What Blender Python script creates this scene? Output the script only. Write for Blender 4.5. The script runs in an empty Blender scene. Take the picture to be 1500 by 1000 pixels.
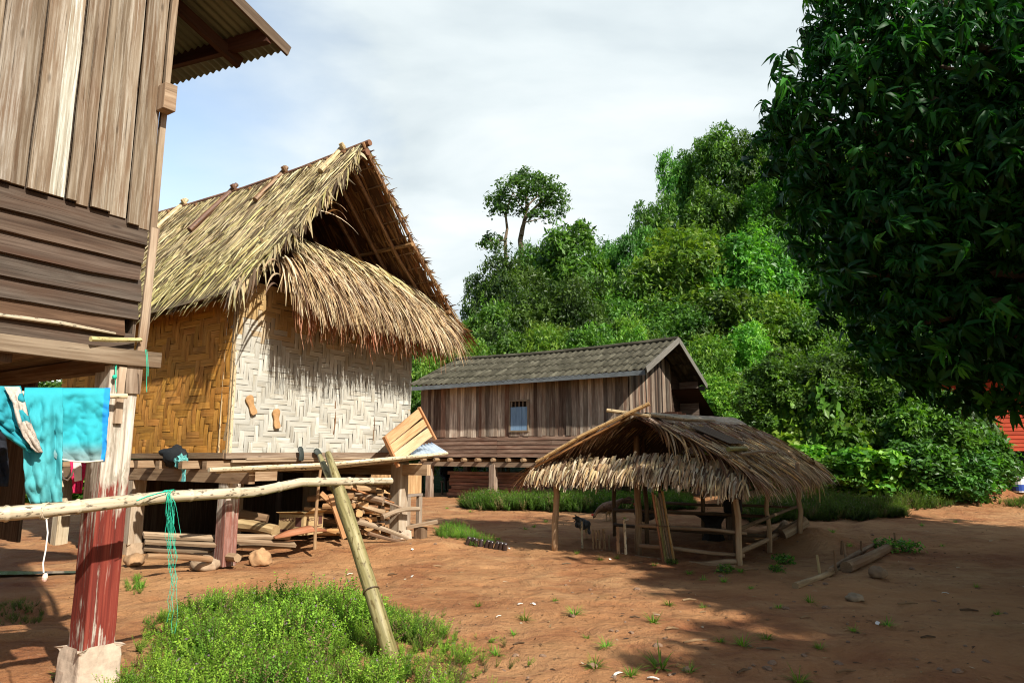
import bpy, math, random
import numpy as np
from mathutils import Vector, Matrix

SC = bpy.context.scene
COL = SC.collection
rnd = random.Random(7)
NR = np.random.RandomState(11)
PI = math.pi

# ------------------------------------------------------------ camera model
CAMZ = 1.4
PITCH = math.radians(9.4)
CP, SP = math.cos(PITCH), math.sin(PITCH)

def ray(px, py):
    u = (px - 750) / 1000.0
    v = (py - 500) / 1000.0
    return Vector((u, CP + v * SP, SP - v * CP))

def atY(px, py, y):
    d = ray(px, py)
    t = y / d.y
    return Vector((d.x * t, y, CAMZ + d.z * t))

def atZ(px, py, z=0.0):
    d = ray(px, py)
    t = (z - CAMZ) / d.z
    return Vector((d.x * t, d.y * t, z))

def at_plane(px, py, p, n):
    d = ray(px, py)
    o = Vector((0, 0, CAMZ))
    t = (Vector(p) - o).dot(Vector(n)) / d.dot(Vector(n))
    return o + d * t

# ------------------------------------------------------------ the two village axes
A = Vector((0.5408, 0.8412, 0)).normalized()      # away and to the right
N = Vector((A.y, -A.x, 0))                        # towards the right and the viewer
UP = Vector((0, 0, 1))

# ------------------------------------------------------------ noise
def _hash(ix, iy, seed):
    h = (ix.astype(np.int64) * 374761393 + iy.astype(np.int64) * 668265263 + seed * 974711) & 0x7fffffff
    h = ((h ^ (h >> 13)) * 1274126177) & 0x7fffffff
    return ((h ^ (h >> 16)) & 0xffff) / 65535.0

def vnoise(x, y, seed=0):
    x = np.asarray(x, float); y = np.asarray(y, float)
    ix = np.floor(x); iy = np.floor(y)
    fx = x - ix; fy = y - iy
    fx = fx * fx * (3 - 2 * fx); fy = fy * fy * (3 - 2 * fy)
    a = _hash(ix, iy, seed); b = _hash(ix + 1, iy, seed)
    c = _hash(ix, iy + 1, seed); d = _hash(ix + 1, iy + 1, seed)
    return (a * (1 - fx) + b * fx) * (1 - fy) + (c * (1 - fx) + d * fx) * fy

def fbm(x, y, octv=4, seed=0):
    s = 0; a = 0.5
    for k in range(octv):
        s = s + a * (vnoise(np.asarray(x) * 2 ** k, np.asarray(y) * 2 ** k, seed + k * 17) - 0.5)
        a *= 0.5
    return s

def smooth(e0, e1, x):
    t = np.clip((np.asarray(x, float) - e0) / (e1 - e0), 0, 1)
    return t * t * (3 - 2 * t)

BUMPS = []      # (x, y, rx, ry, rot, h)
def ground_h(x, y):
    x = np.asarray(x, float); y = np.asarray(y, float)
    near = 1 - smooth(24, 32, y)
    h = 0.10 * fbm(x * 0.35, y * 0.35, 3, 5) + 0.045 * fbm(x * 1.7, y * 1.7, 4, 9) + 0.02 * fbm(x * 6.0, y * 6.0, 3, 21)
    h = h * near + .42 * smooth(14.5, 21, y) * smooth(5.0, 8.0, x)
    # two worn wheel ruts and the scuffed, trodden surface
    for off in (-.75, .75):
        c = (x - 3.2 - .62 * (y - 9)) * .85 + .45 * np.sin(y * .55) + off
        h = h - .035 * np.exp(-(c / .16) ** 2) * near * smooth(11.5, 14, y) + .02 * np.exp(-((np.abs(c) - .28) / .12) ** 2) * near * smooth(11.5, 14, y)
    tr = vnoise(x * 3.4, y * 3.4, 44); h = h - .022 * near * smooth(.62, .8, tr) - .010 * near * smooth(.6, .75, vnoise(x * 8.5, y * 8.5, 45))
    for bx, by, rx, ry, rot, hh in BUMPS:
        c, s = math.cos(rot), math.sin(rot)
        dx = (x - bx) * c + (y - by) * s
        dy = -(x - bx) * s + (y - by) * c
        h = h + hh * np.exp(-(dx / rx) ** 2 - (dy / ry) ** 2)
    # the wooded hill: higher to the right
    rise = smooth(27, 75, y)
    hill = rise * (7.5 + 15 * smooth(-4, 26, x) - 5 * smooth(-10, -45, x)) * (1 - 0.5 * smooth(90, 160, y))
    hill = hill * (1 + 0.35 * fbm(x * 0.05, y * 0.05, 3, 33))
    return h + hill
def gz(x, y): return float(ground_h(x, y))

# ------------------------------------------------------------ meshes
def link_mesh(name, V, Q=None, T=None, mats=(), parent=None, uvq=None, uvt=None, col=None, smooth_shade=False, loc=None):
    """One mesh object. V (n,3); Q (m,4); T (k,3); uvq (m,4,2); col (n,4) per vertex."""
    V = np.asarray(V, np.float32)
    Q = np.zeros((0, 4), np.int32) if Q is None or len(Q) == 0 else np.asarray(Q, np.int32)
    T = np.zeros((0, 3), np.int32) if T is None or len(T) == 0 else np.asarray(T, np.int32)
    off = np.zeros(3, np.float32)
    if parent is not None:
        r = parent
        while r is not None:
            off += np.array(r.location, np.float32)
            r = r.parent
    elif loc is not None:
        off = np.array(loc, np.float32)
    me = bpy.data.meshes.new(name)
    me.vertices.add(len(V))
    me.vertices.foreach_set('co', (V - off).ravel())
    nl = Q.size + T.size
    me.loops.add(nl)
    me.loops.foreach_set('vertex_index', np.concatenate([Q.ravel(), T.ravel()]).astype(np.int32))
    npoly = len(Q) + len(T)
    me.polygons.add(npoly)
    ls = np.concatenate([np.arange(len(Q)) * 4, Q.size + np.arange(len(T)) * 3]).astype(np.int32)
    me.polygons.foreach_set('loop_start', ls)
    me.polygons.foreach_set('use_smooth', np.full(npoly, smooth_shade, bool))
    if uvq is not None or uvt is not None:
        uvs = []
        if len(Q): uvs.append(np.asarray(uvq, np.float32).reshape(-1, 2))
        if len(T): uvs.append(np.asarray(uvt, np.float32).reshape(-1, 2) if uvt is not None else np.zeros((T.size, 2), np.float32))
        ul = me.uv_layers.new(name='UVMap')
        ul.data.foreach_set('uv', np.concatenate(uvs).ravel())
    if col is not None:
        at = me.color_attributes.new('Col', 'FLOAT_COLOR', 'POINT')
        at.data.foreach_set('color', np.asarray(col, np.float32).ravel())
    me.update(calc_edges=True)
    me.validate()
    if not isinstance(mats, (list, tuple)): mats = [mats]
    for m in mats: me.materials.append(m)
    ob = bpy.data.objects.new(name, me)
    COL.objects.link(ob)
    if parent is not None: ob.parent = parent
    elif loc is not None: ob.location = loc
    return ob

class MB:
    """Collects shapes, then links them as one mesh object."""
    def __init__(self, seed=None):
        self.V = []; self.C = []; self.Q = []; self.UQ = []; self.T = []; self.UT = []; self.n = 0
        self.r = random.Random(seed if seed is not None else rnd.random())
    def add(self, V, Q, UQ=None, T=None, UT=None, col=(1, 1, 1)):
        V = np.asarray(V, float)
        Q = np.asarray(Q, int).reshape(-1, 4)
        self.V.append(V)
        c = np.asarray(col, float)
        if c.ndim == 1: c = np.tile(np.append(c[:3], 1.0), (len(V), 1))
        elif c.shape[1] == 3: c = np.hstack([c, np.ones((len(c), 1))])
        self.C.append(c)
        self.Q.append(Q + self.n)
        self.UQ.append(np.zeros((len(Q), 4, 2)) if UQ is None else np.asarray(UQ, float).reshape(-1, 4, 2))
        if T is not None and len(T):
            T = np.asarray(T, int).reshape(-1, 3)
            self.T.append(T + self.n)
            self.UT.append(np.zeros((len(T), 3, 2)) if UT is None else np.asarray(UT, float).reshape(-1, 3, 2))
        self.n += len(V)
    def tint(self, lo=.8, hi=1.15):
        k = self.r.uniform(lo, hi)
        return (k * self.r.uniform(.96, 1.04), k, k * self.r.uniform(.95, 1.05))
    def board(self, p0, p1, width, thick, nrm, seg=4, wob=.003, bow=0.0, col=None, w1=None, ragged=0.0):
        """A sawn board from p0 to p1; nrm is the direction its broad face looks."""
        p0 = Vector(p0); p1 = Vector(p1); d = p1 - p0; L = d.length; d.normalize()
        nrm = Vector(nrm); nrm = (nrm - d * nrm.dot(d)).normalized()
        s = d.cross(nrm)
        w1 = width if w1 is None else w1
        r = self.r; ou, ov = r.uniform(0, 50), r.uniform(0, 50)
        V = []; Q = []; U = []
        for i in range(seg + 1):
            t = i / seg
            w = (width * (1 - t) + w1 * t) / 2
            c = p0 + d * (L * t) + nrm * (bow * 4 * t * (1 - t))
            a = w + r.uniform(-wob, wob); b = w + r.uniform(-wob, wob)
            rg = [r.uniform(-ragged, ragged) if i in (0, seg) else 0 for _ in range(2)]
            h = thick / 2
            V += [c - s * a - nrm * h + d * rg[0], c + s * b - nrm * h + d * rg[1], c + s * b + nrm * h + d * rg[1], c - s * a + nrm * h + d * rg[0]]
        vv = [0, 2 * 0.5 * width, width + thick, 2 * width + thick, 2 * width + 2 * thick]
        for i in range(seg):
            u0, u1 = ou + L * i / seg, ou + L * (i + 1) / seg
            for k in range(4):
                a = i * 4 + k; b = i * 4 + (k + 1) % 4
                Q.append([a, b, b + 4, a + 4])
                U.append([(u0, ov + vv[k]), (u0, ov + vv[k + 1]), (u1, ov + vv[k + 1]), (u1, ov + vv[k])])
        Q.append([3, 2, 1, 0]); U.append([(ou, ov), (ou + .01, ov), (ou + .01, ov + thick), (ou, ov + thick)])
        e = seg * 4
        Q.append([e, e + 1, e + 2, e + 3]); U.append([(ou, ov), (ou + .01, ov), (ou + .01, ov + thick), (ou, ov + thick)])
        self.add([tuple(v) for v in V], Q, U, col=self.tint() if col is None else col)
        return self
    def tube(self, pts, radii, sides=8, col=None, lump=0.0, cap=True, flat=1.0, flat_dir=None):
        pts = [Vector(p) for p in pts]
        if not isinstance(radii, (list, tuple)): radii = [radii] * len(pts)
        r = self.r; ou, ov = r.uniform(0, 50), r.uniform(0, 50)
        n = len(pts)
        tang = []
        for i in range(n):
            t = (pts[min(i + 1, n - 1)] - pts[max(i - 1, 0)])
            tang.append(t.normalized() if t.length > 1e-9 else Vector((0, 0, 1)))
        ref = Vector(flat_dir) if flat_dir is not None else (Vector((0, 0, 1)) if abs(tang[0].z) < .9 else Vector((1, 0, 0)))
        x = (ref - tang[0] * ref.dot(tang[0])).normalized()
        V = []; Q = []; U = []
        ph = [1 + r.uniform(-lump, lump) for _ in range(sides)]
        us = [0.0]
        for i in range(1, n): us.append(us[-1] + (pts[i] - pts[i - 1]).length)
        for i in range(n):
            x = (x - tang[i] * x.dot(tang[i])).normalized()
            y = tang[i].cross(x)
            for k in range(sides):
                a = 2 * PI * k / sides
                rr = radii[i] * ph[k] * (1 + r.uniform(-lump, lump) * .4)
                V.append(tuple(pts[i] + x * (math.cos(a) * rr * flat) + y * (math.sin(a) * rr)))
        cir = 2 * PI * max(radii)
        for i in range(n - 1):
            for k in range(sides):
                a = i * sides + k; b = i * sides + (k + 1) % sides
                Q.append([a, b, b + sides, a + sides])
                U.append([(ou + us[i], ov + cir * k / sides), (ou + us[i], ov + cir * (k + 1) / sides),
                          (ou + us[i + 1], ov + cir * (k + 1) / sides), (ou + us[i + 1], ov + cir * k / sides)])
        T = []; UT = []
        if cap:
            for ring, c, flip in ((0, pts[0], True), (n - 1, pts[-1], False)):
                ci = len(V); V.append(tuple(c))
                for k in range(sides):
                    a = ring * sides + k; b = ring * sides + (k + 1) % sides
                    T.append([ci, b, a] if flip else [ci, a, b])
                    UT.append([(ou, ov), (ou + .01, ov + .02), (ou + .01, ov)])
        self.add(V, Q, U, T, UT, col=self.tint() if col is None else col)
        return self
    def quad(self, a, b, c, d, col=(1, 1, 1), scale=1.0):
        a, b, c, d = Vector(a), Vector(b), Vector(c), Vector(d)
        L = (b - a).length; W = (d - a).length
        o = self.r.uniform(0, 40)
        self.add([tuple(a), tuple(b), tuple(c), tuple(d)], [[0, 1, 2, 3]], [[(o, o), (o + L, o), (o + L, o + W), (o, o + W)]], col=col)
        return self
    def blob(self, c, rad, seg=14, rings=9, lump=.15, col=(1, 1, 1), freq=1.6, rot=0.0, flat_bottom=False, seed=0):
        c = Vector(c); V = []; Q = []
        rr = random.Random(seed); o = [rr.uniform(0, 90) for _ in range(3)]
        for i in range(rings + 1):
            th = PI * i / rings
            for k in range(seg):
                ph = 2 * PI * k / seg
                d = Vector((math.sin(th) * math.cos(ph), math.sin(th) * math.sin(ph), math.cos(th)))
                f = 1 + lump * 2 * (float(vnoise(d.x * freq + o[0] + d.z * 1.3, d.y * freq + o[1] - d.z * .9, 3)) - .5) \
                      + lump * (float(vnoise(d.x * freq * 2.7 + o[1] + d.z * 2.1, d.y * freq * 2.7 + o[2], 8)) - .5)
                p = Vector((d.x * rad[0] * f, d.y * rad[1] * f, d.z * rad[2] * f))
                if flat_bottom: p.z = max(p.z, -rad[2] * .55)
                x = p.x * math.cos(rot) - p.y * math.sin(rot); y = p.x * math.sin(rot) + p.y * math.cos(rot)
                V.append((c.x + x, c.y + y, c.z + p.z))
        U = []
        for i in range(rings):
            for k in range(seg):
                a = i * seg + k; b = i * seg + (k + 1) % seg
                Q.append([a, a + seg, b + seg, b])
                U.append([(k / seg, i / rings)] * 4)
        self.add(V, Q, U, col=col)
        return self
    def build(self, name, mats, parent=None, smooth_shade=False, loc=None, bevel=0.0):
        V = np.concatenate(self.V); C = np.concatenate(self.C)
        Q = np.concatenate(self.Q) if self.Q else None
        UQ = np.concatenate(self.UQ) if self.UQ else None
        T = np.concatenate(self.T) if self.T else None
        UT = np.concatenate(self.UT) if self.UT else None
        ob = link_mesh(name, V, Q, T, mats, parent, UQ, UT, C, smooth_shade, loc)
        if bevel:
            m = ob.modifiers.new('Bevel', 'BEVEL'); m.width = bevel; m.segments = 2; m.limit_method = 'ANGLE'
        return ob

def thing(name, label, cat, loc=(0, 0, 0), group=None, kind=None):
    o = bpy.data.objects.new(name, None)
    COL.objects.link(o)
    o.empty_display_size = .1
    o.location = loc
    return tag(o, label, cat, group, kind)
def tag(o, label=None, cat=None, group=None, kind=None):
    if label: o['label'] = label
    if cat: o['category'] = cat
    if group: o['group'] = group
    if kind: o['kind'] = kind
    return o
def copy_tree(o, parent=None):
    c = o.copy(); COL.objects.link(c)
    if parent is not None: c.parent = parent
    for ch in list(o.children): copy_tree(ch, c)
    return c

# ------------------------------------------------------------ many small shapes in one mesh
def strips(roots, dirs, norms, lens, wids, droop, cols, seg=4, curl=0.0, rs=None, tip=.15, side=None):
    """Leaf strips as arrays: root points, directions, face normals; bends with droop along gravity."""
    rs = rs or NR
    n = len(roots)
    roots = np.asarray(roots, float); dirs = np.asarray(dirs, float); norms = np.asarray(norms, float)
    lens = np.broadcast_to(np.asarray(lens, float), n); wids = np.broadcast_to(np.asarray(wids, float), n)
    droop = np.broadcast_to(np.asarray(droop, float), n)
    dirs = dirs / np.linalg.norm(dirs, axis=1, keepdims=True)
    sd = np.cross(dirs, norms); sd /= np.maximum(np.linalg.norm(sd, axis=1, keepdims=True), 1e-6)
    V = np.zeros((n, seg + 1, 2, 3))
    p = roots.copy(); d = dirs.copy()
    bend = rs.normal(0, curl, (n, 1))
    for k in range(seg + 1):
        t = k / seg
        w = wids * (1.0 if t < .35 else 1.0 - (1 - tip) * ((t - .35) / .65) ** 1.3) * .5
        V[:, k, 0] = p - sd * w[:, None]
        V[:, k, 1] = p + sd * w[:, None]
        d = d + np.array([0, 0, -1.0]) * (droop / seg)[:, None] + sd * bend / seg
        d /= np.linalg.norm(d, axis=1, keepdims=True)
        p = p + d * (lens / seg)[:, None]
    idx = np.arange(n * (seg + 1) * 2).reshape(n, seg + 1, 2)
    Q = np.stack([idx[:, :-1, 0], idx[:, :-1, 1], idx[:, 1:, 1], idx[:, 1:, 0]], -1).reshape(-1, 4)
    u = np.arange(seg + 1) / seg
    ro = rs.uniform(0, 50, n)
    UV = np.zeros((n, seg, 4, 2))
    for k in range(seg):
        UV[:, k, 0] = np.stack([ro + lens * u[k], ro * 0], -1)
        UV[:, k, 1] = np.stack([ro + lens * u[k], ro * 0 + wids], -1)
        UV[:, k, 2] = np.stack([ro + lens * u[k + 1], ro * 0 + wids], -1)
        UV[:, k, 3] = np.stack([ro + lens * u[k + 1], ro * 0], -1)
    UV[..., 1] += ro[:, None, None] * .77
    C = np.repeat(np.asarray(cols, float), (seg + 1) * 2, axis=0)
    if C.shape[1] == 3: C = np.hstack([C, np.ones((len(C), 1))])
    return V.reshape(-1, 3), Q, UV.reshape(-1, 4, 2), C

def tile(tv, tq, pos, zdir, scale, spin=None, rs=None):
    """Copies of a template (verts tv, quads tq) at pos with local z along zdir, as arrays."""
    rs = rs or NR
    n = len(pos)
    z = np.asarray(zdir, float); z = z / np.maximum(np.linalg.norm(z, axis=1, keepdims=True), 1e-9)
    a = rs.normal(0, 1, (n, 3))
    x = a - z * (a * z).sum(1, keepdims=True); x /= np.linalg.norm(x, axis=1, keepdims=True)
    y = np.cross(z, x)
    R = np.stack([x, y, z], -1) * np.asarray(scale, float).reshape(n, 1, 1)
    V = np.einsum('nij,kj->nki', R, tv) + np.asarray(pos, float)[:, None, :]
    Q = tq[None] + (np.arange(n) * len(tv))[:, None, None]
    return V.reshape(-1, 3), Q.reshape(-1, 4)

# ------------------------------------------------------------ materials
def newmat(name):
    m = bpy.data.materials.new(name); m.use_nodes = True
    nt = m.node_tree
    for n in list(nt.nodes): nt.nodes.remove(n)
    out = nt.nodes.new('ShaderNodeOutputMaterial')
    return m, nt, out
def nd(nt, typ, **kw):
    n = nt.nodes.new(typ)
    for k, v in kw.items():
        if k.startswith('i_'):
            key = k[2:]
            key = int(key) if key.isdigit() else key.replace('_', ' ')
            n.inputs[key].default_value = v
        else: setattr(n, k, v)
    return n
def lk(nt, a, b): nt.links.new(a, b)
def ramp(nt, stops, fac=None, interp='LINEAR'):
    r = nt.nodes.new('ShaderNodeValToRGB')
    r.color_ramp.interpolation = interp
    e = r.color_ramp.elements
    while len(e) < len(stops): e.new(.5)
    for i, (p, c) in enumerate(stops):
        e[i].position = p
        e[i].color = (c[0], c[1], c[2], 1) if not isinstance(c, (int, float)) else (c, c, c, 1)
    if fac is not None: lk(nt, fac, r.inputs[0])
    return r
def mixc(nt, fac, a, b, mode='MIX'):
    m = nt.nodes.new('ShaderNodeMix'); m.data_type = 'RGBA'; m.blend_type = mode
    for sock, val in ((0, fac), (6, a), (7, b)):
        if isinstance(val, bpy.types.NodeSocket): lk(nt, val, m.inputs[sock])
        elif isinstance(val, (int, float)): m.inputs[sock].default_value = val if sock == 0 else (val, val, val, 1)
        else: m.inputs[sock].default_value = (*val[:3], 1)
    return m.outputs[2]
def mth(nt, op, a, b=None, clamp=False):
    m = nt.nodes.new('ShaderNodeMath'); m.operation = op; m.use_clamp = clamp
    for i, v in ((0, a), (1, b)):
        if v is None: continue
        if isinstance(v, (int, float)): m.inputs[i].default_value = v
        else: lk(nt, v, m.inputs[i])
    return m.outputs[0]
def noise(nt, vec, scale, detail=4, rough=.55, dist=0.0):
    n = nd(nt, 'ShaderNodeTexNoise')
    n.inputs['Scale'].default_value = scale; n.inputs['Detail'].default_value = detail
    n.inputs['Roughness'].default_value = rough; n.inputs['Distortion'].default_value = dist
    lk(nt, vec, n.inputs['Vector'])
    return n.outputs['Fac']
def mapping(nt, vec, scale):
    m = nd(nt, 'ShaderNodeMapping'); m.inputs['Scale'].default_value = scale
    lk(nt, vec, m.inputs['Vector'])
    return m.outputs[0]
def bump(nt, h, strength, dist, prev=None):
    b = nd(nt, 'ShaderNodeBump'); b.inputs['Strength'].default_value = strength; b.inputs['Distance'].default_value = dist
    lk(nt, h, b.inputs['Height'])
    if prev is not None: lk(nt, prev, b.inputs['Normal'])
    return b.outputs[0]
def bsdf(nt, out, color, rough=.85, normal=None, spec=.25, metallic=0.0):
    b = nd(nt, 'ShaderNodeBsdfPrincipled')
    if isinstance(color, bpy.types.NodeSocket): lk(nt, color, b.inputs['Base Color'])
    else: b.inputs['Base Color'].default_value = (*color[:3], 1)
    if isinstance(rough, bpy.types.NodeSocket): lk(nt, rough, b.inputs['Roughness'])
    else: b.inputs['Roughness'].default_value = rough
    b.inputs['Specular IOR Level'].default_value = spec
    b.inputs['Metallic'].default_value = metallic
    if normal is not None: lk(nt, normal, b.inputs['Normal'])
    if out is not None: lk(nt, b.outputs[0], out.inputs['Surface'])
    return b

def wood(name, dark, mid, light, stain=None, stain_amt=.5, grain=38, streak=1.0, knots=True, bumpk=.5, rough=.85, wear=None):
    """Weathered timber: long grain along UV u, stains and pale worn streaks."""
    m, nt, out = newmat(name)
    uv = nd(nt, 'ShaderNodeUVMap').outputs[0]
    col = nd(nt, 'ShaderNodeVertexColor'); col.layer_name = 'Col'
    g = noise(nt, mapping(nt, uv, (1.6, grain, 1)), 1.0, 6, .65, .35)
    g2 = noise(nt, mapping(nt, uv, (.9, grain * .28, 1)), 1.0, 4, .6, .5)
    f = mth(nt, 'ADD', mth(nt, 'MULTIPLY', g, .55), mth(nt, 'MULTIPLY', g2, .45))
    c = ramp(nt, [(.30, dark), (.48, mid), (.66, light)], f).outputs[0]
    if stain is not None:
        s = noise(nt, mapping(nt, uv, (1.1, 5.0, 1)), 1.0, 5, .6, .6)
        sm = ramp(nt, [(.48, 0.0), (.66, 1.0)], s).outputs[0]
        c = mixc(nt, mth(nt, 'MULTIPLY', sm, stain_amt), c, stain)
    if wear is not None:
        s = noise(nt, mapping(nt, uv, (1.3, 42.0, 1)), 1.0, 8, .78, .3)
        sm = ramp(nt, [(.49, 0.0), (.62, 1.0)], s).outputs[0]
        c = mixc(nt, mth(nt, 'MULTIPLY', sm, .8), c, wear)
    if knots:
        vo = nd(nt, 'ShaderNodeTexVoronoi'); vo.inputs['Scale'].default_value = 1.0
        lk(nt, mapping(nt, uv, (2.2, 7.0, 1)), vo.inputs['Vector'])
        k = ramp(nt, [(.03, 1.0), (.10, 0.0)], vo.outputs['Distance']).outputs[0]
        c = mixc(nt, mth(nt, 'MULTIPLY', k, .6), c, tuple(x * .45 for x in dark))
    # fine dark checks along the grain
    ck = noise(nt, mapping(nt, uv, (1.2, grain * 2.4, 1)), 1.0, 2, .5, .2)
    ckm = ramp(nt, [(.27, 1.0), (.34, 0.0)], ck).outputs[0]
    c = mixc(nt, mth(nt, 'MULTIPLY', ckm, .6 * streak), c, tuple(x * .35 for x in dark))
    c = mixc(nt, 1.0, c, col.outputs[0], 'MULTIPLY')
    hh = mth(nt, 'SUBTRACT', f, mth(nt, 'MULTIPLY', ckm, .5))
    bsdf(nt, out, c, rough, bump(nt, hh, bumpk, .006), .2)
    return m

def leafmat(name, trans=.35, rough=.45, spec=.35, hue=.0):
    """Foliage: colour per leaf clump from the mesh, with light passing through the blade."""
    m, nt, out = newmat(name)
    col = nd(nt, 'ShaderNodeVertexColor'); col.layer_name = 'Col'
    gi = nd(nt, 'ShaderNodeObjectInfo')
    hs = nd(nt, 'ShaderNodeHueSaturation')
    lk(nt, mth(nt, 'ADD', .48, mth(nt, 'MULTIPLY', gi.outputs['Random'], .04)), hs.inputs['Hue'])
    lk(nt, mth(nt, 'ADD', .68, mth(nt, 'MULTIPLY', gi.outputs['Random'], .72)), hs.inputs['Value'])
    lk(nt, col.outputs[0], hs.inputs['Color'])
    b = bsdf(nt, None, hs.outputs[0], rough, None, spec)
    tr = nd(nt, 'ShaderNodeBsdfTranslucent')
    lk(nt, mixc(nt, 1.0, hs.outputs[0], (1.25, 1.35, .45), 'MULTIPLY'), tr.inputs[0])
    mx = nd(nt, 'ShaderNodeMixShader'); mx.inputs[0].default_value = trans
    lk(nt, b.outputs[0], mx.inputs[1]); lk(nt, tr.outputs[0], mx.inputs[2])
    lk(nt, mx.outputs[0], out.inputs['Surface'])
    return m

def strawmat(name, trans=.22, rough=.8):
    m, nt, out = newmat(name)
    uv = nd(nt, 'ShaderNodeUVMap').outputs[0]
    col = nd(nt, 'ShaderNodeVertexColor'); col.layer_name = 'Col'
    g = noise(nt, mapping(nt, uv, (3.0, 160.0, 1)), 1.0, 3, .6, .2)
    s = noise(nt, mapping(nt, uv, (4.0, 10.0, 1)), 1.0, 3, .6)
    c = mixc(nt, 1.0, col.outputs[0], ramp(nt, [(.3, .55), (.6, 1.1)], g).outputs[0], 'MULTIPLY')
    c = mixc(nt, 1.0, c, ramp(nt, [(.3, .75), (.65, 1.1)], s).outputs[0], 'MULTIPLY')
    b = bsdf(nt, None, c, rough, bump(nt, g, .3, .004), .15)
    tr = nd(nt, 'ShaderNodeBsdfTranslucent'); lk(nt, mixc(nt, 1.0, c, (1.2, .85, .45), 'MULTIPLY'), tr.inputs[0])
    mx = nd(nt, 'ShaderNodeMixShader'); mx.inputs[0].default_value = trans
    lk(nt, b.outputs[0], mx.inputs[1]); lk(nt, tr.outputs[0], mx.inputs[2])
    lk(nt, mx.outputs[0], out.inputs['Surface'])
    return m

def plain(name, color, rough=.7, nscale=20, var=.25, bumpk=.2, spec=.3, metallic=0.0, tinted=True):
    m, nt, out = newmat(name)
    tc = nd(nt, 'ShaderNodeTexCoord').outputs['Object']
    n = noise(nt, tc, nscale, 5, .6)
    c = ramp(nt, [(.25, tuple(x * (1 - var) for x in color)), (.75, tuple(min(1, x * (1 + var)) for x in color))], n).outputs[0]
    if tinted:
        col = nd(nt, 'ShaderNodeVertexColor'); col.layer_name = 'Col'
        c = mixc(nt, 1.0, c, col.outputs[0], 'MULTIPLY')
    bsdf(nt, out, c, rough, bump(nt, n, bumpk, .01), spec, metallic)
    return m

M = {}
M['pale_plank'] = wood('pale_plank', (.13, .090, .058), (.30, .235, .165), (.52, .455, .36), stain=(.20, .105, .05), stain_amt=.75, grain=52, wear=(.60, .56, .48), bumpk=.8)
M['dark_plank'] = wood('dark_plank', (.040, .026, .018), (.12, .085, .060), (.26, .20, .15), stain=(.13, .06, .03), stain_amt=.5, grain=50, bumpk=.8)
M['grey_plank'] = wood('grey_plank', (.10, .072, .05), (.22, .165, .12), (.40, .33, .26), stain=(.16, .09, .05), stain_amt=.5, grain=34)
M['house_plank'] = wood('house_plank', (.065, .045, .035), (.16, .12, .092), (.33, .275, .22), stain=(.13, .07, .048), stain_amt=.6, grain=26)
M['roof_timber'] = wood('roof_timber', (.018, .009, .006), (.042, .020, .012), (.075, .036, .021), grain=30)
M['log'] = wood('log', (.12, .075, .045), (.26, .185, .12), (.44, .35, .25), stain=(.2, .10, .05), stain_amt=.5, grain=22)
M['fresh_wood'] = wood('fresh_wood', (.22, .13, .065), (.44, .30, .175), (.58, .44, .29), stain=(.27, .15, .075), stain_amt=.5, grain=26)
M['red_plank'] = wood('red_plank', (.20, .022, .010), (.33, .042, .018), (.42, .08, .035), grain=20, knots=False)
M['weave_gold'] = wood('weave_gold', (.30, .12, .02), (.58, .27, .05), (.74, .40, .10), stain=(.20, .10, .03), stain_amt=.5, grain=55, knots=False)
M['weave_pale'] = wood('weave_pale', (.36, .32, .25), (.62, .60, .53), (.78, .78, .72), stain=(.45, .36, .22), stain_amt=.4, grain=55, knots=False)
M['straw'] = strawmat('straw')
M['leaf'] = leafmat('leaf', trans=.42)
M['mango_leaf'] = leafmat('mango_leaf', trans=.35, rough=.5, spec=.2)
M['weed'] = leafmat('weed', trans=.4, rough=.6, spec=.2)
M['bark'] = plain('bark', (.16, .115, .08), .95, 14, .5, .6)
M['rock'] = plain('rock', (.36, .26, .17), .9, 9, .35, .7)
M['concrete'] = plain('concrete', (.46, .36, .27), .92, 16, .3, .6)
M['dirt_mound'] = plain('dirt_mound', (.25, .12, .065), .95, 12, .35, .8)
M['string'] = plain('string', (.75, .70, .62), .9, 40, .1, .1)
M['twine'] = plain('twine', (.02, .42, .27), .6, 40, .2, .1)
M['cap'] = plain('cap', (.012, .014, .016), .8, 40, .3, .2)
M['rag'] = plain('rag', (.12, .38, .36), .8, 30, .6, .4)
M['sandal'] = plain('sandal', (.40, .23, .10), .7, 30, .25, .3)
M['rubber'] = plain('rubber', (.035, .045, .04), .6, 30, .4, .3)
M['pink'] = plain('pink', (.55, .02, .09), .85, 30, .25, .3)
M['white_cloth'] = plain('white_cloth', (.70, .62, .58), .9, 30, .12, .2)
M['pebble'] = plain('pebble', (.20, .125, .08), .9, 30, .4, .5)
M['soot'] = plain('soot', (.016, .013, .011), .9, 20, .4, .5)
M['charcoal'] = plain('charcoal', (.012, .014, .02), .9, 30, .3, .2)
M['tin'] = plain('tin', (.50, .58, .66), .4, 6, .25, .1, .5, .35)
M['blue_paint'] = wood('blue_paint', (.13, .22, .33), (.20, .32, .47), (.28, .42, .57), grain=18, knots=False, streak=.6)
M['fascia'] = plain('fascia', (.16, .175, .19), .7, 6, .3, .2)
M['barge'] = wood('barge', (.085, .08, .066), (.14, .13, .11), (.21, .20, .17), grain=22)
M['skin'] = plain('skin', (.30, .15, .08), .6, 10, .1, .05)
M['red_cloth'] = plain('red_cloth', (.55, .02, .02), .85, 12, .2, .3)
M['hair'] = plain('hair', (.012, .009, .008), .5, 40, .3, .2)
M['blue_plastic'] = plain('blue_plastic', (.02, .06, .30), .4, 5, .2, .05, .5)
M['white_plastic'] = plain('white_plastic', (.70, .72, .74), .4, 5, .08, .05, .5)
M['orange_plastic'] = plain('orange_plastic', (.65, .20, .02), .4, 5, .1, .05, .5)
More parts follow.
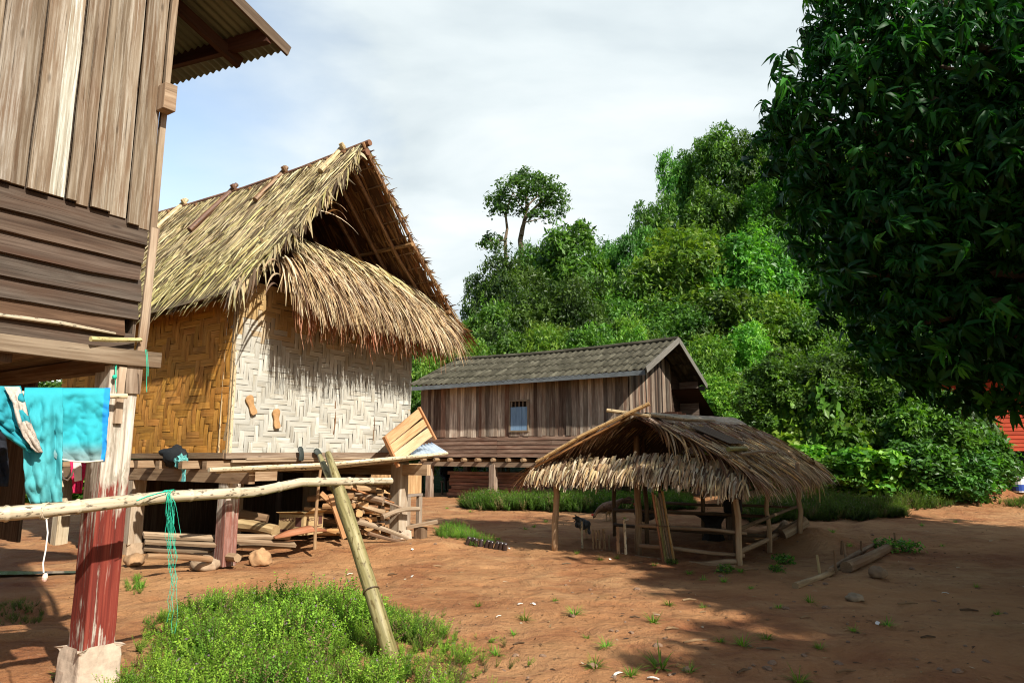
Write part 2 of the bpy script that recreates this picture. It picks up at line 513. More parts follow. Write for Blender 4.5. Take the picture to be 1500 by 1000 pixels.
M['melon'] = plain('melon', (.62, .52, .20), .5, 12, .25, .1, .4)
M['card'] = plain('card', (.42, .29, .14), .9, 25, .15, .1)
M['card_ink'] = plain('card_ink', (.09, .035, .025), .9, 25, .3, .05)
M['glass_bottle'] = plain('glass_bottle', (.035, .022, .02), .25, 5, .3, .05, .6)
M['white_wall'] = plain('white_wall', (.62, .56, .44), .9, 4, .2, .1)
M['litter'] = plain('litter', (.7, .68, .62), .8, 30, .15, .1)
M['feather_dark'] = plain('feather_dark', (.045, .035, .03), .7, 30, .7, .4)
M['feather_brown'] = plain('feather_brown', (.12, .065, .035), .7, 30, .6, .4)
M['feather_grey'] = plain('feather_grey', (.10, .11, .12), .7, 26, .9, .4)
M['comb'] = plain('comb', (.42, .03, .02), .6, 30, .2, .2)
M['horn'] = plain('horn', (.34, .22, .10), .6, 30, .2, .2)

def red_post_mat(name, z0, z1, strong=1.0):
    """Pale timber with a worn coat of red paint between the heights z0 and z1 (world metres)."""
    m, nt, out = newmat(name)
    uv = nd(nt, 'ShaderNodeUVMap').outputs[0]
    geo = nd(nt, 'ShaderNodeNewGeometry').outputs['Position']
    sep = nd(nt, 'ShaderNodeSeparateXYZ'); lk(nt, geo, sep.inputs[0])
    g = noise(nt, mapping(nt, uv, (2.0, 40, 1)), 1.0, 6, .65, .4)
    base = ramp(nt, [(.30, (.13, .10, .075)), (.46, (.36, .30, .235)), (.62, (.60, .545, .46))], g).outputs[0]
    st = noise(nt, mapping(nt, uv, (5.0, 14, 1)), 1.0, 5, .7, .6)
    base = mixc(nt, ramp(nt, [(.5, 0.0), (.62, .7)], st).outputs[0], base, (.22, .19, .14))
    fl = noise(nt, mapping(nt, uv, (3.2, 9.0, 1)), 1.0, 6, .62, .3)
    fl2 = noise(nt, mapping(nt, uv, (.9, 50.0, 1)), 1.0, 4, .6, .2)
    k = mth(nt, 'ADD', mth(nt, 'MULTIPLY', mth(nt, 'SUBTRACT', fl, .5), 2.2), mth(nt, 'ADD', mth(nt, 'MULTIPLY', mth(nt, 'SUBTRACT', fl2, .5), 2.4), .91))
    hi = nd(nt, 'ShaderNodeMapRange'); hi.inputs[1].default_value = z1; hi.inputs[2].default_value = z1 - .55 * (z1 - z0)
    hi.inputs[3].default_value = -.80; hi.inputs[4].default_value = .60
    lk(nt, sep.outputs[2], hi.inputs[0])
    lo = nd(nt, 'ShaderNodeMapRange'); lo.inputs[1].default_value = z0; lo.inputs[2].default_value = z0 + .15
    lo.inputs[3].default_value = .1; lo.inputs[4].default_value = .6
    lk(nt, sep.outputs[2], lo.inputs[0])
    flame = noise(nt, mapping(nt, uv, (.5, 5.5, 1)), 1.0, 2, .5)
    k = mth(nt, 'ADD', k, mth(nt, 'MULTIPLY', mth(nt, 'SUBTRACT', flame, .5), 1.6))
    t = mth(nt, 'ADD', k, mth(nt, 'MINIMUM', hi.outputs[0], lo.outputs[0]))
    mask = ramp(nt, [(.66, 0.0), (1.0, 1.0)], t).outputs[0]
    red = ramp(nt, [(.3, (.075, .014, .009)), (.52, (.16, .024, .015)), (.72, (.27, .06, .035))], fl2).outputs[0]
    scr = noise(nt, mapping(nt, uv, (3.0, 70.0, 1)), 1.0, 4, .6, .2)
    mask = mth(nt, 'MULTIPLY', mask, ramp(nt, [(.62, 1.0), (.74, .45)], scr).outputs[0])
    c = mixc(nt, mth(nt, 'MULTIPLY', mask, strong), base, red)
    bsdf(nt, out, c, .8, bump(nt, g, .5, .006), .25)
    return m

def bamboo_mat(name, dark, mid, light, spot=(.05, .035, .02)):
    m, nt, out = newmat(name)
    uv = nd(nt, 'ShaderNodeUVMap').outputs[0]
    col = nd(nt, 'ShaderNodeVertexColor'); col.layer_name = 'Col'
    g = noise(nt, mapping(nt, uv, (2.0, 30, 1)), 1.0, 5, .6, .3)
    c = ramp(nt, [(.3, dark), (.5, mid), (.68, light)], g).outputs[0]
    s = noise(nt, mapping(nt, uv, (14.0, 30.0, 1)), 1.0, 4, .6, .2)
    c = mixc(nt, ramp(nt, [(.56, 0.0), (.62, .85)], s).outputs[0], c, spot)
    c = mixc(nt, 1.0, c, col.outputs[0], 'MULTIPLY')
    bsdf(nt, out, c, .55, bump(nt, g, .25, .004), .4)
    return m
M['bamboo_pale'] = bamboo_mat('bamboo_pale', (.28, .22, .14), (.46, .38, .26), (.60, .54, .41))
M['bamboo_green'] = bamboo_mat('bamboo_green', (.12, .105, .04), (.24, .205, .08), (.38, .33, .17), (.10, .07, .02))
M['bamboo_brown'] = bamboo_mat('bamboo_brown', (.10, .055, .03), (.22, .13, .07), (.38, .25, .14))

def roofing_mat():
    m, nt, out = newmat('fibre_cement')
    uv = nd(nt, 'ShaderNodeUVMap').outputs[0]
    n1 = noise(nt, mapping(nt, uv, (1.5, 6, 1)), 1.0, 6, .65, .3)
    n2 = noise(nt, mapping(nt, uv, (14, 18, 1)), 1.0, 5, .7)
    c = ramp(nt, [(.3, (.022, .020, .013)), (.5, (.058, .052, .036)), (.7, (.125, .115, .082))], n1).outputs[0]
    c = mixc(nt, ramp(nt, [(.5, 0.0), (.65, .55)], n2).outputs[0], c, (.045, .045, .022))
    bsdf(nt, out, c, .95, bump(nt, n2, .4, .01), .15)
    return m
M['fibre_cement'] = roofing_mat()

def tin_roof_mat():
    m, nt, out = newmat('old_tin')
    uv = nd(nt, 'ShaderNodeUVMap').outputs[0]
    n1 = noise(nt, mapping(nt, uv, (.8, 5, 1)), 1.0, 6, .65, .3)
    c = ramp(nt, [(.3, (.07, .085, .06)), (.55, (.14, .16, .115)), (.75, (.12, .095, .06))], n1).outputs[0]
    bsdf(nt, out, c, .5, None, .4, .25)
    return m
M['old_tin'] = tin_roof_mat()

def cloth_mat():
    m, nt, out = newmat('cyan_cloth')
    tc = nd(nt, 'ShaderNodeTexCoord').outputs['Object']
    col = nd(nt, 'ShaderNodeVertexColor'); col.layer_name = 'Col'
    n1 = noise(nt, tc, 9, 5, .6, .6); n2 = noise(nt, tc, 350, 2, .5)
    c = mixc(nt, 1.0, col.outputs[0], ramp(nt, [(.3, .92), (.7, 1.05)], n1).outputs[0], 'MULTIPLY')
    bsdf(nt, out, c, .9, bump(nt, n2, .15, .002, bump(nt, n1, .25, .012)), .1)
    return m
M['cloth'] = cloth_mat()

def ground_mat():
    m, nt, out = newmat('red_earth')
    P = nd(nt, 'ShaderNodeNewGeometry').outputs['Position']
    big = noise(nt, P, .35, 4, .55, .6)
    med = noise(nt, P, 1.6, 6, .62, .4)
    fin = noise(nt, P, 14, 6, .7, .2)
    grit = noise(nt, P, 90, 3, .6)
    strk = noise(nt, mapping(nt, P, (2.2, 7.0, 2.0)), 1.0, 5, .6, .8)
    c = ramp(nt, [(.34, (0.1973, 0.0674, 0.0269)), (.47, (0.2856, 0.1290, 0.0533)), (.62, (0.3808, 0.2170, 0.1009))], mth(nt, 'ADD', mth(nt, 'MULTIPLY', big, .55), mth(nt, 'MULTIPLY', med, .45))).outputs[0]
    c = mixc(nt, ramp(nt, [(.5, 0.0), (.68, .55)], strk).outputs[0], c, (0.1598, 0.0586, 0.0308))
    c = mixc(nt, ramp(nt, [(.55, 0.0), (.72, .35)], fin).outputs[0], c, (0.3537, 0.2112, 0.1233))
    c = mixc(nt, ramp(nt, [(.31, .5), (.42, 0.0)], fin).outputs[0], c, (0.0817, 0.0322, 0.0179))
    spk = noise(nt, P, 42, 4, .65)
    c = mixc(nt, ramp(nt, [(.29, .7), (.36, 0.0)], spk).outputs[0], c, (0.0577, 0.0235, 0.0141))
    c = mixc(nt, ramp(nt, [(.66, 0.0), (.72, .5)], spk).outputs[0], c, (0.4081, 0.2698, 0.1738))
    # thin greenish film on damp patches
    pt = noise(nt, P, .42, 5, .6, .8)
    c = mixc(nt, ramp(nt, [(.46, 0.0), (.62, .65)], pt).outputs[0], c, mixc(nt, med, (0.3520, 0.1720, 0.0722), (0.4400, 0.2400, 0.1064)))
    gm = noise(nt, P, .8, 5, .6, 1.0)
    c = mixc(nt, ramp(nt, [(.60, 0.0), (.72, .35)], gm).outputs[0], c, (0.1293, 0.0938, 0.0280))
    vo = nd(nt, 'ShaderNodeTexVoronoi'); vo.inputs['Scale'].default_value = 26; lk(nt, P, vo.inputs['Vector'])
    pb = ramp(nt, [(.06, 1.0), (.12, 0.0)], vo.outputs['Distance']).outputs[0]
    pm = mth(nt, 'MULTIPLY', pb, ramp(nt, [(.52, 0.0), (.6, 1.0)], noise(nt, P, 3.0, 3)).outputs[0])
    c = mixc(nt, mth(nt, 'MULTIPLY', pm, .6), c, mixc(nt, vo.outputs['Color'], (0.0544, 0.0294, 0.0197), (0.3740, 0.2582, 0.1851)))
    h = mth(nt, 'ADD', mth(nt, 'MULTIPLY', fin, .7), mth(nt, 'MULTIPLY', grit, .25))
    h = mth(nt, 'ADD', h, mth(nt, 'MULTIPLY', pm, .4))
    nrm = bump(nt, h, .9, .04, bump(nt, med, .8, .16))
    bsdf(nt, out, c, .93, nrm, .15)
    return m
M['earth'] = ground_mat()

def forest_floor():
    m, nt, out = newmat('forest_floor')
    P = nd(nt, 'ShaderNodeNewGeometry').outputs['Position']
    c = ramp(nt, [(.3, (.012, .03, .008)), (.7, (.035, .075, .016))], noise(nt, P, 1.2, 6, .65)).outputs[0]
    bsdf(nt, out, c, .95, bump(nt, noise(nt, P, 2.5, 5), .8, .3), .1)
    return m
M['forest_floor'] = forest_floor()
# ------------------------------------------------------------ camera, sun, sky
cam = bpy.data.cameras.new('camera'); cam.lens = 24; cam.sensor_width = 36; cam.clip_start = .05; cam.clip_end = 2000
co = bpy.data.objects.new('camera', cam); COL.objects.link(co)
co.location = (0, 0, CAMZ); co.rotation_euler = (PI / 2 + PITCH, 0, 0)
SC.camera = co

SUN_AZ = Vector((.64, -.77, 0)).normalized(); SUN_EL = math.radians(40)
SUND = SUN_AZ * math.cos(SUN_EL) + UP * math.sin(SUN_EL)
sl = bpy.data.lights.new('sun', 'SUN'); sl.energy = 5.0; sl.angle = math.radians(.8); sl.color = (1, .945, .85)
so = bpy.data.objects.new('sun', sl); COL.objects.link(so); so.rotation_euler = SUND.to_track_quat('Z', 'Y').to_euler(); so.location = (20, -25, 30)

w = bpy.data.worlds.new('World'); SC.world = w; w.use_nodes = True
nt = w.node_tree
for n_ in list(nt.nodes): nt.nodes.remove(n_)
wo = nt.nodes.new('ShaderNodeOutputWorld'); bg = nt.nodes.new('ShaderNodeBackground'); bg.inputs[1].default_value = .06
lk(nt, bg.outputs[0], wo.inputs[0])
sky = nt.nodes.new('ShaderNodeTexSky'); sky.sky_type = 'NISHITA'; sky.sun_disc = False
sky.sun_elevation = SUN_EL; sky.sun_rotation = math.atan2(SUN_AZ.x, SUN_AZ.y); sky.air_density = 1.0; sky.dust_density = 1.0; sky.ozone_density = 1.5
tc = nd(nt, 'ShaderNodeTexCoord').outputs['Generated']
sp = nd(nt, 'ShaderNodeSeparateXYZ'); lk(nt, tc, sp.inputs[0])
zz = mth(nt, 'ADD', mth(nt, 'MAXIMUM', sp.outputs[2], 0.0), .22)
cb = nd(nt, 'ShaderNodeCombineXYZ')
lk(nt, mth(nt, 'DIVIDE', sp.outputs[0], zz), cb.inputs[0]); lk(nt, mth(nt, 'DIVIDE', sp.outputs[1], zz), cb.inputs[1])
c1 = noise(nt, mapping(nt, cb.outputs[0], (.62, .8, 1)), 1.0, 7, .52, .35)
c2 = noise(nt, mapping(nt, cb.outputs[0], (1.5, 2.2, 1)), 1.0, 7, .5, .3)
# the bank of cloud stands in the north, thin and torn towards the west
west = nd(nt, 'ShaderNodeMapRange'); west.inputs[1].default_value = -.50; west.inputs[2].default_value = .0; west.inputs[3].default_value = -.26; west.inputs[4].default_value = .20
lk(nt, sp.outputs[0], west.inputs[0])
north = nd(nt, 'ShaderNodeMapRange'); north.inputs[1].default_value = -.1; north.inputs[2].default_value = .5; north.inputs[3].default_value = -.5; north.inputs[4].default_value = .08
lk(nt, sp.outputs[1], north.inputs[0])
cov = mth(nt, 'ADD', mth(nt, 'ADD', mth(nt, 'ADD', mth(nt, 'MULTIPLY', c1, .6), mth(nt, 'MULTIPLY', c2, .4)), west.outputs[0]), north.outputs[0])
mask = ramp(nt, [(.36, 0.0), (.60, 1.0)], cov).outputs[0]
shade = ramp(nt, [(.40, (6.3, 7.3, 7.9)), (.50, (8.6, 9.5, 9.8)), (.59, (10.3, 10.9, 11.0))], mth(nt, 'ADD', mth(nt, 'MULTIPLY', c2, .55), mth(nt, 'MULTIPLY', c1, .45)))
nb = nd(nt, 'ShaderNodeMapRange'); nb.inputs[1].default_value = -.05; nb.inputs[2].default_value = .45; lk(nt, sp.outputs[1], nb.inputs[0])
blue = mixc(nt, 1.0, sky.outputs[0], mixc(nt, nb.outputs[0], (1.5, 1.45, 1.3), (4.0, 3.4, 2.8)), 'MULTIPLY')   # north sky brightened, unseen sky behind kept dim to hold down fill
lk(nt, mixc(nt, mask, blue, shade.outputs[0]), bg.inputs[0])

SC.view_settings.view_transform = 'Standard'; SC.view_settings.look = 'None'
SC.view_settings.exposure = 0.72; SC.view_settings.gamma = 1.0
SC.cycles.max_bounces = 6; SC.cycles.diffuse_bounces = 2; SC.cycles.transmission_bounces = 4; SC.cycles.transparent_max_bounces = 4
SC.cycles.caustics_reflective = False; SC.cycles.caustics_refractive = False
SC.cycles.use_denoising = True
SC.cycles.pixel_filter_type = 'BLACKMAN_HARRIS'; SC.cycles.filter_width = 1.1

# ------------------------------------------------------------ ground
def front_pt(s, e, z=0.0):      # hut frame: s along the front wall, e outwards from it
    return Vector((-2.71, 10.33, 0)) + A * s + N * e + UP * z
HUT_M = Vector((-2.71, 10.33, 0))
m_ = atZ(1195, 805); BUMPS.append((m_.x + .2, m_.y + .4, .55, .7, .3, .30))     # earth heap by the shelter
m_ = atZ(1250, 712); BUMPS.append((9.5, 19.5, 2.2, .6, -.1, .40)); BUMPS.append((12.2, 18.6, 1.6, .55, 0, .42))
for px_, py_, s_, h_ in ((480, 800, .8, .06), (650, 800, .6, .10), (300, 845, .9, .05), (1120, 760, .9, .06)):
    m_ = atZ(px_, py_); BUMPS.append((m_.x, m_.y, s_ * 1.6, s_ * .6, .5, h_))
m_ = atZ(60, 900); BUMPS.append((m_.x, m_.y, .7, .5, .3, -.05))
BUMPS.append((2.2, 10.9, 1.0, .5, -.5, -.10))       # hollow inside the shelter
BUMPS.append((2.6, 10.5, 1.2, .8, -.5, -.08))
BUMPS.append((1.9, 9.75, 1.7, .10, -.52, .07))      # low lip of earth along the front posts

GT = np.geomspace(2.0, 60, 1100)
def gp(px, py):
    """Where the line of sight through a picture point meets the ground."""
    d = ray(px, py); k = GT / d.y
    x, y, z = d.x * k, GT, CAMZ + d.z * k
    hit = np.nonzero(z < ground_h(x, y))[0]
    i = hit[0] if len(hit) else len(GT) - 1
    return Vector((x[i], y[i], gz(x[i], y[i])))
xs = np.concatenate([-np.geomspace(420, 8.2, 36), np.arange(-8, 14, .075), np.geomspace(14.2, 420, 44)])
ys = np.concatenate([-np.geomspace(300, 2.2, 20), np.arange(-2, 3, .2), np.arange(3, 13, .06), np.arange(13, 28, .15), np.geomspace(28.3, 600, 70)])
X, Y = np.meshgrid(xs, ys)
Z = ground_h(X, Y)
gv = np.stack([X, Y, Z], -1).reshape(-1, 3)
nx, ny = len(xs), len(ys)
ii = np.arange(nx * ny).reshape(ny, nx)
gq = np.stack([ii[:-1, :-1], ii[:-1, 1:], ii[1:, 1:], ii[1:, :-1]], -1).reshape(-1, 4)
ground = link_mesh('ground', gv, gq, None, [M['earth'], M['forest_floor']], smooth_shade=True)
cy = gv[gq].mean(1)
edge = 25.2 + 1.2 * fbm(cy[:, 0] * .4, cy[:, 1] * .4, 3, 4) * 4
mi = ((cy[:, 1] > edge) | (np.abs(cy[:, 0]) > 30)).astype(np.int32)
ground.data.polygons.foreach_set('material_index', mi)
tag(ground, kind='structure')
# the small wet patch under the plank house
pm_, pnt, pout = newmat('puddle_water')
bsdf(pnt, pout, (.10, .09, .10), .06, bump(pnt, noise(pnt, nd(pnt, 'ShaderNodeNewGeometry').outputs['Position'], 12, 3), .15, .01), .6)
pc = atZ(20, 843)
pv = []; r_ = random.Random(3)
for k in range(28):
    a = 2 * PI * k / 28; q = 1 + .22 * math.sin(3 * a + 1) + r_.uniform(-.06, .06)
    pv.append((pc.x + math.cos(a) * 1.0 * q, pc.y + math.sin(a) * .13 * q + math.cos(a) * .05, 0))
zt = max(gz(x, y) for x, y, _ in pv) + .006
pv = [(x, y, zt) for x, y, _ in pv] + [(pc.x, pc.y, zt)]
pud = link_mesh('puddle', pv, None, [[k, (k + 1) % 28, 28] for k in range(28)], pm_)
tag(pud, kind='structure')

# ------------------------------------------------------------ plank house on stilts, near left
HC = Vector((-2.56, 4.6, 0))
def LH(a, n, z): return HC + A * a + N * n + UP * z
lh = thing('plank_house', 'tall weathered plank house on stilts, pale upright boards over dark lapped boards, tin roof', 'house', LH(0, 0, 0))
b = MB(3)
a = 0.0; k = 0
widths = [0.075, 0.088, 0.114, 0.128, 0.079, 0.066, 0.097, 0.123, 0.088, 0.132, 0.114, 0.106, 0.132, 0.097, 0.123, 0.132, 0.106, 0.141, 0.114, 0.123, 0.132, 0.141, 0.123, 0.132, 0.114, 0.141, 0.123, 0.132, 0.141, 0.132, 0.141, 0.123, .14, .15, .13, .14]
tones = [(.98, .88, .74), (.86, .78, .66), (1.15, 1.08, .96), (.95, .88, .76), (.78, .66, .54), (.92, .84, .72), (1.75, 1.95, 1.95), (1.1, 1.02, .9), (.72, .64, .54), (1.0, .95, .88)]
zb = [2.95, 2.955, 2.985, 2.99, 2.985, 3.005, 3.01, 2.995, 3.01, 3.0]
for wd in widths:
    n_off = .012 + (.026 if k % 2 else 0.0) + rnd.uniform(0, .004)
    z0 = zb[k % 10] + rnd.uniform(-.006, .006)
    am = a - wd / 2
    b.board(LH(am, n_off, z0), LH(am + rnd.uniform(-.006, .006), n_off + rnd.uniform(-.004, .010), 5.2), wd - .007, .022, N, seg=7, wob=.003, col=tuple(.62 * x * q for x, q in zip(tones[k % 10], (.97, 1.0, 1.08))))
    a -= wd; k += 1
b.quad(LH(-4.6, -.012, 2.99), LH(-.01, -.012, 2.99), LH(-.01, -.012, 5.2), LH(-4.6, -.012, 5.2), col=(.12, .10, .09))
wall = b.build('wall', M['pale_plank'], lh)
wall['label'] = 'pale upright boards of the upper wall'
b = MB(4)
zs = [2.085, 2.20, 2.325, 2.455, 2.59, 2.72, 2.845, 2.985]
for k in range(7):
    z0, z1 = zs[k], zs[k + 1]
    a_end = [-.03, -.10, -.015, -.02, -.035, -.02, -.015][k]
    tilt = rnd.uniform(-.010, .010)
    zc = (z0 + z1) / 2 - .01
    c = [(.95, .9, .85), (1.25, .95, .72), (1.0, 1.0, 1.0), (.95, .98, 1.0), (1.05, .95, .9), (1.0, .9, .82), (.9, .86, .82)][k]
    nv = (N * 1.0 + UP * .22).normalized()
    b.board(LH(-4.6, .012, zc), LH(a_end, .012, zc + tilt), (z1 - z0) + .022, .024, nv, seg=14, wob=.006, col=tuple(.54 * x * q for x, q in zip(c, (.97, 1.0, 1.05))), ragged=.012)
b.build('wall', M['dark_plank'], lh)['label'] = 'dark lapped boards of the lower wall'
# walls not facing the viewer
b = MB(5)
for k in range(20):
    b.board(LH(-.03, -.1 - .2 * k, 2.1), LH(-.03, -.1 - .2 * k, 4.9), .205, .02, A, seg=2)
    b.board(LH(-4.6, -.1 - .2 * k, 2.1), LH(-4.6, -.1 - .2 * k, 4.9), .205, .02, A, seg=2)
for k in range(22):
    b.board(LH(-.1 - .21 * k, -4.1, 2.1), LH(-.1 - .21 * k, -4.1, 4.9), .215, .02, N, seg=2)
b.build('wall', M['dark_plank'], lh)
b = MB(6)
for k in range(24):
    b.board(LH(-.08 - .19 * k, -4.1, 2.06), LH(-.08 - .19 * k, -.02, 2.06), .185, .025, UP, seg=2)
b.build('floor', M['dark_plank'], lh)
# corner board, cover strip and small block
b = MB(7)
b.board(LH(.012, .020, 2.02), LH(.035, .030, 2.97), .05, .022, N, seg=8, wob=.004, col=(1.25, 1.2, 1.1))
b.board(LH(.040, -.01, 2.95), LH(.046, .01, 5.2), .045, .03, N, seg=6, wob=.004, col=(1.0, .95, .85))
b.board(LH(.052, -.02, 2.10), LH(.062, .0, 2.98), .055, .02, A, seg=5, wob=.01, col=(.8, .75, .7))
b.build('corner_board', M['grey_plank'], lh)
b = MB(8); b.board(LH(-.03, .075, 3.93), LH(.06, .075, 3.93), .20, .10, N, seg=1, wob=.004, col=(1.2, 1.1, .95))
b.build('beam_end', M['grey_plank'], lh, bevel=.006)
b = MB(9); b.board(LH(-4.7, .055, 2.035), LH(.13, .055, 2.035), .105, .075, N, seg=16, wob=.004, col=(.72, .68, .60))
b.board(LH(-4.6, -2.0, 1.98), LH(.1, -2.0, 1.98), .14, .09, N, seg=4)
b.board(LH(-4.6, -4.0, 1.98), LH(.1, -4.0, 1.98), .14, .09, N, seg=4)
b.build('floor_beam', M['grey_plank'], lh, bevel=.004)
b = MB(10)
for k in range(8):
    b.board(LH(-.15 - .6 * k, -4.2, 1.985), LH(-.15 - .6 * k, -.02, 1.985), .10, .07, A, seg=3)
b.build('joist', M['dark_plank'], lh)
# loose lath and stick tucked along the lowest board
b = MB(11)
b.tube([LH(-1.0, .04, 2.195), LH(-.5, .05, 2.20), LH(-.17, .045, 2.185)], [.010, .012, .008], 6, lump=.2)
b.tube([LH(-.36, .13, 2.115), LH(-.2, .10, 2.135), LH(-.005, .055, 2.165)], [.017, .016, .014], 7, col=(1.15, 1.2, .8), lump=.1)
b.build('batten', M['bamboo_pale'], lh)
# stilts
def stilt(parent, base, z1, w, mat, name='stilt', zf=0.0, lean=(0, 0), foot=None, rot=None):
    b = MB()
    d = A if rot is None else rot
    p0 = Vector((base.x, base.y, zf)); p1 = Vector((base.x + lean[0], base.y + lean[1], z1))
    b.board(p0, p1, w, w, d, seg=10, wob=.005)
    o = b.build(name, mat, parent, bevel=.006)
    if foot:
        f = MB(); f.blob((base.x, base.y, zf - foot[1] * .35), (foot[0], foot[0], foot[1]), 20, 12, .05, freq=1.2, rot=.5)
    return o
M['red_post'] = red_post_mat('red_post', .25, 1.42)
pb = atY(146, 945, 4.55)
stilt(lh, LH(-.09, -.045, 0), 1.98, .188, M['red_post'], zf=.20)
# concrete foot, a rough tapered block
def block(name, parent, c, w, d, z0, z1, taper, mat, rot=None, seed=1, bevel=.02, loc=None):
    r = random.Random(seed)
    ax = (A if rot is None else rot); ay = Vector((ax.y, -ax.x, 0))
    V = []; nz = 5; nk = 5
    idx = {}
    mb = MB(seed)
    def P(i, j, k):
        u, v, t = i / nk * 2 - 1, j / nk * 2 - 1, k / nz
        s = 1 - taper * t
        p = Vector(c) + ax * (u * d / 2 * s) + ay * (v * w / 2 * s) + UP * (z0 + (z1 - z0) * t)
        q = .35 * float(fbm(np.array([p.x * 9 + p.z * 5]), np.array([p.y * 9 - p.z * 4]), 3, seed)[0])
        dirv = Vector((u, v, 0)); 
        return p + (ax * u + ay * v) * q * .12 + UP * q * .08 * t
    def face(f):
        V = [f(i, j) for i in range(6) for j in range(6)]
        Q = [[i * 6 + j, i * 6 + j + 1, (i + 1) * 6 + j + 1, (i + 1) * 6 + j] for i in range(5) for j in range(5)]
        mb.add([tuple(v) for v in V], Q)
    face(lambda i, j: P(0, i, j)); face(lambda i, j: P(5, j, i))
    face(lambda i, j: P(j, 0, i)); face(lambda i, j: P(i, 5, j))
    face(lambda i, j: P(i, j, 5)); face(lambda i, j: P(j, i, 0))
    o = mb.build(name, mat, parent, loc=loc)
    wl = o.modifiers.new('Weld', 'WELD'); wl.merge_threshold = .002
    bv = o.modifiers.new('Bevel', 'BEVEL'); bv.width = bevel; bv.segments = 3; bv.limit_method = 'ANGLE'; bv.angle_limit = math.radians(40)
    return o
block('footing', lh, LH(-.09, -.045, 0), .29, .29, -.1, .215, .14, M['concrete'], seed=5)
for aa, nn in ((-1.9, -.08), (-3.8, -.08), (-.15, -2.0), (-1.9, -2.0), (-3.8, -2.0), (-.15, -4.0), (-1.9, -4.0), (-3.8, -4.0)):
    stilt(lh, LH(aa, nn, 0), 1.95, .17, M['grey_plank'], zf=-.05)
b = MB(13); b.board(LH(-.02, -.30, 1.97), LH(-.09, -.12, 1.66), .13, .09, N, seg=3, col=(1.3, 1.15, .9))
b.board(LH(-.035, .045, 1.80), LH(-.035, .045, 2.0), .10, .05, N, seg=2, col=(.9, .85, .8))
b.board(LH(-.115, .060, 1.60), LH(-.115, .060, 1.97), .045, .03, N, seg=3, col=(1.7, 1.65, 1.55))
b.build('bracket', M['grey_plank'], lh)
b = MB(131)
for k in range(26):
    b.board(LH(-4.9 + .2 * k, -4.15, .25 + rnd.uniform(-.05, .05)), LH(-4.9 + .2 * k, -4.15, 2.0), .19, .02, N, seg=2, col=(.6, .55, .5))
for k in range(14):
    b.board(LH(.0, -1.5 - .19 * k, .7 + rnd.uniform(-.05, .05)), LH(.0, -1.5 - .19 * k, 2.0), .185, .02, A, seg=2, col=(.6, .55, .5))
b.build('shade_screen', M['dark_plank'], lh)  # dark boards added below the floor to stand in for deep shade
# diagonal brace under the floor
b = MB(14); b.board(LH(-1.5, -1.2, .05), LH(-.35, -2.0, 1.0), .11, .05, N, seg=4)
b.build('brace', M['dark_plank'], lh)

# tin roof: slopes down away from the ridge towards the far end
def RZ(a): return 4.85 + .33 * (1.02 - a)
b = MB(15)
nn_ = np.arange(-4.9, .12, .0125)
aa_ = np.linspace(1.02, -2.6, 12)
NNg, AAg = np.meshgrid(nn_, aa_)
zz_ = 4.85 + .33 * (1.02 - AAg) + .013 * np.sin(NNg * 2 * PI / .076)
skew = 1.0 - .0 * NNg
PX = HC.x + A.x * (AAg + .15 * (NNg - .11)) + N.x * NNg; PY = HC.y + A.y * (AAg + .15 * (NNg - .11)) + N.y * NNg
rv = np.stack([PX, PY, zz_], -1).reshape(-1, 3)
R_, C_ = NNg.shape
ii = np.arange(R_ * C_).reshape(R_, C_)
rq = np.stack([ii[:-1, :-1], ii[:-1, 1:], ii[1:, 1:], ii[1:, :-1]], -1).reshape(-1, 4)
ru = np.stack([AAg, NNg], -1).reshape(-1, 2)[rq]
b.add(rv, rq, ru)
# the other slope beyond the ridge
PX = HC.x + A.x * (-5.2 - AAg) + N.x * NNg; PY = HC.y + A.y * (-5.2 - AAg) + N.y * NNg
b.add(np.stack([PX, PY, zz_], -1).reshape(-1, 3), rq[:, ::-1], ru)
roof = b.build('roof', M['old_tin'], lh, smooth_shade=True)
sd_ = roof.modifiers.new('Solidify', 'SOLIDIFY'); sd_.thickness = .004
b = MB(16)
for a_ in (.80, -.5, -1.6):
    b.board(LH(a_ - .75, -4.8, RZ(a_ - .75) - .085), LH(a_, .12, RZ(a_) - .075), .12, .055, A, seg=6, col=(1.2, 1, .9))
b.build('purlin', M['roof_timber'], lh)
b = MB(17)
for nn in (-.33, -1.6, -2.6, -3.8):
    b.board(LH(.85, nn, RZ(.85) - .135), LH(-2.55, nn, RZ(-2.55) - .125), .10, .05, N, seg=6)
b.build('rafter', M['roof_timber'], lh)
b = MB(18)
b.board(LH(1.0, .125, RZ(1.0) - .05), LH(-2.6, .13, RZ(-2.6) - .05), .10, .022, N, seg=10, col=(.42, .38, .33), wob=.004)
b.build('bargeboard', M['grey_plank'], lh)

# ------------------------------------------------------------ thatched hut with woven walls
def HF(s, e, z): return front_pt(s, e, z)
hut = thing('thatched_hut', 'bamboo hut with woven walls on short stilts under a steep palm thatch roof', 'hut', HF(0, -2, 0))

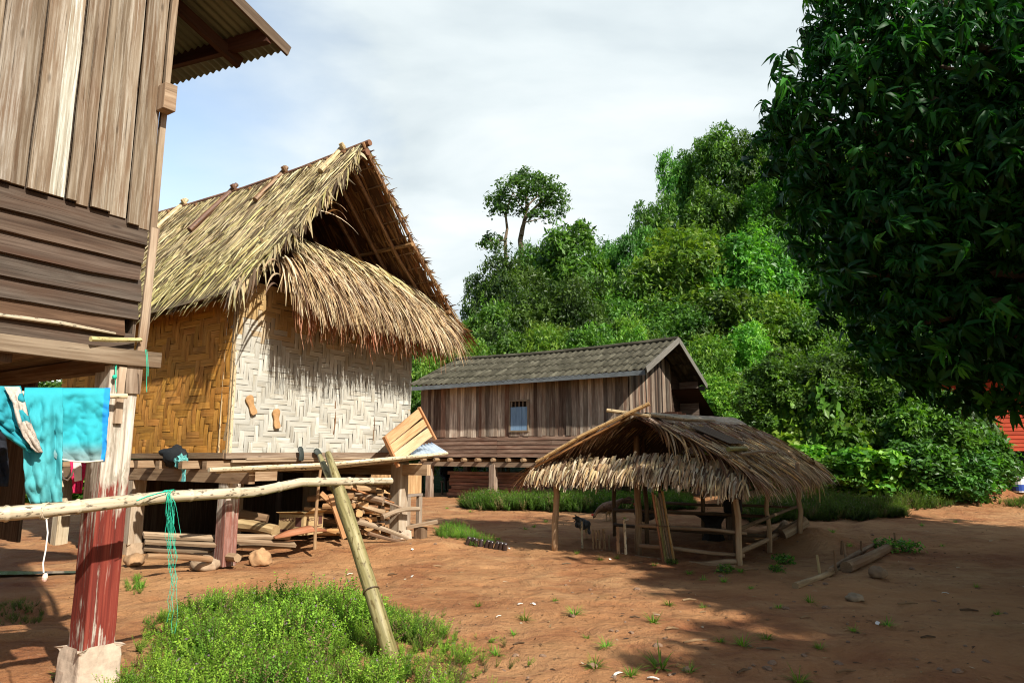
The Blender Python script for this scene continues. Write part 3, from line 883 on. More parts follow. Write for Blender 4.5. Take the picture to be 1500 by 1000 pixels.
def weave(P, nu, nv, w, outward, uvec, mb, pal, thick=.011, seed=1, zig=7):
    """Twill of flat bamboo laths: P origin, uvec along, up vertical; every visible float of a lath is one bulging piece."""
    r = random.Random(seed)
    vert = np.zeros((nu, nv), bool)
    for i in range(nu):
        for j in range(nv):
            band = (i // zig) % 2
            k = (i if band == 0 else -i)
            vert[i, j] = ((k + j + seed) % 6) < 3
    def piece(i0, i1, j0, j1, along_u, tone):
        g = .0025
        u0, u1, v0, v1 = i0 * w + g, i1 * w - g, j0 * w + g, j1 * w - g
        if along_u: u0 -= .012; u1 += .012
        else: v0 -= .012; v1 += .012
        u0 = max(u0, 0); v0 = max(v0, 0); u1 = min(u1, nu * w); v1 = min(v1, nv * w)
        j = [r.uniform(-.004, .004) for _ in range(4)]
        ou, ov = r.uniform(0, 40), r.uniform(0, 40)
        V = []; Q = []; U = []
        for k in range(5):
            t = k / 4; h = thick * math.sin(PI * (.10 + .80 * t)) + .001 + .05 * float(vnoise(np.float64((u0 + u1) * .45), np.float64((v0 + v1) * .5), seed + 3))
            if along_u:
                a_ = P + uvec * (u0 + (u1 - u0) * t) + UP * (v0 + j[0]) + outward * h
                c_ = P + uvec * (u0 + (u1 - u0) * t) + UP * (v1 + j[1]) + outward * (h + .0015)
            else:
                a_ = P + uvec * (u1 + j[0]) + UP * (v0 + (v1 - v0) * t) + outward * h
                c_ = P + uvec * (u0 + j[1]) + UP * (v0 + (v1 - v0) * t) + outward * (h + .0015)
            V += [tuple(a_), tuple(c_)]
            if k < 4:
                L = (u1 - u0) if along_u else (v1 - v0)
                Q.append([2 * k, 2 * k + 2, 2 * k + 3, 2 * k + 1])
                U.append([(ou + L * t, ov), (ou + L * (t + .25), ov), (ou + L * (t + .25), ov + w), (ou + L * t, ov + w)])
        mb.add(V, Q, U, col=tone)
    for i in range(nu):
        j = 0; st = pal(r, 0)
        while j < nv:
            if vert[i, j]:
                j1 = j
                while j1 < nv and vert[i, j1]: j1 += 1
                k = r.uniform(.86, 1.06); zf_ = pal(r, (j + j1) / 2 / nv)
                piece(i, i + 1, j, j1, False, tuple(x * k for x in zf_)); j = j1
            else: j += 1
    for j in range(nv):
        i = 0
        while i < nu:
            if not vert[i, j]:
                i1 = i
                while i1 < nu and not vert[i1, j]: i1 += 1
                k = r.uniform(.84, 1.05); zf_ = pal(r, (j + .5) / nv)
                piece(i, i1, j, j + 1, True, tuple(x * k for x in zf_)); i = i1
            else: i += 1
    # dark backing seen in the gaps
    a0 = P + outward * .002; W_, H_ = nu * w, nv * w
    mb.quad(a0, a0 + uvec * W_, a0 + uvec * W_ + UP * H_, a0 + UP * H_, col=(.3, .25, .2))
    bb = P - outward * .02
    mb.quad(bb, bb + UP * H_, bb + uvec * W_ + UP * H_, bb + uvec * W_, col=(.3, .25, .2))

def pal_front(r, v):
    # the lower wall is bleached nearly white; right under the eaves the bamboo keeps its gold, with sunlight through the thatch tinted in
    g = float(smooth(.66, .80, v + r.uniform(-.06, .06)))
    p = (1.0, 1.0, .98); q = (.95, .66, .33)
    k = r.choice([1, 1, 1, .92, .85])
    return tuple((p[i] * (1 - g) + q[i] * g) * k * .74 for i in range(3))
def pal_left(r, v):
    k = r.choice([1, 1.06, .94, .86, 1.1])
    return (k, k * r.uniform(.94, 1.04), k * r.uniform(.85, 1.1))
b = MB(21)
WW = .0740
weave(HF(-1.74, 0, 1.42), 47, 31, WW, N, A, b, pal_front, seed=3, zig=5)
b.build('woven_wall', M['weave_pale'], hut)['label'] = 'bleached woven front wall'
b = MB(22)
weave(HF(-1.74, -4.5, 1.42), 47, 23, .0957, -A, N, b, pal_left, seed=5, zig=4)
b.build('woven_wall', M['weave_gold'], hut)['label'] = 'golden woven side wall'
b = MB(23)
b.quad(HF(1.73, 0, 1.42), HF(1.73, -4.5, 1.42), HF(1.73, -4.5, 3.6), HF(1.73, 0, 3.6))
b.quad(HF(-1.74, -4.52, 1.42), HF(1.73, -4.52, 1.42), HF(1.73, -4.52, 3.6), HF(-1.74, -4.52, 3.6))
b.build('woven_wall', M['weave_gold'], hut)
b = MB(24)
for k in range(22):
    b.board(HF(-1.66 + .155 * k, -4.5, 1.40), HF(-1.66 + .155 * k, 0, 1.40), .15, .02, UP, seg=1)
b.build('floor', M['dark_plank'], hut)
# bamboo and lath trim
b = MB(); b.tube([HF(-1.775, -.13, 1.38), HF(-1.77, -.14, 2.4), HF(-1.765, -.13, 3.55)], [.014, .012, .012], 7, col=(1.2, 1.05, .8))
b.build('corner_strip', M['bamboo_pale'], hut)
b = MB(); b.board(HF(-1.72, .022, 1.42), HF(-1.725, .022, 3.5), .045, .016, N, seg=8, wob=.004, col=(1.25, 1.2, 1.1))
b.build('corner_strip', M['bamboo_pale'], hut)
b = MB(); b.board(HF(-1.76, -.02, 1.42), HF(-1.765, -.02, 3.6), .075, .02, -A, seg=8, wob=.004, col=(.85, .7, .5))
b.build('corner_strip', M['bamboo_pale'], hut)
b = MB(); b.board(HF(1.70, .02, 1.42), HF(1.70, .02, 3.5), .05, .02, N, seg=8, wob=.004, col=(1.1, 1.0, .85))
b.build('corner_strip', M['bamboo_pale'], hut)
for s_, z0, z1, kk in ((.02, 1.70, 2.32, .7), (.03, 1.75, 2.05, .8), (.86, 1.62, 2.18, .6)):
    b = MB(); b.tube([HF(s_, .018, z0), HF(s_ + .015, .02, (z0 + z1) / 2), HF(s_ + .01, .018, z1)], [.011, .012, .009], 6, lump=.25, col=(kk, kk * .85, kk * .7))
    b.build('batten', M['bamboo_brown'], hut)
b = MB(26)
b.board(HF(-1.80, .035, 1.385), HF(1.85, .035, 1.40), .075, .06, N, seg=12, wob=.004, col=(.9, .85, .8))
b.board(HF(-1.79, -4.6, 1.38), HF(-1.79, .02, 1.385), .075, .05, -A, seg=10, wob=.004, col=(.9, .8, .65))
b.build('sill', M['grey_plank'], hut)
b = MB(27)
b.board(HF(-1.7, .05, 1.315), HF(1.6, .05, 1.325), .03, .03, N, seg=12, wob=.004, col=(1.5, 1.45, 1.3))
b.board(HF(-1.5, .06, 1.345), HF(1.7, .06, 1.35), .018, .03, N, seg=12, wob=.003, col=(1.4, 1.35, 1.2))
for e_ in np.arange(-4.2, .1, .52):
    b.board(HF(-2.02, e_, 1.27), HF(1.75, e_, 1.29), .09, .10, UP, seg=2, col=(1.15, 1.0, .8))
b.build('joist', M['grey_plank'], hut)
b = MB(28)
b.board(HF(-1.72, -4.6, 1.13), HF(-1.72, .50, 1.13), .17, .09, -A, seg=5, col=(1.2, 1.05, .85))
b.board(HF(1.55, -4.6, 1.15), HF(1.55, .62, 1.15), .17, .10, -A, seg=5, col=(1.5, 1.35, 1.1))
b.board(HF(-1.60, -.10, 1.13), HF(-.9, -.10, 1.13), .16, .09, N, seg=5, col=(1.2, 1.05, .85))
b.build('floor_beam', M['grey_plank'], hut)
M['red_post_low'] = red_post_mat('red_post_low', .03, .95, .75)
M['plain_post'] = wood('plain_post', (.22, .155, .09), (.42, .33, .22), (.60, .51, .38), stain=(.3, .17, .09), stain_amt=.4, grain=26)
stilt(hut, HF(-1.66, -.02, 0), 1.24, .19, M['red_post_low'], zf=.02)
stilt(hut, HF(1.56, -.02, 0), 1.26, .21, M['plain_post'], zf=.16)
stilt(hut, HF(-1.66, -2.2, 0), 1.24, .20, M['plain_post'], zf=.14)
for s_, e_ in ((1.56, -2.2), (-1.66, -4.3), (1.56, -4.3), (0, -2.2)):
    stilt(hut, HF(s_, e_, 0), 1.24, .18, M['plain_post'], zf=-.02)
b = MB(132)
for k in range(24):
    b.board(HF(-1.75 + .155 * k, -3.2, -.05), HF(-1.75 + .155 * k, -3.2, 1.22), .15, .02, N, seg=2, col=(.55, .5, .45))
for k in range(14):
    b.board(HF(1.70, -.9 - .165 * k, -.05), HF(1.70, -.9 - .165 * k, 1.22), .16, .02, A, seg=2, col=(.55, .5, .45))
b.build('shade_screen', M['dark_plank'], hut)  # added dark screen that blocks the light from behind the hut
block('footing', hut, HF(1.60, 0, 0), .30, .30, -.1, .165, .1, M['concrete'], seed=8)
block('footing', hut, HF(-1.66, -2.2, 0), .36, .30, -.1, .145, .15, M['rock'], seed=9)

# ---- thatch
def pal_straw(n, rs, kind='straw'):
    base = {'straw': [(.72, .60, .33), (.64, .53, .30), (.78, .67, .41), (.50, .41, .24), (.58, .50, .22), (.17, .125, .075), (.10, .07, .045)],
            'pale': [(.64, .52, .32), (.55, .42, .25), (.70, .59, .40), (.46, .33, .18), (.60, .42, .21), (.28, .18, .10), (.13, .08, .05)],
            'brown': [(.36, .25, .17), (.45, .34, .24), (.28, .17, .11), (.52, .42, .31), (.33, .17, .10), (.20, .13, .10)],
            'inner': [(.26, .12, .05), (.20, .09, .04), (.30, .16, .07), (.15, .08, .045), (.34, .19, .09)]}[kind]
    base = np.array(base)
    c = base[rs.randint(0, len(base), n)]
    return c * rs.uniform(.75, 1.2, (n, 1)) * rs.uniform(.95, 1.05, (n, 3))

RA = HF(0, .485, 6.16)          # apex of the roof at the front
SLEFT, ZLEFT = -2.12, 3.42
SRIGHT, ZRIGHT = 2.64, 3.56
RB = -5.9                       # how far back the ridge runs
def slope_pt(side, t, e):       # t: 0 at ridge, 1 at eave; e outwards from the apex plane (negative = back)
    s, z = (SLEFT, ZLEFT) if side < 0 else (SRIGHT, ZRIGHT)
    sag = .10 * math.sin(PI * t)
    back = min(1.0, -e / 5.9)
    p = RA + N * e + A * (s * t) + UP * ((z - 6.16) * t - sag - .10 * math.sin(PI * back))
    return p
def slope_dir(side):
    s, z = (SLEFT, ZLEFT) if side < 0 else (SRIGHT, ZRIGHT)
    d = (A * s + UP * (z - 6.16)).normalized()
    n = d.cross(N); n = n if n.z > 0 else -n
    return d, n
def thatch_slope(side, rs, courses, per, kind, lens, lift=.02, e_front=.02, wid=(.011, .030), droop=.18, ang=.20, name='thatch', tt=(.03, 1.0)):
    d, n = slope_dir(side)
    R, D, Nn, L, W, DR, C = [], [], [], [], [], [], []
    for c in range(courses):
        t = tt[0] + (tt[1] - tt[0]) * c / (courses - 1)
        for k in range(per):
            e = -rs.uniform(0, 5.95) + e_front
            jt = rs.normal(0, .022)
            p = slope_pt(side, max(0, t + jt - .10), e)
            q = n * (lift + rs.uniform(0, .045))
            R.append(p + q)
            dd = d + N * rs.normal(0, ang) + n * rs.normal(.0, .05)
            D.append(dd); Nn.append(n + N * rs.normal(0, .35))
            L.append(rs.uniform(*lens)); W.append(rs.uniform(*wid)); DR.append(droop * rs.uniform(.3, 1.5))
    m = len(R)
    cc = pal_straw(m, rs, kind)
    return strips(R, D, Nn, L, W, DR, cc, 4, .10, rs)

def add_strips(mb, s): mb.add(s[0], s[1], s[2], None, None, s[3])
rs = np.random.RandomState(5)
b = MB(31)
V, Q, U, C = thatch_slope(-1, rs, 17, 520, 'straw', (.40, .74), tt=(.03, .92))
# older, greener leaf towards the eave
zrel = smooth(4.9, 3.6, V[:, 2])[:, None]
C[:, :3] = C[:, :3] * (1 - .3 * zrel) + C[:, :3] * np.array([.86, .98, .45]) * (.3 * zrel)
b.add(V, Q, U, None, None, C)
# thatch bed below the leaves
d_, n_ = slope_dir(-1)
for i in range(10):
    for j in range(12):
        t0, t1 = i / 10, (i + 1) / 10; e0, e1 = -5.9 * j / 12, -5.9 * (j + 1) / 12
        b.quad(slope_pt(-1, t0, e0), slope_pt(-1, t1, e0), slope_pt(-1, t1, e1), slope_pt(-1, t0, e1), col=(.16, .12, .07))
        dn = n_ * -.07
        b.quad(slope_pt(-1, t0, e0) + dn, slope_pt(-1, t0, e1) + dn, slope_pt(-1, t1, e1) + dn, slope_pt(-1, t1, e0) + dn, col=(.12, .07, .035))
# loose front edge of the slope, leaf ends hanging over the gable
m = 240
t_ = rs.uniform(.02, .98, m)
R = [slope_pt(-1, t, .0 + rs.uniform(-.25, .03)) + n_ * rs.uniform(0, .05) for t in t_]
D = [d_ * rs.uniform(.4, 1.0) + N * rs.uniform(.1, .75) for _ in range(m)]
add_strips(b, strips(R, D, [n_] * m, rs.uniform(.3, .62, m), rs.uniform(.02, .045, m), rs.uniform(.3, 1.3, m), pal_straw(m, rs, 'straw'), 5, .3, rs))
b.build('thatch', M['straw'], hut)['label'] = 'sunlit slope of yellow grey palm thatch'
# right slope: outer leaf, and the brown underside with its panels
rs = np.random.RandomState(6)
b = MB(32)
add_strips(b, thatch_slope(1, rs, 13, 190, 'straw', (.42, .75)))
d_, n_ = slope_dir(1)
for i in range(10):
    for j in range(12):
        t0, t1 = i / 10, (i + 1) / 10 * 1.0; e0, e1 = -.12 - 5.8 * j / 12, -.12 - 5.8 * (j + 1) / 12
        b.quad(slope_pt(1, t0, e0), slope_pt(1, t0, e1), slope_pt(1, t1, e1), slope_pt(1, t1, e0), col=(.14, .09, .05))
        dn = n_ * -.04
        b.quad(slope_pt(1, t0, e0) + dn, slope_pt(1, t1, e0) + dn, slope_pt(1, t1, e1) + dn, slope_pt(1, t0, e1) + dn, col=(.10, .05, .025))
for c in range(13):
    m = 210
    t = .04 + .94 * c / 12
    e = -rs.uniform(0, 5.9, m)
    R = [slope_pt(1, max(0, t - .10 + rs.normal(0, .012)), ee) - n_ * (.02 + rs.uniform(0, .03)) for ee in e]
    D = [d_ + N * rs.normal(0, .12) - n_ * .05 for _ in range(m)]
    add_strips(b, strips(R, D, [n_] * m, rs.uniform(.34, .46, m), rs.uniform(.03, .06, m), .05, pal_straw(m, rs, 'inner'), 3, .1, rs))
# ragged ends of the leaf panels sticking past the gable edge
for c in range(14):
    t = .05 + .92 * c / 13; m = 9
    R = [slope_pt(1, t + rs.normal(0, .012), rs.uniform(-.05, .03)) for _ in range(m)]
    D = [N * rs.uniform(.5, 1) + d_ * rs.uniform(-.3, .8) + n_ * rs.uniform(-.2, .2) for _ in range(m)]
    add_strips(b, strips(R, D, [n_] * m, rs.uniform(.08, .24, m), rs.uniform(.012, .035, m), .2, pal_straw(m, rs, 'brown'), 3, .2, rs))
m = 130
R = [slope_pt(1, rs.uniform(.93, 1.02), -rs.uniform(-.1, 1.6)) for _ in range(m)]
D = [d_ + N * rs.normal(.25, .25) for _ in range(m)]
add_strips(b, strips(R, D, [n_] * m, rs.uniform(.15, .5, m), rs.uniform(.012, .03, m), .3, pal_straw(m, rs, 'inner'), 3, .2, rs))
b.build('thatch', M['straw'], hut)['label'] = 'shaded slope of brown palm thatch seen from below'
# far gable closed with old leaf
b = MB(33)
p0, p1, p2 = slope_pt(-1, .98, -5.5), slope_pt(1, .98, -5.5), slope_pt(1, .02, -5.5)
b.quad(p0, p1, p2, p2 + A * -.02, col=(.14, .09, .05))
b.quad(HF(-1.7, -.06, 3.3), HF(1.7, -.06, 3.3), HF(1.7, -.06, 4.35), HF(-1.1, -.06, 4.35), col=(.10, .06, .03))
b.build('gable_screen', M['straw'], hut)
# apron of thatch across the gable end
rs = np.random.RandomState(8)
b = MB(34)
courses = [(-.05, 4.50, .62, 560, .34, 'straw'), (.10, 4.40, .70, 620, .42, 'straw'), (.25, 4.22, .85, 700, .6, 'pale'), (.36, 4.02, .95, 760, .8, 'pale'), (.46, 3.86, 1.02, 860, 1.15, 'pale')]
for e0, z0, L0, m, dr, kd in courses:
    s_ = rs.uniform(-1.36, 2.16, m) if e0 > .3 else rs.uniform(-1.1, 2.3, m)
    f = (s_ + 1.6) / 3.9
    R = [HF(s, e0 + rs.normal(0, .03), z0 - .30 * ff ** 1.4 + .10 * math.sin(PI * min(1, max(0, ff))) + rs.normal(0, .03)) for s, ff in zip(s_, f)]
    spread = np.where(s_ < -1.2, -.22, np.where(s_ > 2.0, .25, 0.0))
    D = [N * (.78 + rs.normal(0, .08)) - UP * (.32 + rs.uniform(0, .2)) + A * (rs.normal(0, .13) + sp_) for sp_ in spread]
    L = rs.uniform(.75, 1.12, m) * L0 * (.93 - .22 * f)
    tuft = vnoise(s_ * 3.1, s_ * 0 + e0 * 7, 3)
    L = L * (.80 + .35 * tuft)
    cc = pal_straw(m, rs, kd)
    add_strips(b, strips(R, D, [N * .5 + UP + A * rs.normal(0, .4) for _ in range(m)], L, rs.uniform(.013, .033, m), dr * rs.uniform(.8, 1.5, m), cc, 6, .16, rs))
# red brown dry tips under the fringe
m = 420
s_ = rs.uniform(-1.30, 2.2, m); f = (s_ + 1.6) / 3.9
R = [HF(s, rs.uniform(.40, .62), 3.66 - .18 * ff + rs.normal(0, .07)) for s, ff in zip(s_, f)]
D = [N * rs.uniform(.05, .3) - UP + A * rs.normal(0, .14) for _ in range(m)]
cc = pal_straw(m, rs, 'brown') * np.array([1.3, .95, .8])
add_strips(b, strips(R, D, [N] * m, rs.uniform(.35, .80, m) * (1 - .25 * f), rs.uniform(.014, .032, m), .3, cc, 4, .25, rs))
# bed of the apron
for i in range(8):
    s0, s1 = -1.45 + 3.6 * i / 8, -1.45 + 3.6 * (i + 1) / 8
    z0, z1 = 4.38 - .25 * i / 8, 4.38 - .25 * (i + 1) / 8
    b.quad(HF(s0, -.04, z0), HF(s0, .44, z0 - .52), HF(s1, .44, z1 - .52), HF(s1, -.04, z1), col=(.16, .10, .05))
    b.quad(HF(s0, .44, z0 - .52), HF(s0, .5, z0 - .85), HF(s1, .5, z1 - .85), HF(s1, .44, z1 - .52), col=(.20, .12, .06))
# a few long loose leaves
for s0, e0, z0, dx in ((-1.55, .55, 3.9, -.5), (-1.45, .5, 3.75, -.6), (-1.5, .5, 3.6, -.45), (-.75, .30, 5.0, .0), (-.95, .40, 4.85, .4), (-.6, .35, 4.9, -.15)):
    add_strips(b, strips([HF(s0, e0, z0)], [A * dx + N * .4 + UP * .1], [UP + N], [.8], [.032], [1.1], pal_straw(1, rs, 'pale'), 7, .1, rs))
b.build('thatch', M['straw'], hut)['label'] = 'shaggy straw coloured apron of thatch hanging over the front wall'
# roof timbers
b = MB(35)
b.tube([RA + N * .10 + UP * .045, slope_pt(-1, 0, -1.5) + UP * .05, slope_pt(-1, 0, -3) + UP * .06, slope_pt(-1, 0, -4.6) + UP * .05, slope_pt(-1, 0, -6.1) + UP * .04], [.05, .045, .045, .05, .05], 8, col=(.8, .6, .5))
b.tube([RA + N * .06 - UP * .10, slope_pt(-1, 0, -6) - UP * .10], [.055, .05], 8, col=(.7, .5, .45))
b.build('ridge_pole', M['bamboo_brown'], hut)
for e_, L1, L2, kk in ((-.55, .55, .17, (1.0, .92, .7)), (-1.95, .75, .20, (.9, .82, .66)), (-3.35, 1.15, .22, (.55, .42, .38)), (-4.9, .7, .20, (1.0, .92, .7))):
    b = MB(); dl, nl = slope_dir(-1)
    q = slope_pt(-1, 0, e_) + nl * .07
    b.tube([q - dl * L2 + UP * .03, q, q + dl * L1], [.042, .046, .05], 8, col=kk, lump=.06)
    dr_, nr_ = slope_dir(1)
    q = slope_pt(1, 0, e_ + .08) + nr_ * .07
    b.tube([q - dr_ * .18, q + dr_ * .6], [.04, .045], 8, col=kk)
    b.build('ridge_clamp', M['bamboo_brown'] if kk[0] < 1 else M['bamboo_pale'], hut)
b = MB(36)
dr_, nr_ = slope_dir(1)
for e_, off in ((.01, -.03), (-.35, -.10), (-.75, -.10), (-1.15, -.10), (-1.9, -.10), (-2.7, -.10), (-3.5, -.10), (-4.3, -.1), (-5.2, -.1)):
    b.tube([slope_pt(1, -.02, e_) + nr_ * off, slope_pt(1, .5, e_) + nr_ * off, slope_pt(1, 1.0, e_ + .02) + nr_ * off], [.034, .032, .026], 7, col=(1.0, .85, .7))
for e_ in (-.3, -1.5, -2.7, -4, -5.3):
    b.tube([slope_pt(-1, 0, e_) - UP * .12, slope_pt(-1, .97, e_) - UP * .12], [.035, .03], 6)
b.build('rafter', M['bamboo_brown'], hut)
b = MB(37)
for t in (.44, .83):
    b.tube([slope_pt(1, t, .06) - nr_ * .09, slope_pt(1, t, -5.8) - nr_ * .09], [.035, .03], 7, col=(1.1, 1.0, .8))
for t in np.linspace(.08, .97, 12):
    b.tube([slope_pt(1, t, .05) - nr_ * .055, slope_pt(1, t, -5.8) - nr_ * .055], [.012, .012], 5)
    b.tube([slope_pt(-1, t, .0) - UP * .09, slope_pt(-1, t, -5.8) - UP * .09], [.012, .012], 5)
b.build('purlin', M['bamboo_brown'], hut)
# ------------------------------------------------------------ plank house with fibre cement roof, middle distance
FC = Vector((3.8, 18.9, 0))      # its near right corner; walls run along -N and A
def FH(l, d, z): return FC - N * l + A * d + UP * z      # l: along the long wall to the left; d: depth
FL = 8.15
fh = thing('stilt_house', 'long weathered plank house on stilts with ribbed grey roof and small blue window shutter', 'house', FH(4, 2, 0))
def tone_house(r):
    return r.choice([(1, 1.0, .98), (.7, .66, .62), (1.35, 1.38, 1.34), (.42, .36, .33), (1.15, 1.15, 1.1), (.8, .62, .54), (1.9, 2.0, 1.98), (.6, .6, .58), (1.0, .98, .92), (1.4, 1.4, 1.35)])
b = MB(41); r = random.Random(12)
l = .62; WX0, WX1 = 4.45, 5.17       # window opening along l, set below from the picture
wa = at_plane(748, 600, FC, A); wb = at_plane(775, 600, FC, A)
WX0 = (FC - wb).dot(N); WX1 = (FC - wa).dot(N)
WZ0 = at_plane(761, 631, FC, A).z; WZ1 = at_plane(761, 587, FC, A).z
while l < FL:
    wd = r.uniform(.10, .20)
    t = tone_house(r); k = r.uniform(1.3, 1.8); t = tuple(x * k for x in t)
    off = -.012 - r.uniform(0, .022)
    lm = l + wd / 2
    if lm + wd / 2 > WX0 and lm - wd / 2 < WX1:
        b.board(FH(lm, off, 1.96), FH(lm, off, WZ0), wd + .006, .02, -A, seg=2, col=t)
        b.board(FH(lm, off, WZ1), FH(lm, off, 3.75), wd + .006, .02, -A, seg=2, col=t)
    else:
        b.board(FH(lm, off, 1.96 + r.uniform(-.02, .015)), FH(lm + r.uniform(-.008, .008), off, 3.75), wd + .004, .02, -A, seg=4, col=t, wob=.004)
    l += wd
b.build('wall', M['house_plank'], fh)['label'] = 'upright boards of the long wall'
b = MB(42)
for k in range(5):
    z0 = 1.33 + .128 * k
    cuts = [.62, 2.2, 5.05, FL] if k % 2 == 0 else [.62, 3.1, 5.05, FL]
    for c0, c1 in zip(cuts[:-1], cuts[1:]):
        kk = r.uniform(.95, 1.4)
        b.board(FH(c0 + .004, -.02, z0 + .06), FH(c1 - .004, -.02, z0 + .06), .135, .022, (-A + UP * .12), seg=6, col=(kk * 1.0, kk * .82, kk * .74), wob=.004)
b.build('wall', M['house_plank'], fh)['label'] = 'lapped boards of the lower wall'
b = MB(43)
GW = .62
d = .0
while d < 3.3:
    wd = r.uniform(.07, .15); t = tone_house(r); kk = r.choice([.25, .3, .8, 1.2, .9])
    b.board(FH(GW - .012 - r.uniform(0, .03), d + wd / 2, 1.3), FH(GW - .012 - r.uniform(0, .03), d + wd / 2, 3.80 + min(d, 4.4 - d) * .44), wd - .004, .02, N, seg=4, col=tuple(x * kk for x in t))
    d += wd
b.quad(FH(GW + .02, 0, 1.3), FH(GW + .02, 4.4, 1.3), FH(GW + .02, 4.4, 3.8), FH(GW + .02, 0, 3.8), col=(.25, .2, .17))
b.quad(FH(GW + .02, 0, 3.8), FH(GW + .02, 4.4, 3.8), FH(GW + .02, 2.2, 4.75), FH(GW + .02, 2.2, 4.76), col=(.25, .2, .17))
b.build('wall', M['house_plank'], fh)['label'] = 'upright boards of the gable end'
b = MB(44)
b.quad(FH(FL, 0, 1.3), FH(FL, 4.4, 1.3), FH(FL, 4.4, 3.8), FH(FL, 0, 3.8))
b.quad(FH(0, 4.4, 1.3), FH(FL, 4.4, 1.3), FH(FL, 4.4, 3.8), FH(0, 4.4, 3.8))
b.quad(FH(FL, .0, 3.8), FH(FL, 4.4, 3.8), FH(FL, 2.2, 4.7), FH(FL, 2.2, 4.7))
b.build('wall', M['house_plank'], fh)
b = MB(45)
b.quad(FH(0, 0, 1.34), FH(FL, 0, 1.34), FH(FL, 4.4, 1.34), FH(0, 4.4, 1.34))
b.quad(FH(0, 0, 1.31), FH(0, 4.4, 1.31), FH(FL, 4.4, 1.31), FH(FL, 0, 1.31))
b.build('floor', M['dark_plank'], fh)
b = MB(46)
b.board(FH(-.2, -.03, 1.08), FH(FL + .05, -.03, 1.10), .14, .09, A, seg=10, col=(1.1, 1, .9))
b.board(FH(-.2, 2.1, 1.1), FH(FL, 2.1, 1.1), .14, .09, A, seg=4)
b.board(FH(-.2, 4.3, 1.1), FH(FL, 4.3, 1.1), .14, .09, A, seg=4)
b.build('floor_beam', M['grey_plank'], fh)
b = MB(47)
for k in range(15):
    ll = .12 + .56 * k
    b.tube([FH(ll, -.16 - rnd.uniform(0, .08), 1.235), FH(ll, 4.3, 1.235)], [.058, .055], 8, col=(1.1, 1, .85))
b.build('joist', M['log'], fh)
for ll in (.1, 2.6, 5.2, 7.75):
    for dd in (-.02, 2.1, 4.3):
        if dd > 0 and ll in (2.6,): pass
        stilt(fh, FH(ll, dd, 0), 1.10, .20, M['grey_plank'], zf=-.02, lean=(rnd.uniform(-.04, .04), 0))
# window with blue shutter and bars
fr = thing('window', None, None); fr.parent = fh; fr.location = (0, 0, 0)
bpy.data.objects.remove(fr)
b = MB(48)
for (p, q) in ((FH(WX0, -.045, WZ0 - .03), FH(WX0, -.045, WZ1 + .03)), (FH(WX1, -.045, WZ0 - .03), FH(WX1, -.045, WZ1 + .03))):
    b.board(p, q, .05, .05, -A, seg=2, col=(1.1, 1.1, 1.0))
b.board(FH(WX0 + .025, -.047, WZ1 + .005), FH(WX1 - .025, -.047, WZ1 + .005), .05, .05, -A, seg=2, col=(1.1, 1.1, 1.0))
b.board(FH(WX0 + .025, -.047, WZ0 - .005), FH(WX1 - .025, -.047, WZ0 - .005), .05, .05, -A, seg=2, col=(1.1, 1.1, 1.0))
b.quad(FH(WX0, .03, WZ0), FH(WX1, .03, WZ0), FH(WX1, .03, WZ1), FH(WX0, .03, WZ1), col=(.1, .09, .08))
win = b.build('window', M['grey_plank'], fh)
b = MB(49); zsh = WZ1 - .19
for k in range(3):
    w3 = (WX1 - WX0 - .07) / 3
    b.board(FH(WX0 + .035 + w3 * (k + .5), -.05, WZ0 + .02), FH(WX0 + .035 + w3 * (k + .5), -.05, zsh), w3 - .006, .02, -A, seg=2, col=(1, 1, 1))
b.build('shutter', M['blue_paint'], win)
b = MB(50)
for k in range(5):
    ll = WX0 + .06 + (WX1 - WX0 - .12) * k / 4
    b.board(FH(ll, -.03, zsh - .02), FH(ll, -.03, WZ1), .035, .02, -A, seg=1, col=(1.1, 1.05, .95))
b.build('window_bars', M['grey_plank'], win)
# roof: ribbed fibre cement sheets in lapped courses
def far_slope(side):
    ls = np.arange(-.12, FL + .35, .03)
    rows = []
    V = []; ZO = []
    ncourse = 4
    mb = MB(51 + side)
    for c in range(ncourse):
        t0, t1 = c / ncourse, (c + 1) / ncourse + .03
        tt = np.linspace(t0, min(t1, 1.0), 4)
        LL, TT = np.meshgrid(ls, tt)
        DD = (2.2 - 2.72 * TT) if side == 0 else (2.2 + 2.62 * TT)
        sag = .07 * np.sin(np.pi * np.clip(LL / FL, 0, 1)) * 1.0
        hmp = .018 * fbm(LL * 1.5 + c * 7, TT * 2 + c, 2, 3)
        ZZ = 4.88 - 1.20 * TT + .028 * np.cos(LL * 2 * PI / .21) + .028 * (1 - (TT - t0) / (t1 - t0)) * 0 + .022 * ((TT - t0) / (t1 - t0)) - sag + hmp
        jog = (c % 2) * .0
        px = FC.x - N.x * LL + A.x * DD; py = FC.y - N.y * LL + A.y * DD
        v = np.stack([px, py, ZZ], -1).reshape(-1, 3)
        R_, C_ = LL.shape
        i2 = np.arange(R_ * C_).reshape(R_, C_)
        q = np.stack([i2[:-1, :-1], i2[:-1, 1:], i2[1:, 1:], i2[1:, :-1]], -1).reshape(-1, 4)
        uv = np.stack([TT * 2.9 + c * 3.3, LL], -1).reshape(-1, 2)[q]
        mb.add(v, q, uv)
    o = mb.build('roof', M['fibre_cement'], fh, smooth_shade=True)
    s = o.modifiers.new('Solidify', 'SOLIDIFY'); s.thickness = .012
    return o
far_slope(0); far_slope(1)
b = MB(53)
ps = [FH(l_, 2.2, 4.90 - .07 * math.sin(PI * min(1, max(0, l_ / FL)))) for l_ in np.linspace(-.14, FL + .3, 14)]
b.tube(ps, [.085] * 14, 8)
b.build('ridge_cap', M['fibre_cement'], fh)
b = MB(54)
b.board(FH(-.1, -.50, 3.60), FH(FL + .3, -.50, 3.58), .13, .03, A, seg=10)
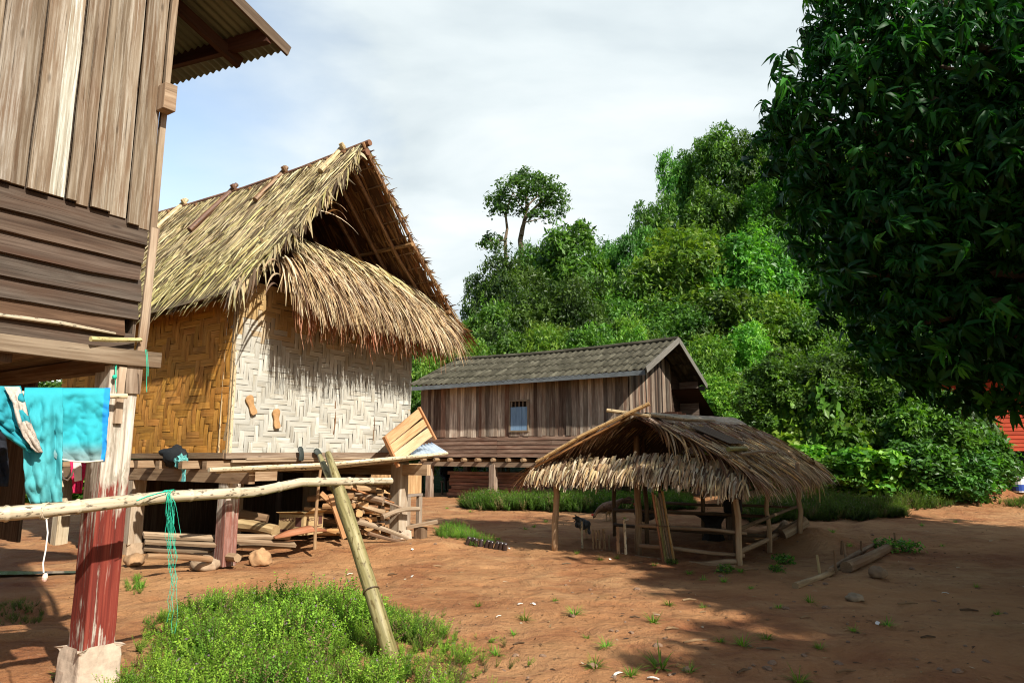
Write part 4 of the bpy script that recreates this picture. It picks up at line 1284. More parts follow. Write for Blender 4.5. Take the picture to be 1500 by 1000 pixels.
b.board(FH(-.1, 4.8, 3.60), FH(FL + .3, 4.8, 3.60), .13, .03, A, seg=4)
b.build('fascia', M['fascia'], fh)
b = MB(55)
b.board(FH(-.16, -.56, 3.66), FH(-.16, 2.2, 4.86), .17, .028, N, seg=4)
b.board(FH(-.16, 4.85, 3.66), FH(-.16, 2.2, 4.86), .17, .028, N, seg=4)
b.build('bargeboard', M['barge'], fh)
# lean-to roof of the porch behind the gable
b = MB(56)
b.quad(FH(-.25, 3.6, 3.5), FH(-.25, 6.0, 2.35), FH(5, 6.0, 2.35), FH(5, 3.6, 3.5))
b.quad(FH(-.25, 3.6, 3.46), FH(5, 3.6, 3.46), FH(5, 6.0, 2.31), FH(-.25, 6.0, 2.31))
b.build('porch_roof', M['roof_timber'], fh)
b = MB(57)
for k in range(9):
    b.board(FH(.05, 2.4 + .38 * k, 2.6 - .03 * k), FH(4.8, 2.4 + .38 * k, 2.6 - .03 * k), .3, .02, N, seg=1, col=(1.2, 1, .9))
b.build('porch_wall', M['roof_timber'], fh)

# things under and beside that house
for k in range(7):
    b = MB(); d0 = .55 + rnd.uniform(-.03, .03)
    p0 = FH(1.2 + rnd.uniform(-.2, .2), d0, .11 + .115 * k); p1 = FH(7.3 + rnd.uniform(-.25, .15), d0, .11 + .115 * k)
    b.board(p0, p1, .105, .30, A, seg=8, col=(1.15, .72, .6) if k % 2 else (.95, .68, .58), wob=.006)
    o = b.build('stacked_plank', M['house_plank'], loc=p0)
    tag(o, 'reddish brown plank stacked lengthwise under the stilt house behind the low hedge', 'plank', 'planks stacked under the stilt house')
b = MB(); pd = FH(4.3, 2.6, 0)
prof = [(0, .0), (.26, .0), (.27, .04), (.26, .3), (.275, .33), (.26, .36), (.26, .62), (.275, .65), (.26, .68), (.26, .88), (.24, .9), (0, .9)]
b.tube([pd + UP * (z + 0.3) for rr, z in prof[1:-1]], [rr for rr, z in prof[1:-1]], 20)
o = b.build('barrel', M['blue_plastic'], loc=pd)
tag(o, 'dark blue plastic barrel in the shade under the stilt house', 'barrel')
b = MB(); p = FH(4.3, 2.6, 0)
b.board(p + N * .5 + UP * .26, p - N * .5 + UP * .26, .6, .06, UP, seg=2); b.board(p + N * .35 + UP * -.05, p + N * .35 + UP * .23, .5, .08, N, seg=1); b.board(p - N * .35 + UP * -.05, p - N * .35 + UP * .23, .5, .08, N, seg=1)
tag(b.build('low_bench', M['dark_plank'], loc=p), 'low dark bench carrying the blue barrel under the stilt house', 'bench')

def skin_mesh(name, verts, edges, radii, mat, parent=None, loc=(0, 0, 0), sub=2, root=0):
    me = bpy.data.meshes.new(name); me.from_pydata([tuple(Vector(v)) for v in verts], edges, []); me.update()
    me.materials.append(mat)
    o = bpy.data.objects.new(name, me); COL.objects.link(o)
    m = o.modifiers.new('Skin', 'SKIN'); m.use_smooth_shade = True
    s = o.modifiers.new('Subdivision', 'SUBSURF'); s.levels = sub; s.render_levels = sub
    for i, rr in enumerate(radii):
        rr = rr if isinstance(rr, tuple) else (rr, rr)
        me.skin_vertices[0].data[i].radius = rr
        me.skin_vertices[0].data[i].use_root = (i == root)
    if parent is not None: o.parent = parent
    else: o.location = loc
    return o
# a person in red sitting on the planks under the house
pp = at_plane(654, 690, FH(0, 1.35, 0), A); 
sitz = .50
per = thing('person', 'dark haired person in a red shirt sitting behind the stacked planks under the stilt house', 'person', (pp.x, pp.y, sitz))
per.rotation_euler = (0, 0, math.radians(20))
jv = [(0, 0, .09), (0, 0, .25), (0, .0, .42), (0, 0, .50), (0, -.01, .58), (0, -.015, .68), (0, -.01, .76),
      (.17, 0, .42), (.23, -.06, .20), (.14, -.24, .10), (-.17, 0, .42), (-.23, -.06, .20), (-.12, -.24, .10),
      (.10, -.02, .08), (.13, -.40, .08), (.13, -.44, -.28), (.13, -.54, -.32), (-.10, -.02, .08), (-.13, -.40, .08), (-.13, -.44, -.28), (-.13, -.54, -.32)]
je = [(0, 1), (1, 2), (2, 3), (3, 4), (4, 5), (5, 6), (2, 7), (7, 8), (8, 9), (2, 10), (10, 11), (11, 12), (0, 13), (13, 14), (14, 15), (15, 16), (0, 17), (17, 18), (18, 19), (19, 20)]
jr = [(.15, .10), (.14, .09), (.15, .09), .055, .07, .095, .06, .055, .045, .03, .055, .045, .03, .08, .065, .045, .035, .08, .065, .045, .035]
skin_mesh('body', jv, je, jr, M['skin'], per)
skin_mesh('shirt', [jv[0], jv[1], jv[2], jv[7], (.21, -.035, .29), jv[10], (-.21, -.035, .29)], [(0, 1), (1, 2), (2, 3), (3, 4), (2, 5), (5, 6)], [(.165, .125), (.155, .11), (.165, .11), .075, .065, .075, .065], M['red_cloth'], per)
b = MB(); b.board((pp.x - .2, pp.y, .47), (pp.x + .2, pp.y, .47), .28, .04, UP, seg=1)
for sx in (-.15, .15): b.board((pp.x + sx, pp.y, -.05), (pp.x + sx, pp.y, .448), .22, .04, (1, 0, 0), seg=1)
tag(b.build('stool', M['dark_plank'], loc=(pp.x, pp.y, 0)), 'low wooden stool under the person in red', 'stool')
b = MB(); b.blob((0, .02, .70), (.105, .115, .12), 14, 9, .05)
hr = b.build('hair', M['hair']); hr.parent = per

# ------------------------------------------------------------ small open shelter under palm thatch
S0 = Vector((1.79, 9.84, 0))
def SH(s, d, z): return S0 + N * s + A * d + UP * z      # s along the front to the right, d depth
sh = thing('open_shelter', 'low open shelter of rough posts with shaggy grey brown palm thatch in the yard', 'shelter', SH(0, 2, 0))
def rough_post(parent, base, top, r0, r1, name='post', mat='log', col=None):
    b = MB(); n = 7; pts = []
    for i in range(n):
        t = i / (n - 1)
        p = Vector(base).lerp(Vector(top), t) + Vector((rnd.uniform(-1, 1), rnd.uniform(-1, 1), 0)) * (.018 if 0 < i < n - 1 else 0)
        pts.append(p)
    b.tube(pts, [r0 + (r1 - r0) * i / (n - 1) for i in range(n)], 9, lump=.08, col=col)
    return b.build(name, M[mat], parent, smooth_shade=True)
def gpt(px, py, h=0):
    p = gp(px, py); return Vector((p.x, p.y, p.z - .06))
posts = [((813, 806), 1.20, .048, .042), ((935, 811), 1.70, .056, .046), ((1083, 828), 1.24, .040, .036), ((1127, 809), 1.25, .034, .030), ((1173, 781), 1.28, .038, .032)]
for (pp_, h_, r0, r1) in posts:
    g = gpt(*pp_)
    rough_post(sh, g, (g.x + rnd.uniform(-.03, .03), g.y, h_), r0, r1, col=(1.15, 1.05, .9))
for s_, d_, h_ in ((-1.34, 2.1, 1.25), (-1.34, 4.3, 1.25), (0, 4.35, 1.95), (-.55, 1.6, 1.7), (.15, 2.4, 1.8), (.9, 1.5, 1.5)):
    q = SH(s_, d_, 0); q.z = gz(q.x, q.y) - .05
    rough_post(sh, q, SH(s_, d_, h_), .036, .032, col=(.35, .3, .25))
# rails round the floor
b = MB(61)
def srail(p, q, r0, kk=1.0): b.tube([p, p.lerp(q, .35) + UP * rnd.uniform(-.02, .02), p.lerp(q, .7) + UP * rnd.uniform(-.02, .02), q], [r0, r0 * .95, r0 * .9, r0 * .8], 7, lump=.1, col=(kk, kk * .92, kk * .8))
b.build if False else None
for (p, q, r0, kk) in ((SH(-.05, .05, .42), SH(1.45, .02, .40), .026, .8), (SH(-.05, .08, .14), SH(1.4, .05, .12), .032, 1.0), (SH(-.3, .03, .0), SH(1.3, -.05, -.02), .03, .95),
                      (SH(1.38, .0, .05), SH(.75, -.02, -.04), .035, 1.0), (SH(1.36, .1, .45), SH(1.36, 4.2, .50), .03, .5), (SH(1.34, .1, .16), SH(1.34, 4.2, .2), .035, .8),
                      (SH(-1.3, 2.0, .45), SH(1.3, 2.1, .45), .03, .35), (SH(-1.3, 4.2, .45), SH(1.3, 4.2, .45), .03, .4), (SH(-1.3, 2.0, .2), SH(1.3, 1.7, .2), .03, .3)):
    b = MB(); srail(p, q, r0, kk); b.build('rail', M['log'], sh, smooth_shade=True)
# thatch of the shelter
SR0 = SH(0, -.06, 2.0); RLEN = 5.15
def sslope(side, t, d):
    w = 1.72 if side > 0 else 1.64
    z1 = 1.10 if side > 0 else 1.14
    x = 1 if side > 0 else -1
    rz = 1.93 + .03 * d
    lift = .06 * math.sin(PI * t)
    return SH(x * w * t, d - .06 - .22 * t * (1 if d < .6 else 0), rz + (z1 - rz) * t ** 1.0 + lift)
def sdir(side):
    p, q = sslope(side, 0, 2), sslope(side, 1, 2)
    d = (q - p).normalized(); n = d.cross(A); n = n if n.z > 0 else -n
    return d, n
rs = np.random.RandomState(15)
for side, kind, lab in ((1, 'brown', 'grey brown slope of shelter thatch'), (-1, 'pale', 'far slope of shelter thatch')):
    b = MB(62 + side)
    d_, n_ = sdir(side)
    for i in range(8):
        for j in range(8):
            t0, t1 = i / 8 * .96, (i + 1) / 8 * .96; e0, e1 = RLEN * j / 8, RLEN * (j + 1) / 8
            b.quad(sslope(side, t0, e0), sslope(side, t1, e0), sslope(side, t1, e1), sslope(side, t0, e1), col=(.15, .10, .07))
            dn = n_ * -.05
            b.quad(sslope(side, t0, e0) + dn, sslope(side, t0, e1) + dn, sslope(side, t1, e1) + dn, sslope(side, t1, e0) + dn, col=(.09, .055, .035))
    for c in range(12):
        t = .05 + .95 * c / 11; m = 300 if side > 0 else 130
        dd = rs.uniform(-.08, RLEN + .08, m)
        R = [sslope(side, max(0, t - .14 + rs.normal(0, .03)), x) + n_ * rs.uniform(.0, .06) for x in dd]
        # the leaves of the last courses sweep outwards at the far corner
        sw = smooth(RLEN - 1.4, RLEN, dd) * .6
        D = [d_ + A * (rs.normal(.12, .16) + s_) for s_ in sw]
        kd = kind if rs.rand() < .45 else 'pale'
        cc = pal_straw(m, rs, kd) * (1.35 if side > 0 else 1.0)
        drp = .28 if c < 9 else .75
        add_strips(b, strips(R, D, [n_ + A * rs.normal(0, .4) for _ in range(m)], rs.uniform(.34, .62, m), rs.uniform(.012, .034, m), drp * rs.uniform(.5, 1.6, m), cc, 5, .18, rs))
    if side > 0:
        # hanging tips along the eave
        m = 900; dd = rs.uniform(-.15, RLEN + .1, m)
        R = [sslope(1, .93 + rs.normal(0, .03), x) for x in dd]
        D = [d_ * 1.0 + A * rs.normal(.15, .25) for _ in range(m)]
        add_strips(b, strips(R, D, [n_] * m, rs.uniform(.22, .46, m), rs.uniform(.014, .034, m), rs.uniform(.9, 2.4, m), pal_straw(m, rs, 'brown') * 1.35, 5, .2, rs))
        # long leaves falling over the open gable
        m = 36; tt_ = rs.uniform(.15, .85, m)
        R = [sslope(1, t, rs.uniform(-.05, .1)) for t in tt_]
        D = [d_ * .8 - A * rs.uniform(.2, .7) for _ in range(m)]
        add_strips(b, strips(R, D, [n_] * m, rs.uniform(.3, .6, m), rs.uniform(.025, .045, m), rs.uniform(1.0, 2.2, m), pal_straw(m, rs, 'pale'), 6, .2, rs))
    if side < 0:
        m = 260; tt_ = rs.uniform(.05, 1.0, m)      # shaggy leaf along the barge
        R = [sslope(-1, t, rs.uniform(-.08, .12)) + UP * rs.uniform(-.02, .05) for t in tt_]
        D = [d_ * rs.uniform(.5, 1) - A * rs.uniform(.0, .5) for _ in range(m)]
        add_strips(b, strips(R, D, [n_] * m, rs.uniform(.2, .5, m), rs.uniform(.014, .034, m), rs.uniform(.3, 1.2, m), pal_straw(m, rs, 'brown') * np.array([1.2, 1.0, .8]), 5, .2, rs))
    b.build('thatch', M['straw'], sh)['label'] = lab
# front apron and back apron
def apron(d0, out, z_top, z_low, s0, s1, m, rsd, kind, L):
    b = MB(); 
    for c in range(3):
        mm = m
        s = rsd.uniform(s0, s1, mm)
        R = [SH(x, d0 + out * (.05 + .16 * c), z_top - .09 * c - .10 * (abs(x + .15) / 1.6) ** 2 + .03 * math.sin(3.1 * x) + rsd.normal(0, .03)) for x in s]
        D = [A * out * (.75 + rsd.normal(0, .08)) - UP * (.35 + rsd.uniform(0, .25)) + N * rsd.normal(-.05, .14) for _ in range(mm)]
        tuft = .75 + .4 * vnoise(s * 4.0, s * 0 + c * 5, 9)
        add_strips(b, strips(R, D, [A * out * .5 + UP + N * rsd.normal(0, .4) for _ in range(mm)], rsd.uniform(.36, .56, mm) * L * tuft, rsd.uniform(.014, .034, mm), rsd.uniform(.5, 1.6, mm), pal_straw(mm, rsd, kind), 5, .14, rsd, tip=.45))
    for i in range(6):
        x0, x1 = s0 + (s1 - s0) * i / 6, s0 + (s1 - s0) * (i + 1) / 6
        za, zb = z_top - .06 - .10 * (abs(x0 + .15) / 1.6) ** 2, z_top - .06 - .10 * (abs(x1 + .15) / 1.6) ** 2
        b.quad(SH(x0, d0, za), SH(x0, d0 + out * .30, za - .27), SH(x1, d0 + out * .30, zb - .27), SH(x1, d0, zb), col=(.16, .11, .07))
    return b
apron(-.02, -1, 1.36, .8, -1.56, 1.58, 620, rs, 'pale', .54).build('thatch', M['straw'], sh)['label'] = 'pale fringe of thatch across the open gable'
apron(4.5, 1, 1.45, .8, -1.5, 1.6, 200, rs, 'straw', 1.3).build('thatch', M['straw'], sh)
b = MB(66)
# ridge capping of flattened bamboo leaf sheaths
for k in range(9):
    d0, d1 = .35 + (RLEN - .5) * k / 9, .35 + (RLEN - .5) * (k + 1) / 9 + .05
    z0, z1 = 1.96 + .03 * d0 + .045, 1.96 + .03 * d1 + .045
    kk = rnd.uniform(.85, 1.1)
    V = []; Q = []; U = []
    for i in range(7):
        t = i / 6 * 2 - 1
        for dd, zz0 in ((d0, z0), (d1, z1)):
            q = SH(t * .30, dd, zz0 - abs(t) ** 1.4 * .16 + rnd.uniform(-.006, .006)); V.append(tuple(q))
        if i < 6: Q.append([2 * i, 2 * i + 1, 2 * i + 3, 2 * i + 2]); U.append([(0, i / 6), (.6, i / 6), (.6, i / 6 + .17), (0, i / 6 + .17)])
    b.add(V, Q, U, col=(kk * 1.7, kk * 1.75, kk * 1.7))
b.build('ridge_cap', M['grey_plank'], sh)
b = MB(67)
b.tube([SH(.20, .0, 1.96), SH(.26, 1.4, 1.95), SH(.27, 2.9, 2.0)], [.032, .028, .018], 8)
b.build('ridge_pole', M['bamboo_pale'], sh)
for (p, q) in ((SH(-.20, -.18, 1.91), SH(.25, -.12, 2.03)), ):
    b = MB(); b.tube([p - N * .18 + UP * .12, q - UP * .10], [.028, .026], 7, col=(.9, .8, .62)); b.build('pole', M['bamboo_pale'], sh)
b = MB(); p, q = sslope(-1, 0, -.1), sslope(-1, .88, -.1)
b.tube([p + (p - q).normalized() * .30 + UP * .05 - A * .06, p.lerp(q, .5) + UP * .08 - A * .06, q + UP * .03 - A * .06], [.03, .028, .022], 7, col=(1.0, .75, .45)); b.build('bargepole', M['bamboo_pale'], sh)
b = MB(); p, q = sslope(-1, .1, -.05), sslope(-1, .95, -.05)
b.tube([p - A * .08, q - A * .05], [.022, .018], 6, col=(.9, .55, .3)); b.build('bargepole', M['bamboo_pale'], sh)
b = MB(); d_, n_ = sdir(1)
b.tube([sslope(1, .70, .35) + n_ * .08, sslope(1, .70, 1.1) + n_ * .09], [.034, .032], 8, col=(.95, 1.0, .6)); b.build('pole', M['bamboo_green'], sh)
b = MB(); b.tube([sslope(1, .78, .4) + n_ * .09, sslope(1, .75, 1.6) + n_ * .10, sslope(1, .76, 2.6) + n_ * .09], [.022, .02, .018], 7); b.build('pole', M['bamboo_brown'], sh)
# dark square of sheathing laid on the slope
b = MB(68)
for k in range(6):
    b.board(sslope(1, .30, .75 + .16 * k) + n_ * .075, sslope(1, .62, .85 + .16 * k) + n_ * .085, .15, .008, n_, seg=3, col=(.5, .42, .36))
b.build('roof_patch', M['grey_plank'], sh)
# forge stand under the shelter
fg = SH(.28, 2.45, 0); z0 = gz(fg.x, fg.y) - .04
fo = thing('forge', 'black upright barrel and squat blackened stand inside the open shelter', 'forge', (fg.x, fg.y, z0))
b = MB(71); b.tube([fg + UP * (z0 + z) for z in (.0, .05, .16, .30, .38, .43, .46)], [.21, .20, .15, .15, .20, .30, .27], 14, lump=.10)
b.build('stand', M['soot'], fo)
b = MB(72); q = fg + N * .32 + A * .1
b.tube([q + UP * (z0 + z) for z in (.45, .5, .9, .95, 1.0)], [.12, .15, .15, .155, .14], 16)
b.build('drum', M['soot'], fo)
b = MB(73); b.board(q + UP * (z0 - .02), q + UP * (z0 + .46), .22, .16, N, seg=2); b.build('leg', M['dark_plank'], fo)

# leaning split bamboo bundle by the middle post
p0 = gpt(980, 822); p1 = at_plane(963, 722, SH(0, -.25, 0), A)
bun = thing('bamboo_bundle', 'bundle of split green bamboo leaning against the shelter beside its middle post', 'bamboo bundle', (p0.x, p0.y, p0.z))
for k in range(5):
    off = N * (-.075 + .038 * k); b = MB()
    b.tube([p0 + off + UP * .02, p0.lerp(p1, .5) + off * .95, p1 + off * .9 + UP * rnd.uniform(-.06, .05)], [.034, .032, .030], 7, col=(rnd.uniform(.7, 1.1), rnd.uniform(.7, 1.0), rnd.uniform(.6, .9)), flat=.6)
    b.build('cane', M['bamboo_green'] if k in (1, 4) else M['bamboo_brown'], bun)
b = MB(); c = p0.lerp(p1, .55); b.tube([c + N * x + (-A) * y for x, y in ((-.10, .0), (-.08, .045), (.06, .05), (.10, .0))], .008, 5, col=(.5, .5, .5)); b.build('tie', M['bamboo_brown'], bun)

# stakes in a row at the left of the shelter
for i, (px, py, h_, r_, lean, mt, lab) in enumerate([
        (853, 803, .40, .026, 0, 'bamboo_pale', 'pale flat stake standing tallest in front of the speckled hen'),
        (868, 804, .29, .017, .01, 'bamboo_brown', None), (873, 803, .29, .015, .01, 'bamboo_brown', None),
        (879, 804, .30, .020, -.01, 'bamboo_brown', None), (886, 804, .31, .022, -.02, 'bamboo_brown', None),
        (893, 806, .24, .018, -.01, 'log', None),
        (906, 810, .36, .026, .0, 'bamboo_brown', None), (917, 811, .47, .022, -.01, 'bamboo_pale', 'thin stake with a crooked cross twig on top, nearest the middle shelter post')]):
    g = gpt(px, py); b = MB()
    b.tube([g, g + Vector((lean * .5, 0, h_ * .5)), g + Vector((lean, 0, h_ + .06))], [r_, r_ * .95, r_ * .85], 8, lump=.08, flat=.7 if i == 0 else 1, col=(1.7, 1.6, 1.4) if mt == 'bamboo_brown' else (1.1, 1.05, .95))
    if i == 7: b.tube([g + Vector((-.04, 0, h_ + .06)), g + Vector((.0, 0, h_ + .045)), g + Vector((.05, 0, h_ + .055))], .012, 6)
    o = b.build('stake', M[mt], loc=g)
    tag(o, lab or 'short brown bamboo stake in the row left of the shelter middle post', 'stake', 'stakes in a row beside the shelter')

# ------------------------------------------------------------ hens
def hen(name, label, ground_pt, heading, size, mat, posture='peck', comb=True):
    c, s = math.cos(heading), math.sin(heading)
    base = Vector((ground_pt.x, ground_pt.y, gz(ground_pt.x, ground_pt.y)))
    root = thing(name, label, 'hen', base, 'hens scratching about the yard')
    root.rotation_euler = (0, 0, heading); root.scale = (size,) * 3
    def P(x, y, z): return Vector((base.x + x, base.y + y, base.z + z))     # built unrotated: forward is +x
    b = MB()
    if posture == 'peck':
        pts = [(-.26, 0, .42), (-.20, 0, .37), (-.12, 0, .31), (.0, 0, .26), (.10, 0, .245), (.18, 0, .22), (.235, 0, .17), (.265, 0, .12), (.285, 0, .08), (.305, 0, .06)]
    else:
        pts = [(-.28, 0, .38), (-.20, 0, .33), (-.11, 0, .28), (.02, 0, .25), (.13, 0, .27), (.18, 0, .33), (.20, 0, .39), (.205, 0, .43), (.22, 0, .455), (.245, 0, .455)]
    rad = [.012, .040, .080, .102, .088, .052, .034, .028, .030, .014]
    b.tube([P(*p) for p in pts], rad, 14, lump=.05, flat=1.0)
    b.build('body', mat, root, smooth_shade=True)
    rr = np.random.RandomState(3); m = 16
    R = [P(-.24 + rr.uniform(-.03, .03), rr.uniform(-.03, .03), .36 + rr.uniform(-.03, .03)) for _ in range(m)]
    D = [Vector((-1, rr.uniform(-.25, .25), rr.uniform(-.1, .9) if posture != 'peck' else rr.uniform(.1, 1.1))) for _ in range(m)]
    b = MB(); add_strips(b, strips(R, D, [Vector((0, 1, .2))] * m, rr.uniform(.12, .22, m), rr.uniform(.025, .04, m), .35, np.ones((m, 3)) * rr.uniform(.5, 1.2, (m, 1)), 4, .1, rr, tip=.5))
    b.build('tail', mat, root)
    for sd in (-1, 1):
        b = MB(); b.blob(P(-.03, sd * .098, .265), (.13, .028, .07), 12, 8, .08, col=(.8, .8, .8)); b.build('wing', mat, root, smooth_shade=True)
        b = MB(); x0 = .03 + sd * .03
        b.tube([P(.0, sd * .05, .19), P(x0, sd * .05, .12)], [.035, .018], 8)
        b.tube([P(x0, sd * .05, .12), P(x0 - .01, sd * .05, .012)], [.010, .009], 6)
        for a_ in (-.5, 0, .5, PI): b.tube([P(x0 - .01, sd * .05, .012), P(x0 - .01 + .06 * math.cos(a_), sd * .05 + .06 * math.sin(a_), .004)], [.008, .004], 5)
        b.build('leg', M['horn'], root)
    hx, hz = pts[-2][0], pts[-2][2]
    b = MB()
    dz = -1 if posture == 'peck' else 0
    b.tube([P(pts[-1][0] - .005, 0, pts[-1][2]), P(pts[-1][0] + (.015 if posture == 'peck' else .03), 0, pts[-1][2] + (-.03 if posture == 'peck' else -.004))], [.012, .002], 6)
    b.build('beak', M['horn'], root)
    b = MB(); b.blob(P(hx + (.03 if posture == 'peck' else .0), 0, hz + (.03 if posture == 'peck' else .036)), (.03, .006, .018), 8, 6, .3); b.build('comb', M['comb'], root)
    return root
hen('hen', 'dark brown hen bending to the ground behind the shelter, its tail towards the hedge', gp(893, 763), math.radians(168), 1.15, M['feather_brown'], 'peck')
hen('hen', 'speckled grey and black hen standing behind the pale stake', gp(855, 789), math.radians(62), .92, M['feather_grey'], 'peck')
hen('hen', 'dusky hen half hidden behind the leaning bamboo bundle', gp(946, 777), math.radians(200), 1.0, M['feather_dark'], 'stand')

# ------------------------------------------------------------ rails, fork pole, washing and small things by the plank house
def bamboo_pole(name, label, cat, pts, radii, mat, nodes=True, col=None, group=None, node_gap=.34):
    pts = [Vector(p) for p in pts]
    root = None
    b = MB()
    # resample and add the swollen joints
    L = [0]
    for i in range(1, len(pts)): L.append(L[-1] + (pts[i] - pts[i - 1]).length)
    tot = L[-1]; P = []; R = []
    def at(d):
        for i in range(1, len(pts)):
            if d <= L[i] + 1e-6:
                t = (d - L[i - 1]) / max(1e-6, L[i] - L[i - 1]); return pts[i - 1].lerp(pts[i], t), radii[i - 1] + (radii[i] - radii[i - 1]) * t
        return pts[-1], radii[-1]
    ds = set(np.linspace(0, tot, max(4, int(tot / .08))).tolist())
    nodesd = np.arange(node_gap * .6, tot, node_gap) if nodes else []
    for d in nodesd: ds |= {d - .014, d - .005, d + .005, d + .014}
    for d in sorted(x for x in ds if 0 <= x <= tot):
        p, r0 = at(d)
        k = 1.0
        for q in nodesd:
            if abs(d - q) < .008: k = 1.14
            elif abs(d - q) < .02: k = .98
        P.append(p); R.append(r0 * k)
    b.tube(P, R, 14, col=col or (1, 1, 1))
    o = b.build(name, mat, loc=pts[0], smooth_shade=True)
    return tag(o, label, cat, group)
def gap_depth(px, py, y): return atY(px, py, y)
bamboo_pole('bamboo_rail', 'long pale speckled bamboo rail crossing in front of the red post', 'rail',
            [atY(-60, 757, 3.55), atY(60, 748, 3.85), atY(165, 736, 4.12), atY(245, 727, 4.42), atY(375, 720, 4.95), atY(440, 706, 5.25), atY(500, 705, 5.55), atY(572, 704, 6.3)],
            [.040, .039, .038, .037, .034, .033, .032, .027], M['bamboo_pale'])
fp = thing('fork_pole', 'leaning mossy forked pole planted in the green weeds and propping the rail', 'pole', atZ(577, 972))
g = atZ(578, 975)
top = atY(480, 663, 5.72); mid = atY(503, 735, 5.50)
b = MB(81); b.tube([g - UP * .08 + Vector((.02, 0, 0)), g.lerp(mid, .35), g.lerp(mid, .7), mid + Vector((0, 0, -.02)), mid.lerp(top, .45), top], [.057, .054, .052, .058, .039, .026], 12, lump=.05)
b.build('shaft', M['bamboo_green'], fp, smooth_shade=True)
b = MB(82); q = atY(468, 667, 5.85); b.tube([mid + UP * .0, mid.lerp(q, .5) + Vector((-.015, 0, 0)), q], [.044, .03, .02], 10, lump=.05)
b.build('prong', M['bamboo_green'], fp, smooth_shade=True)
b = MB(83); c = g.lerp(mid, .42); dd = (mid - g).normalized(); xx = dd.cross(Vector((0, 1, 0))).normalized(); yy = dd.cross(xx)
b.tube([c + xx * math.cos(a) * .057 + yy * math.sin(a) * .057 for a in np.linspace(0, 2 * PI, 17)], .006, 5, col=(.4, .4, .35)); b.build('tie', M['bamboo_brown'], fp)

# clothes rod and washing
rodL, rodR = atY(-70, 571, 3.75), atY(186, 580, 4.43)
b = MB(84); b.tube([rodL, rodL.lerp(rodR, .5) - UP * .01, rodR], [.016, .016, .017], 8, col=(1.25, 1.2, 1.1))
tag(b.build('clothes_rod', M['bamboo_pale'], loc=rodL), 'thin pale rod carrying the cyan trousers, tied to the red post', 'rod')
def cloth_sheet(name, rows, depth, mat, nu=34, folds=.02, seed=1, cols=None, parent=None, loc=None, back=True, thick=.006, wr=1.0):
    """rows: list of (py, px_left, px_right, depth_shift). A hanging cloth with folds, thickness and a real position."""
    nv = 46
    ys = [r[0] for r in rows]
    V = []; C = []
    for j in range(nv):
        py = ys[0] + (ys[-1] - ys[0]) * j / (nv - 1)
        for i in range(len(rows) - 1):
            if rows[i][0] <= py <= rows[i + 1][0] + 1e-6: break
        t = (py - rows[i][0]) / max(1e-6, rows[i + 1][0] - rows[i][0])
        xl = rows[i][1] * (1 - t) + rows[i + 1][1] * t; xr = rows[i][2] * (1 - t) + rows[i + 1][2] * t
        ds = rows[i][3] * (1 - t) + rows[i + 1][3] * t
        for k in range(nu):
            u = k / (nu - 1)
            px = xl + (xr - xl) * u
            v = j / (nv - 1)
            f = math.sin(u * 9 + v * 2.5 + seed) * .7 + math.sin(u * 19 - v * 3 + seed * 2.3 + 1.5 * math.sin(v * 4)) * .45
            f2 = 2 * float(fbm(np.array([u * 5 + seed * 3]), np.array([v * 6]), 4, seed)[0])
            f3 = math.sin(v * 34 + 4 * f2 + u * 6) * (.22 if u < .5 else .10) * wr
            edge = min(1.0, v * 5)
            base = atY(px, py, depth)
            Yd = depth + ds + folds * edge * (f * .7 + f2 * 1.6 + f3) + (px - 80) * .0022
            V.append(tuple(atY(px, py, Yd)))
            C.append(cols(u, v) if cols else (1, 1, 1))
    ii = np.arange(nv * nu).reshape(nv, nu)
    q = np.stack([ii[:-1, :-1], ii[1:, :-1], ii[1:, 1:], ii[:-1, 1:]], -1).reshape(-1, 4)
    C = np.hstack([np.array(C), np.ones((len(C), 1))])
    o = link_mesh(name, V, q, None, mat, parent, None, None, C, True, loc)
    s = o.modifiers.new('Solidify', 'SOLIDIFY'); s.thickness = thick; s.offset = 1
    return o
CY = (.03, .33, .385)
def cyan(u, v): return (CY[0] + .05 * v, CY[1] * (1.0 - .05 * v), CY[2] * (1.0 - .15 * v))
def cyan2(u, v):
    if u > .93: return (.02, .24, .60)
    k = smooth(.70, .95, v); return (CY[0] * (1 - k) + .16 * k, CY[1] * (1 - k * .25), CY[2] * (1 - k * .35))
tr_loc = atY(90, 570, 4.05)
M['hem'] = plain('hem', (.42, .37, .31), .9, 60, .35, .5)
trs = thing('trousers', 'crumpled cyan trousers hung over the rod beside the red post', 'trousers', tr_loc)
cloth_sheet('seat', [(569, 60, 162, -.03), (576, 60, 161, -.055), (620, 62, 158, -.05), (660, 70, 155, -.06), (676, 86, 152, -.05)], 4.06, M['cloth'], seed=2, cols=cyan2, parent=trs, nu=44, folds=.022, wr=.3)
cloth_sheet('trouser_leg', [(568.5, 36, 92, -.045), (578, 35, 92, -.075), (600, 34, 92, -.085), (650, 33, 92, -.10), (690, 35, 91, -.105), (720, 38, 91, -.10), (737, 44, 91, -.095)], 4.06, M['cloth'], seed=5, cols=cyan, parent=trs, folds=.026)
cloth_sheet('trouser_leg', [(566, -30, 30, -.08), (590, -30, 36, -.12), (620, -10, 44, -.13), (640, 12, 52, -.12), (662, 44, 62, -.10)], 4.02, M['cloth'], seed=8, cols=lambda u, v: (.025, .24, .29), parent=trs, folds=.03)
cloth_sheet('hem', [(567, 6, 28, -.10), (590, 20, 37, -.145), (620, 26, 44, -.16), (640, 34, 53, -.15), (662, 52, 63, -.13)], 4.02, M['hem'], seed=9, parent=trs, folds=.01)
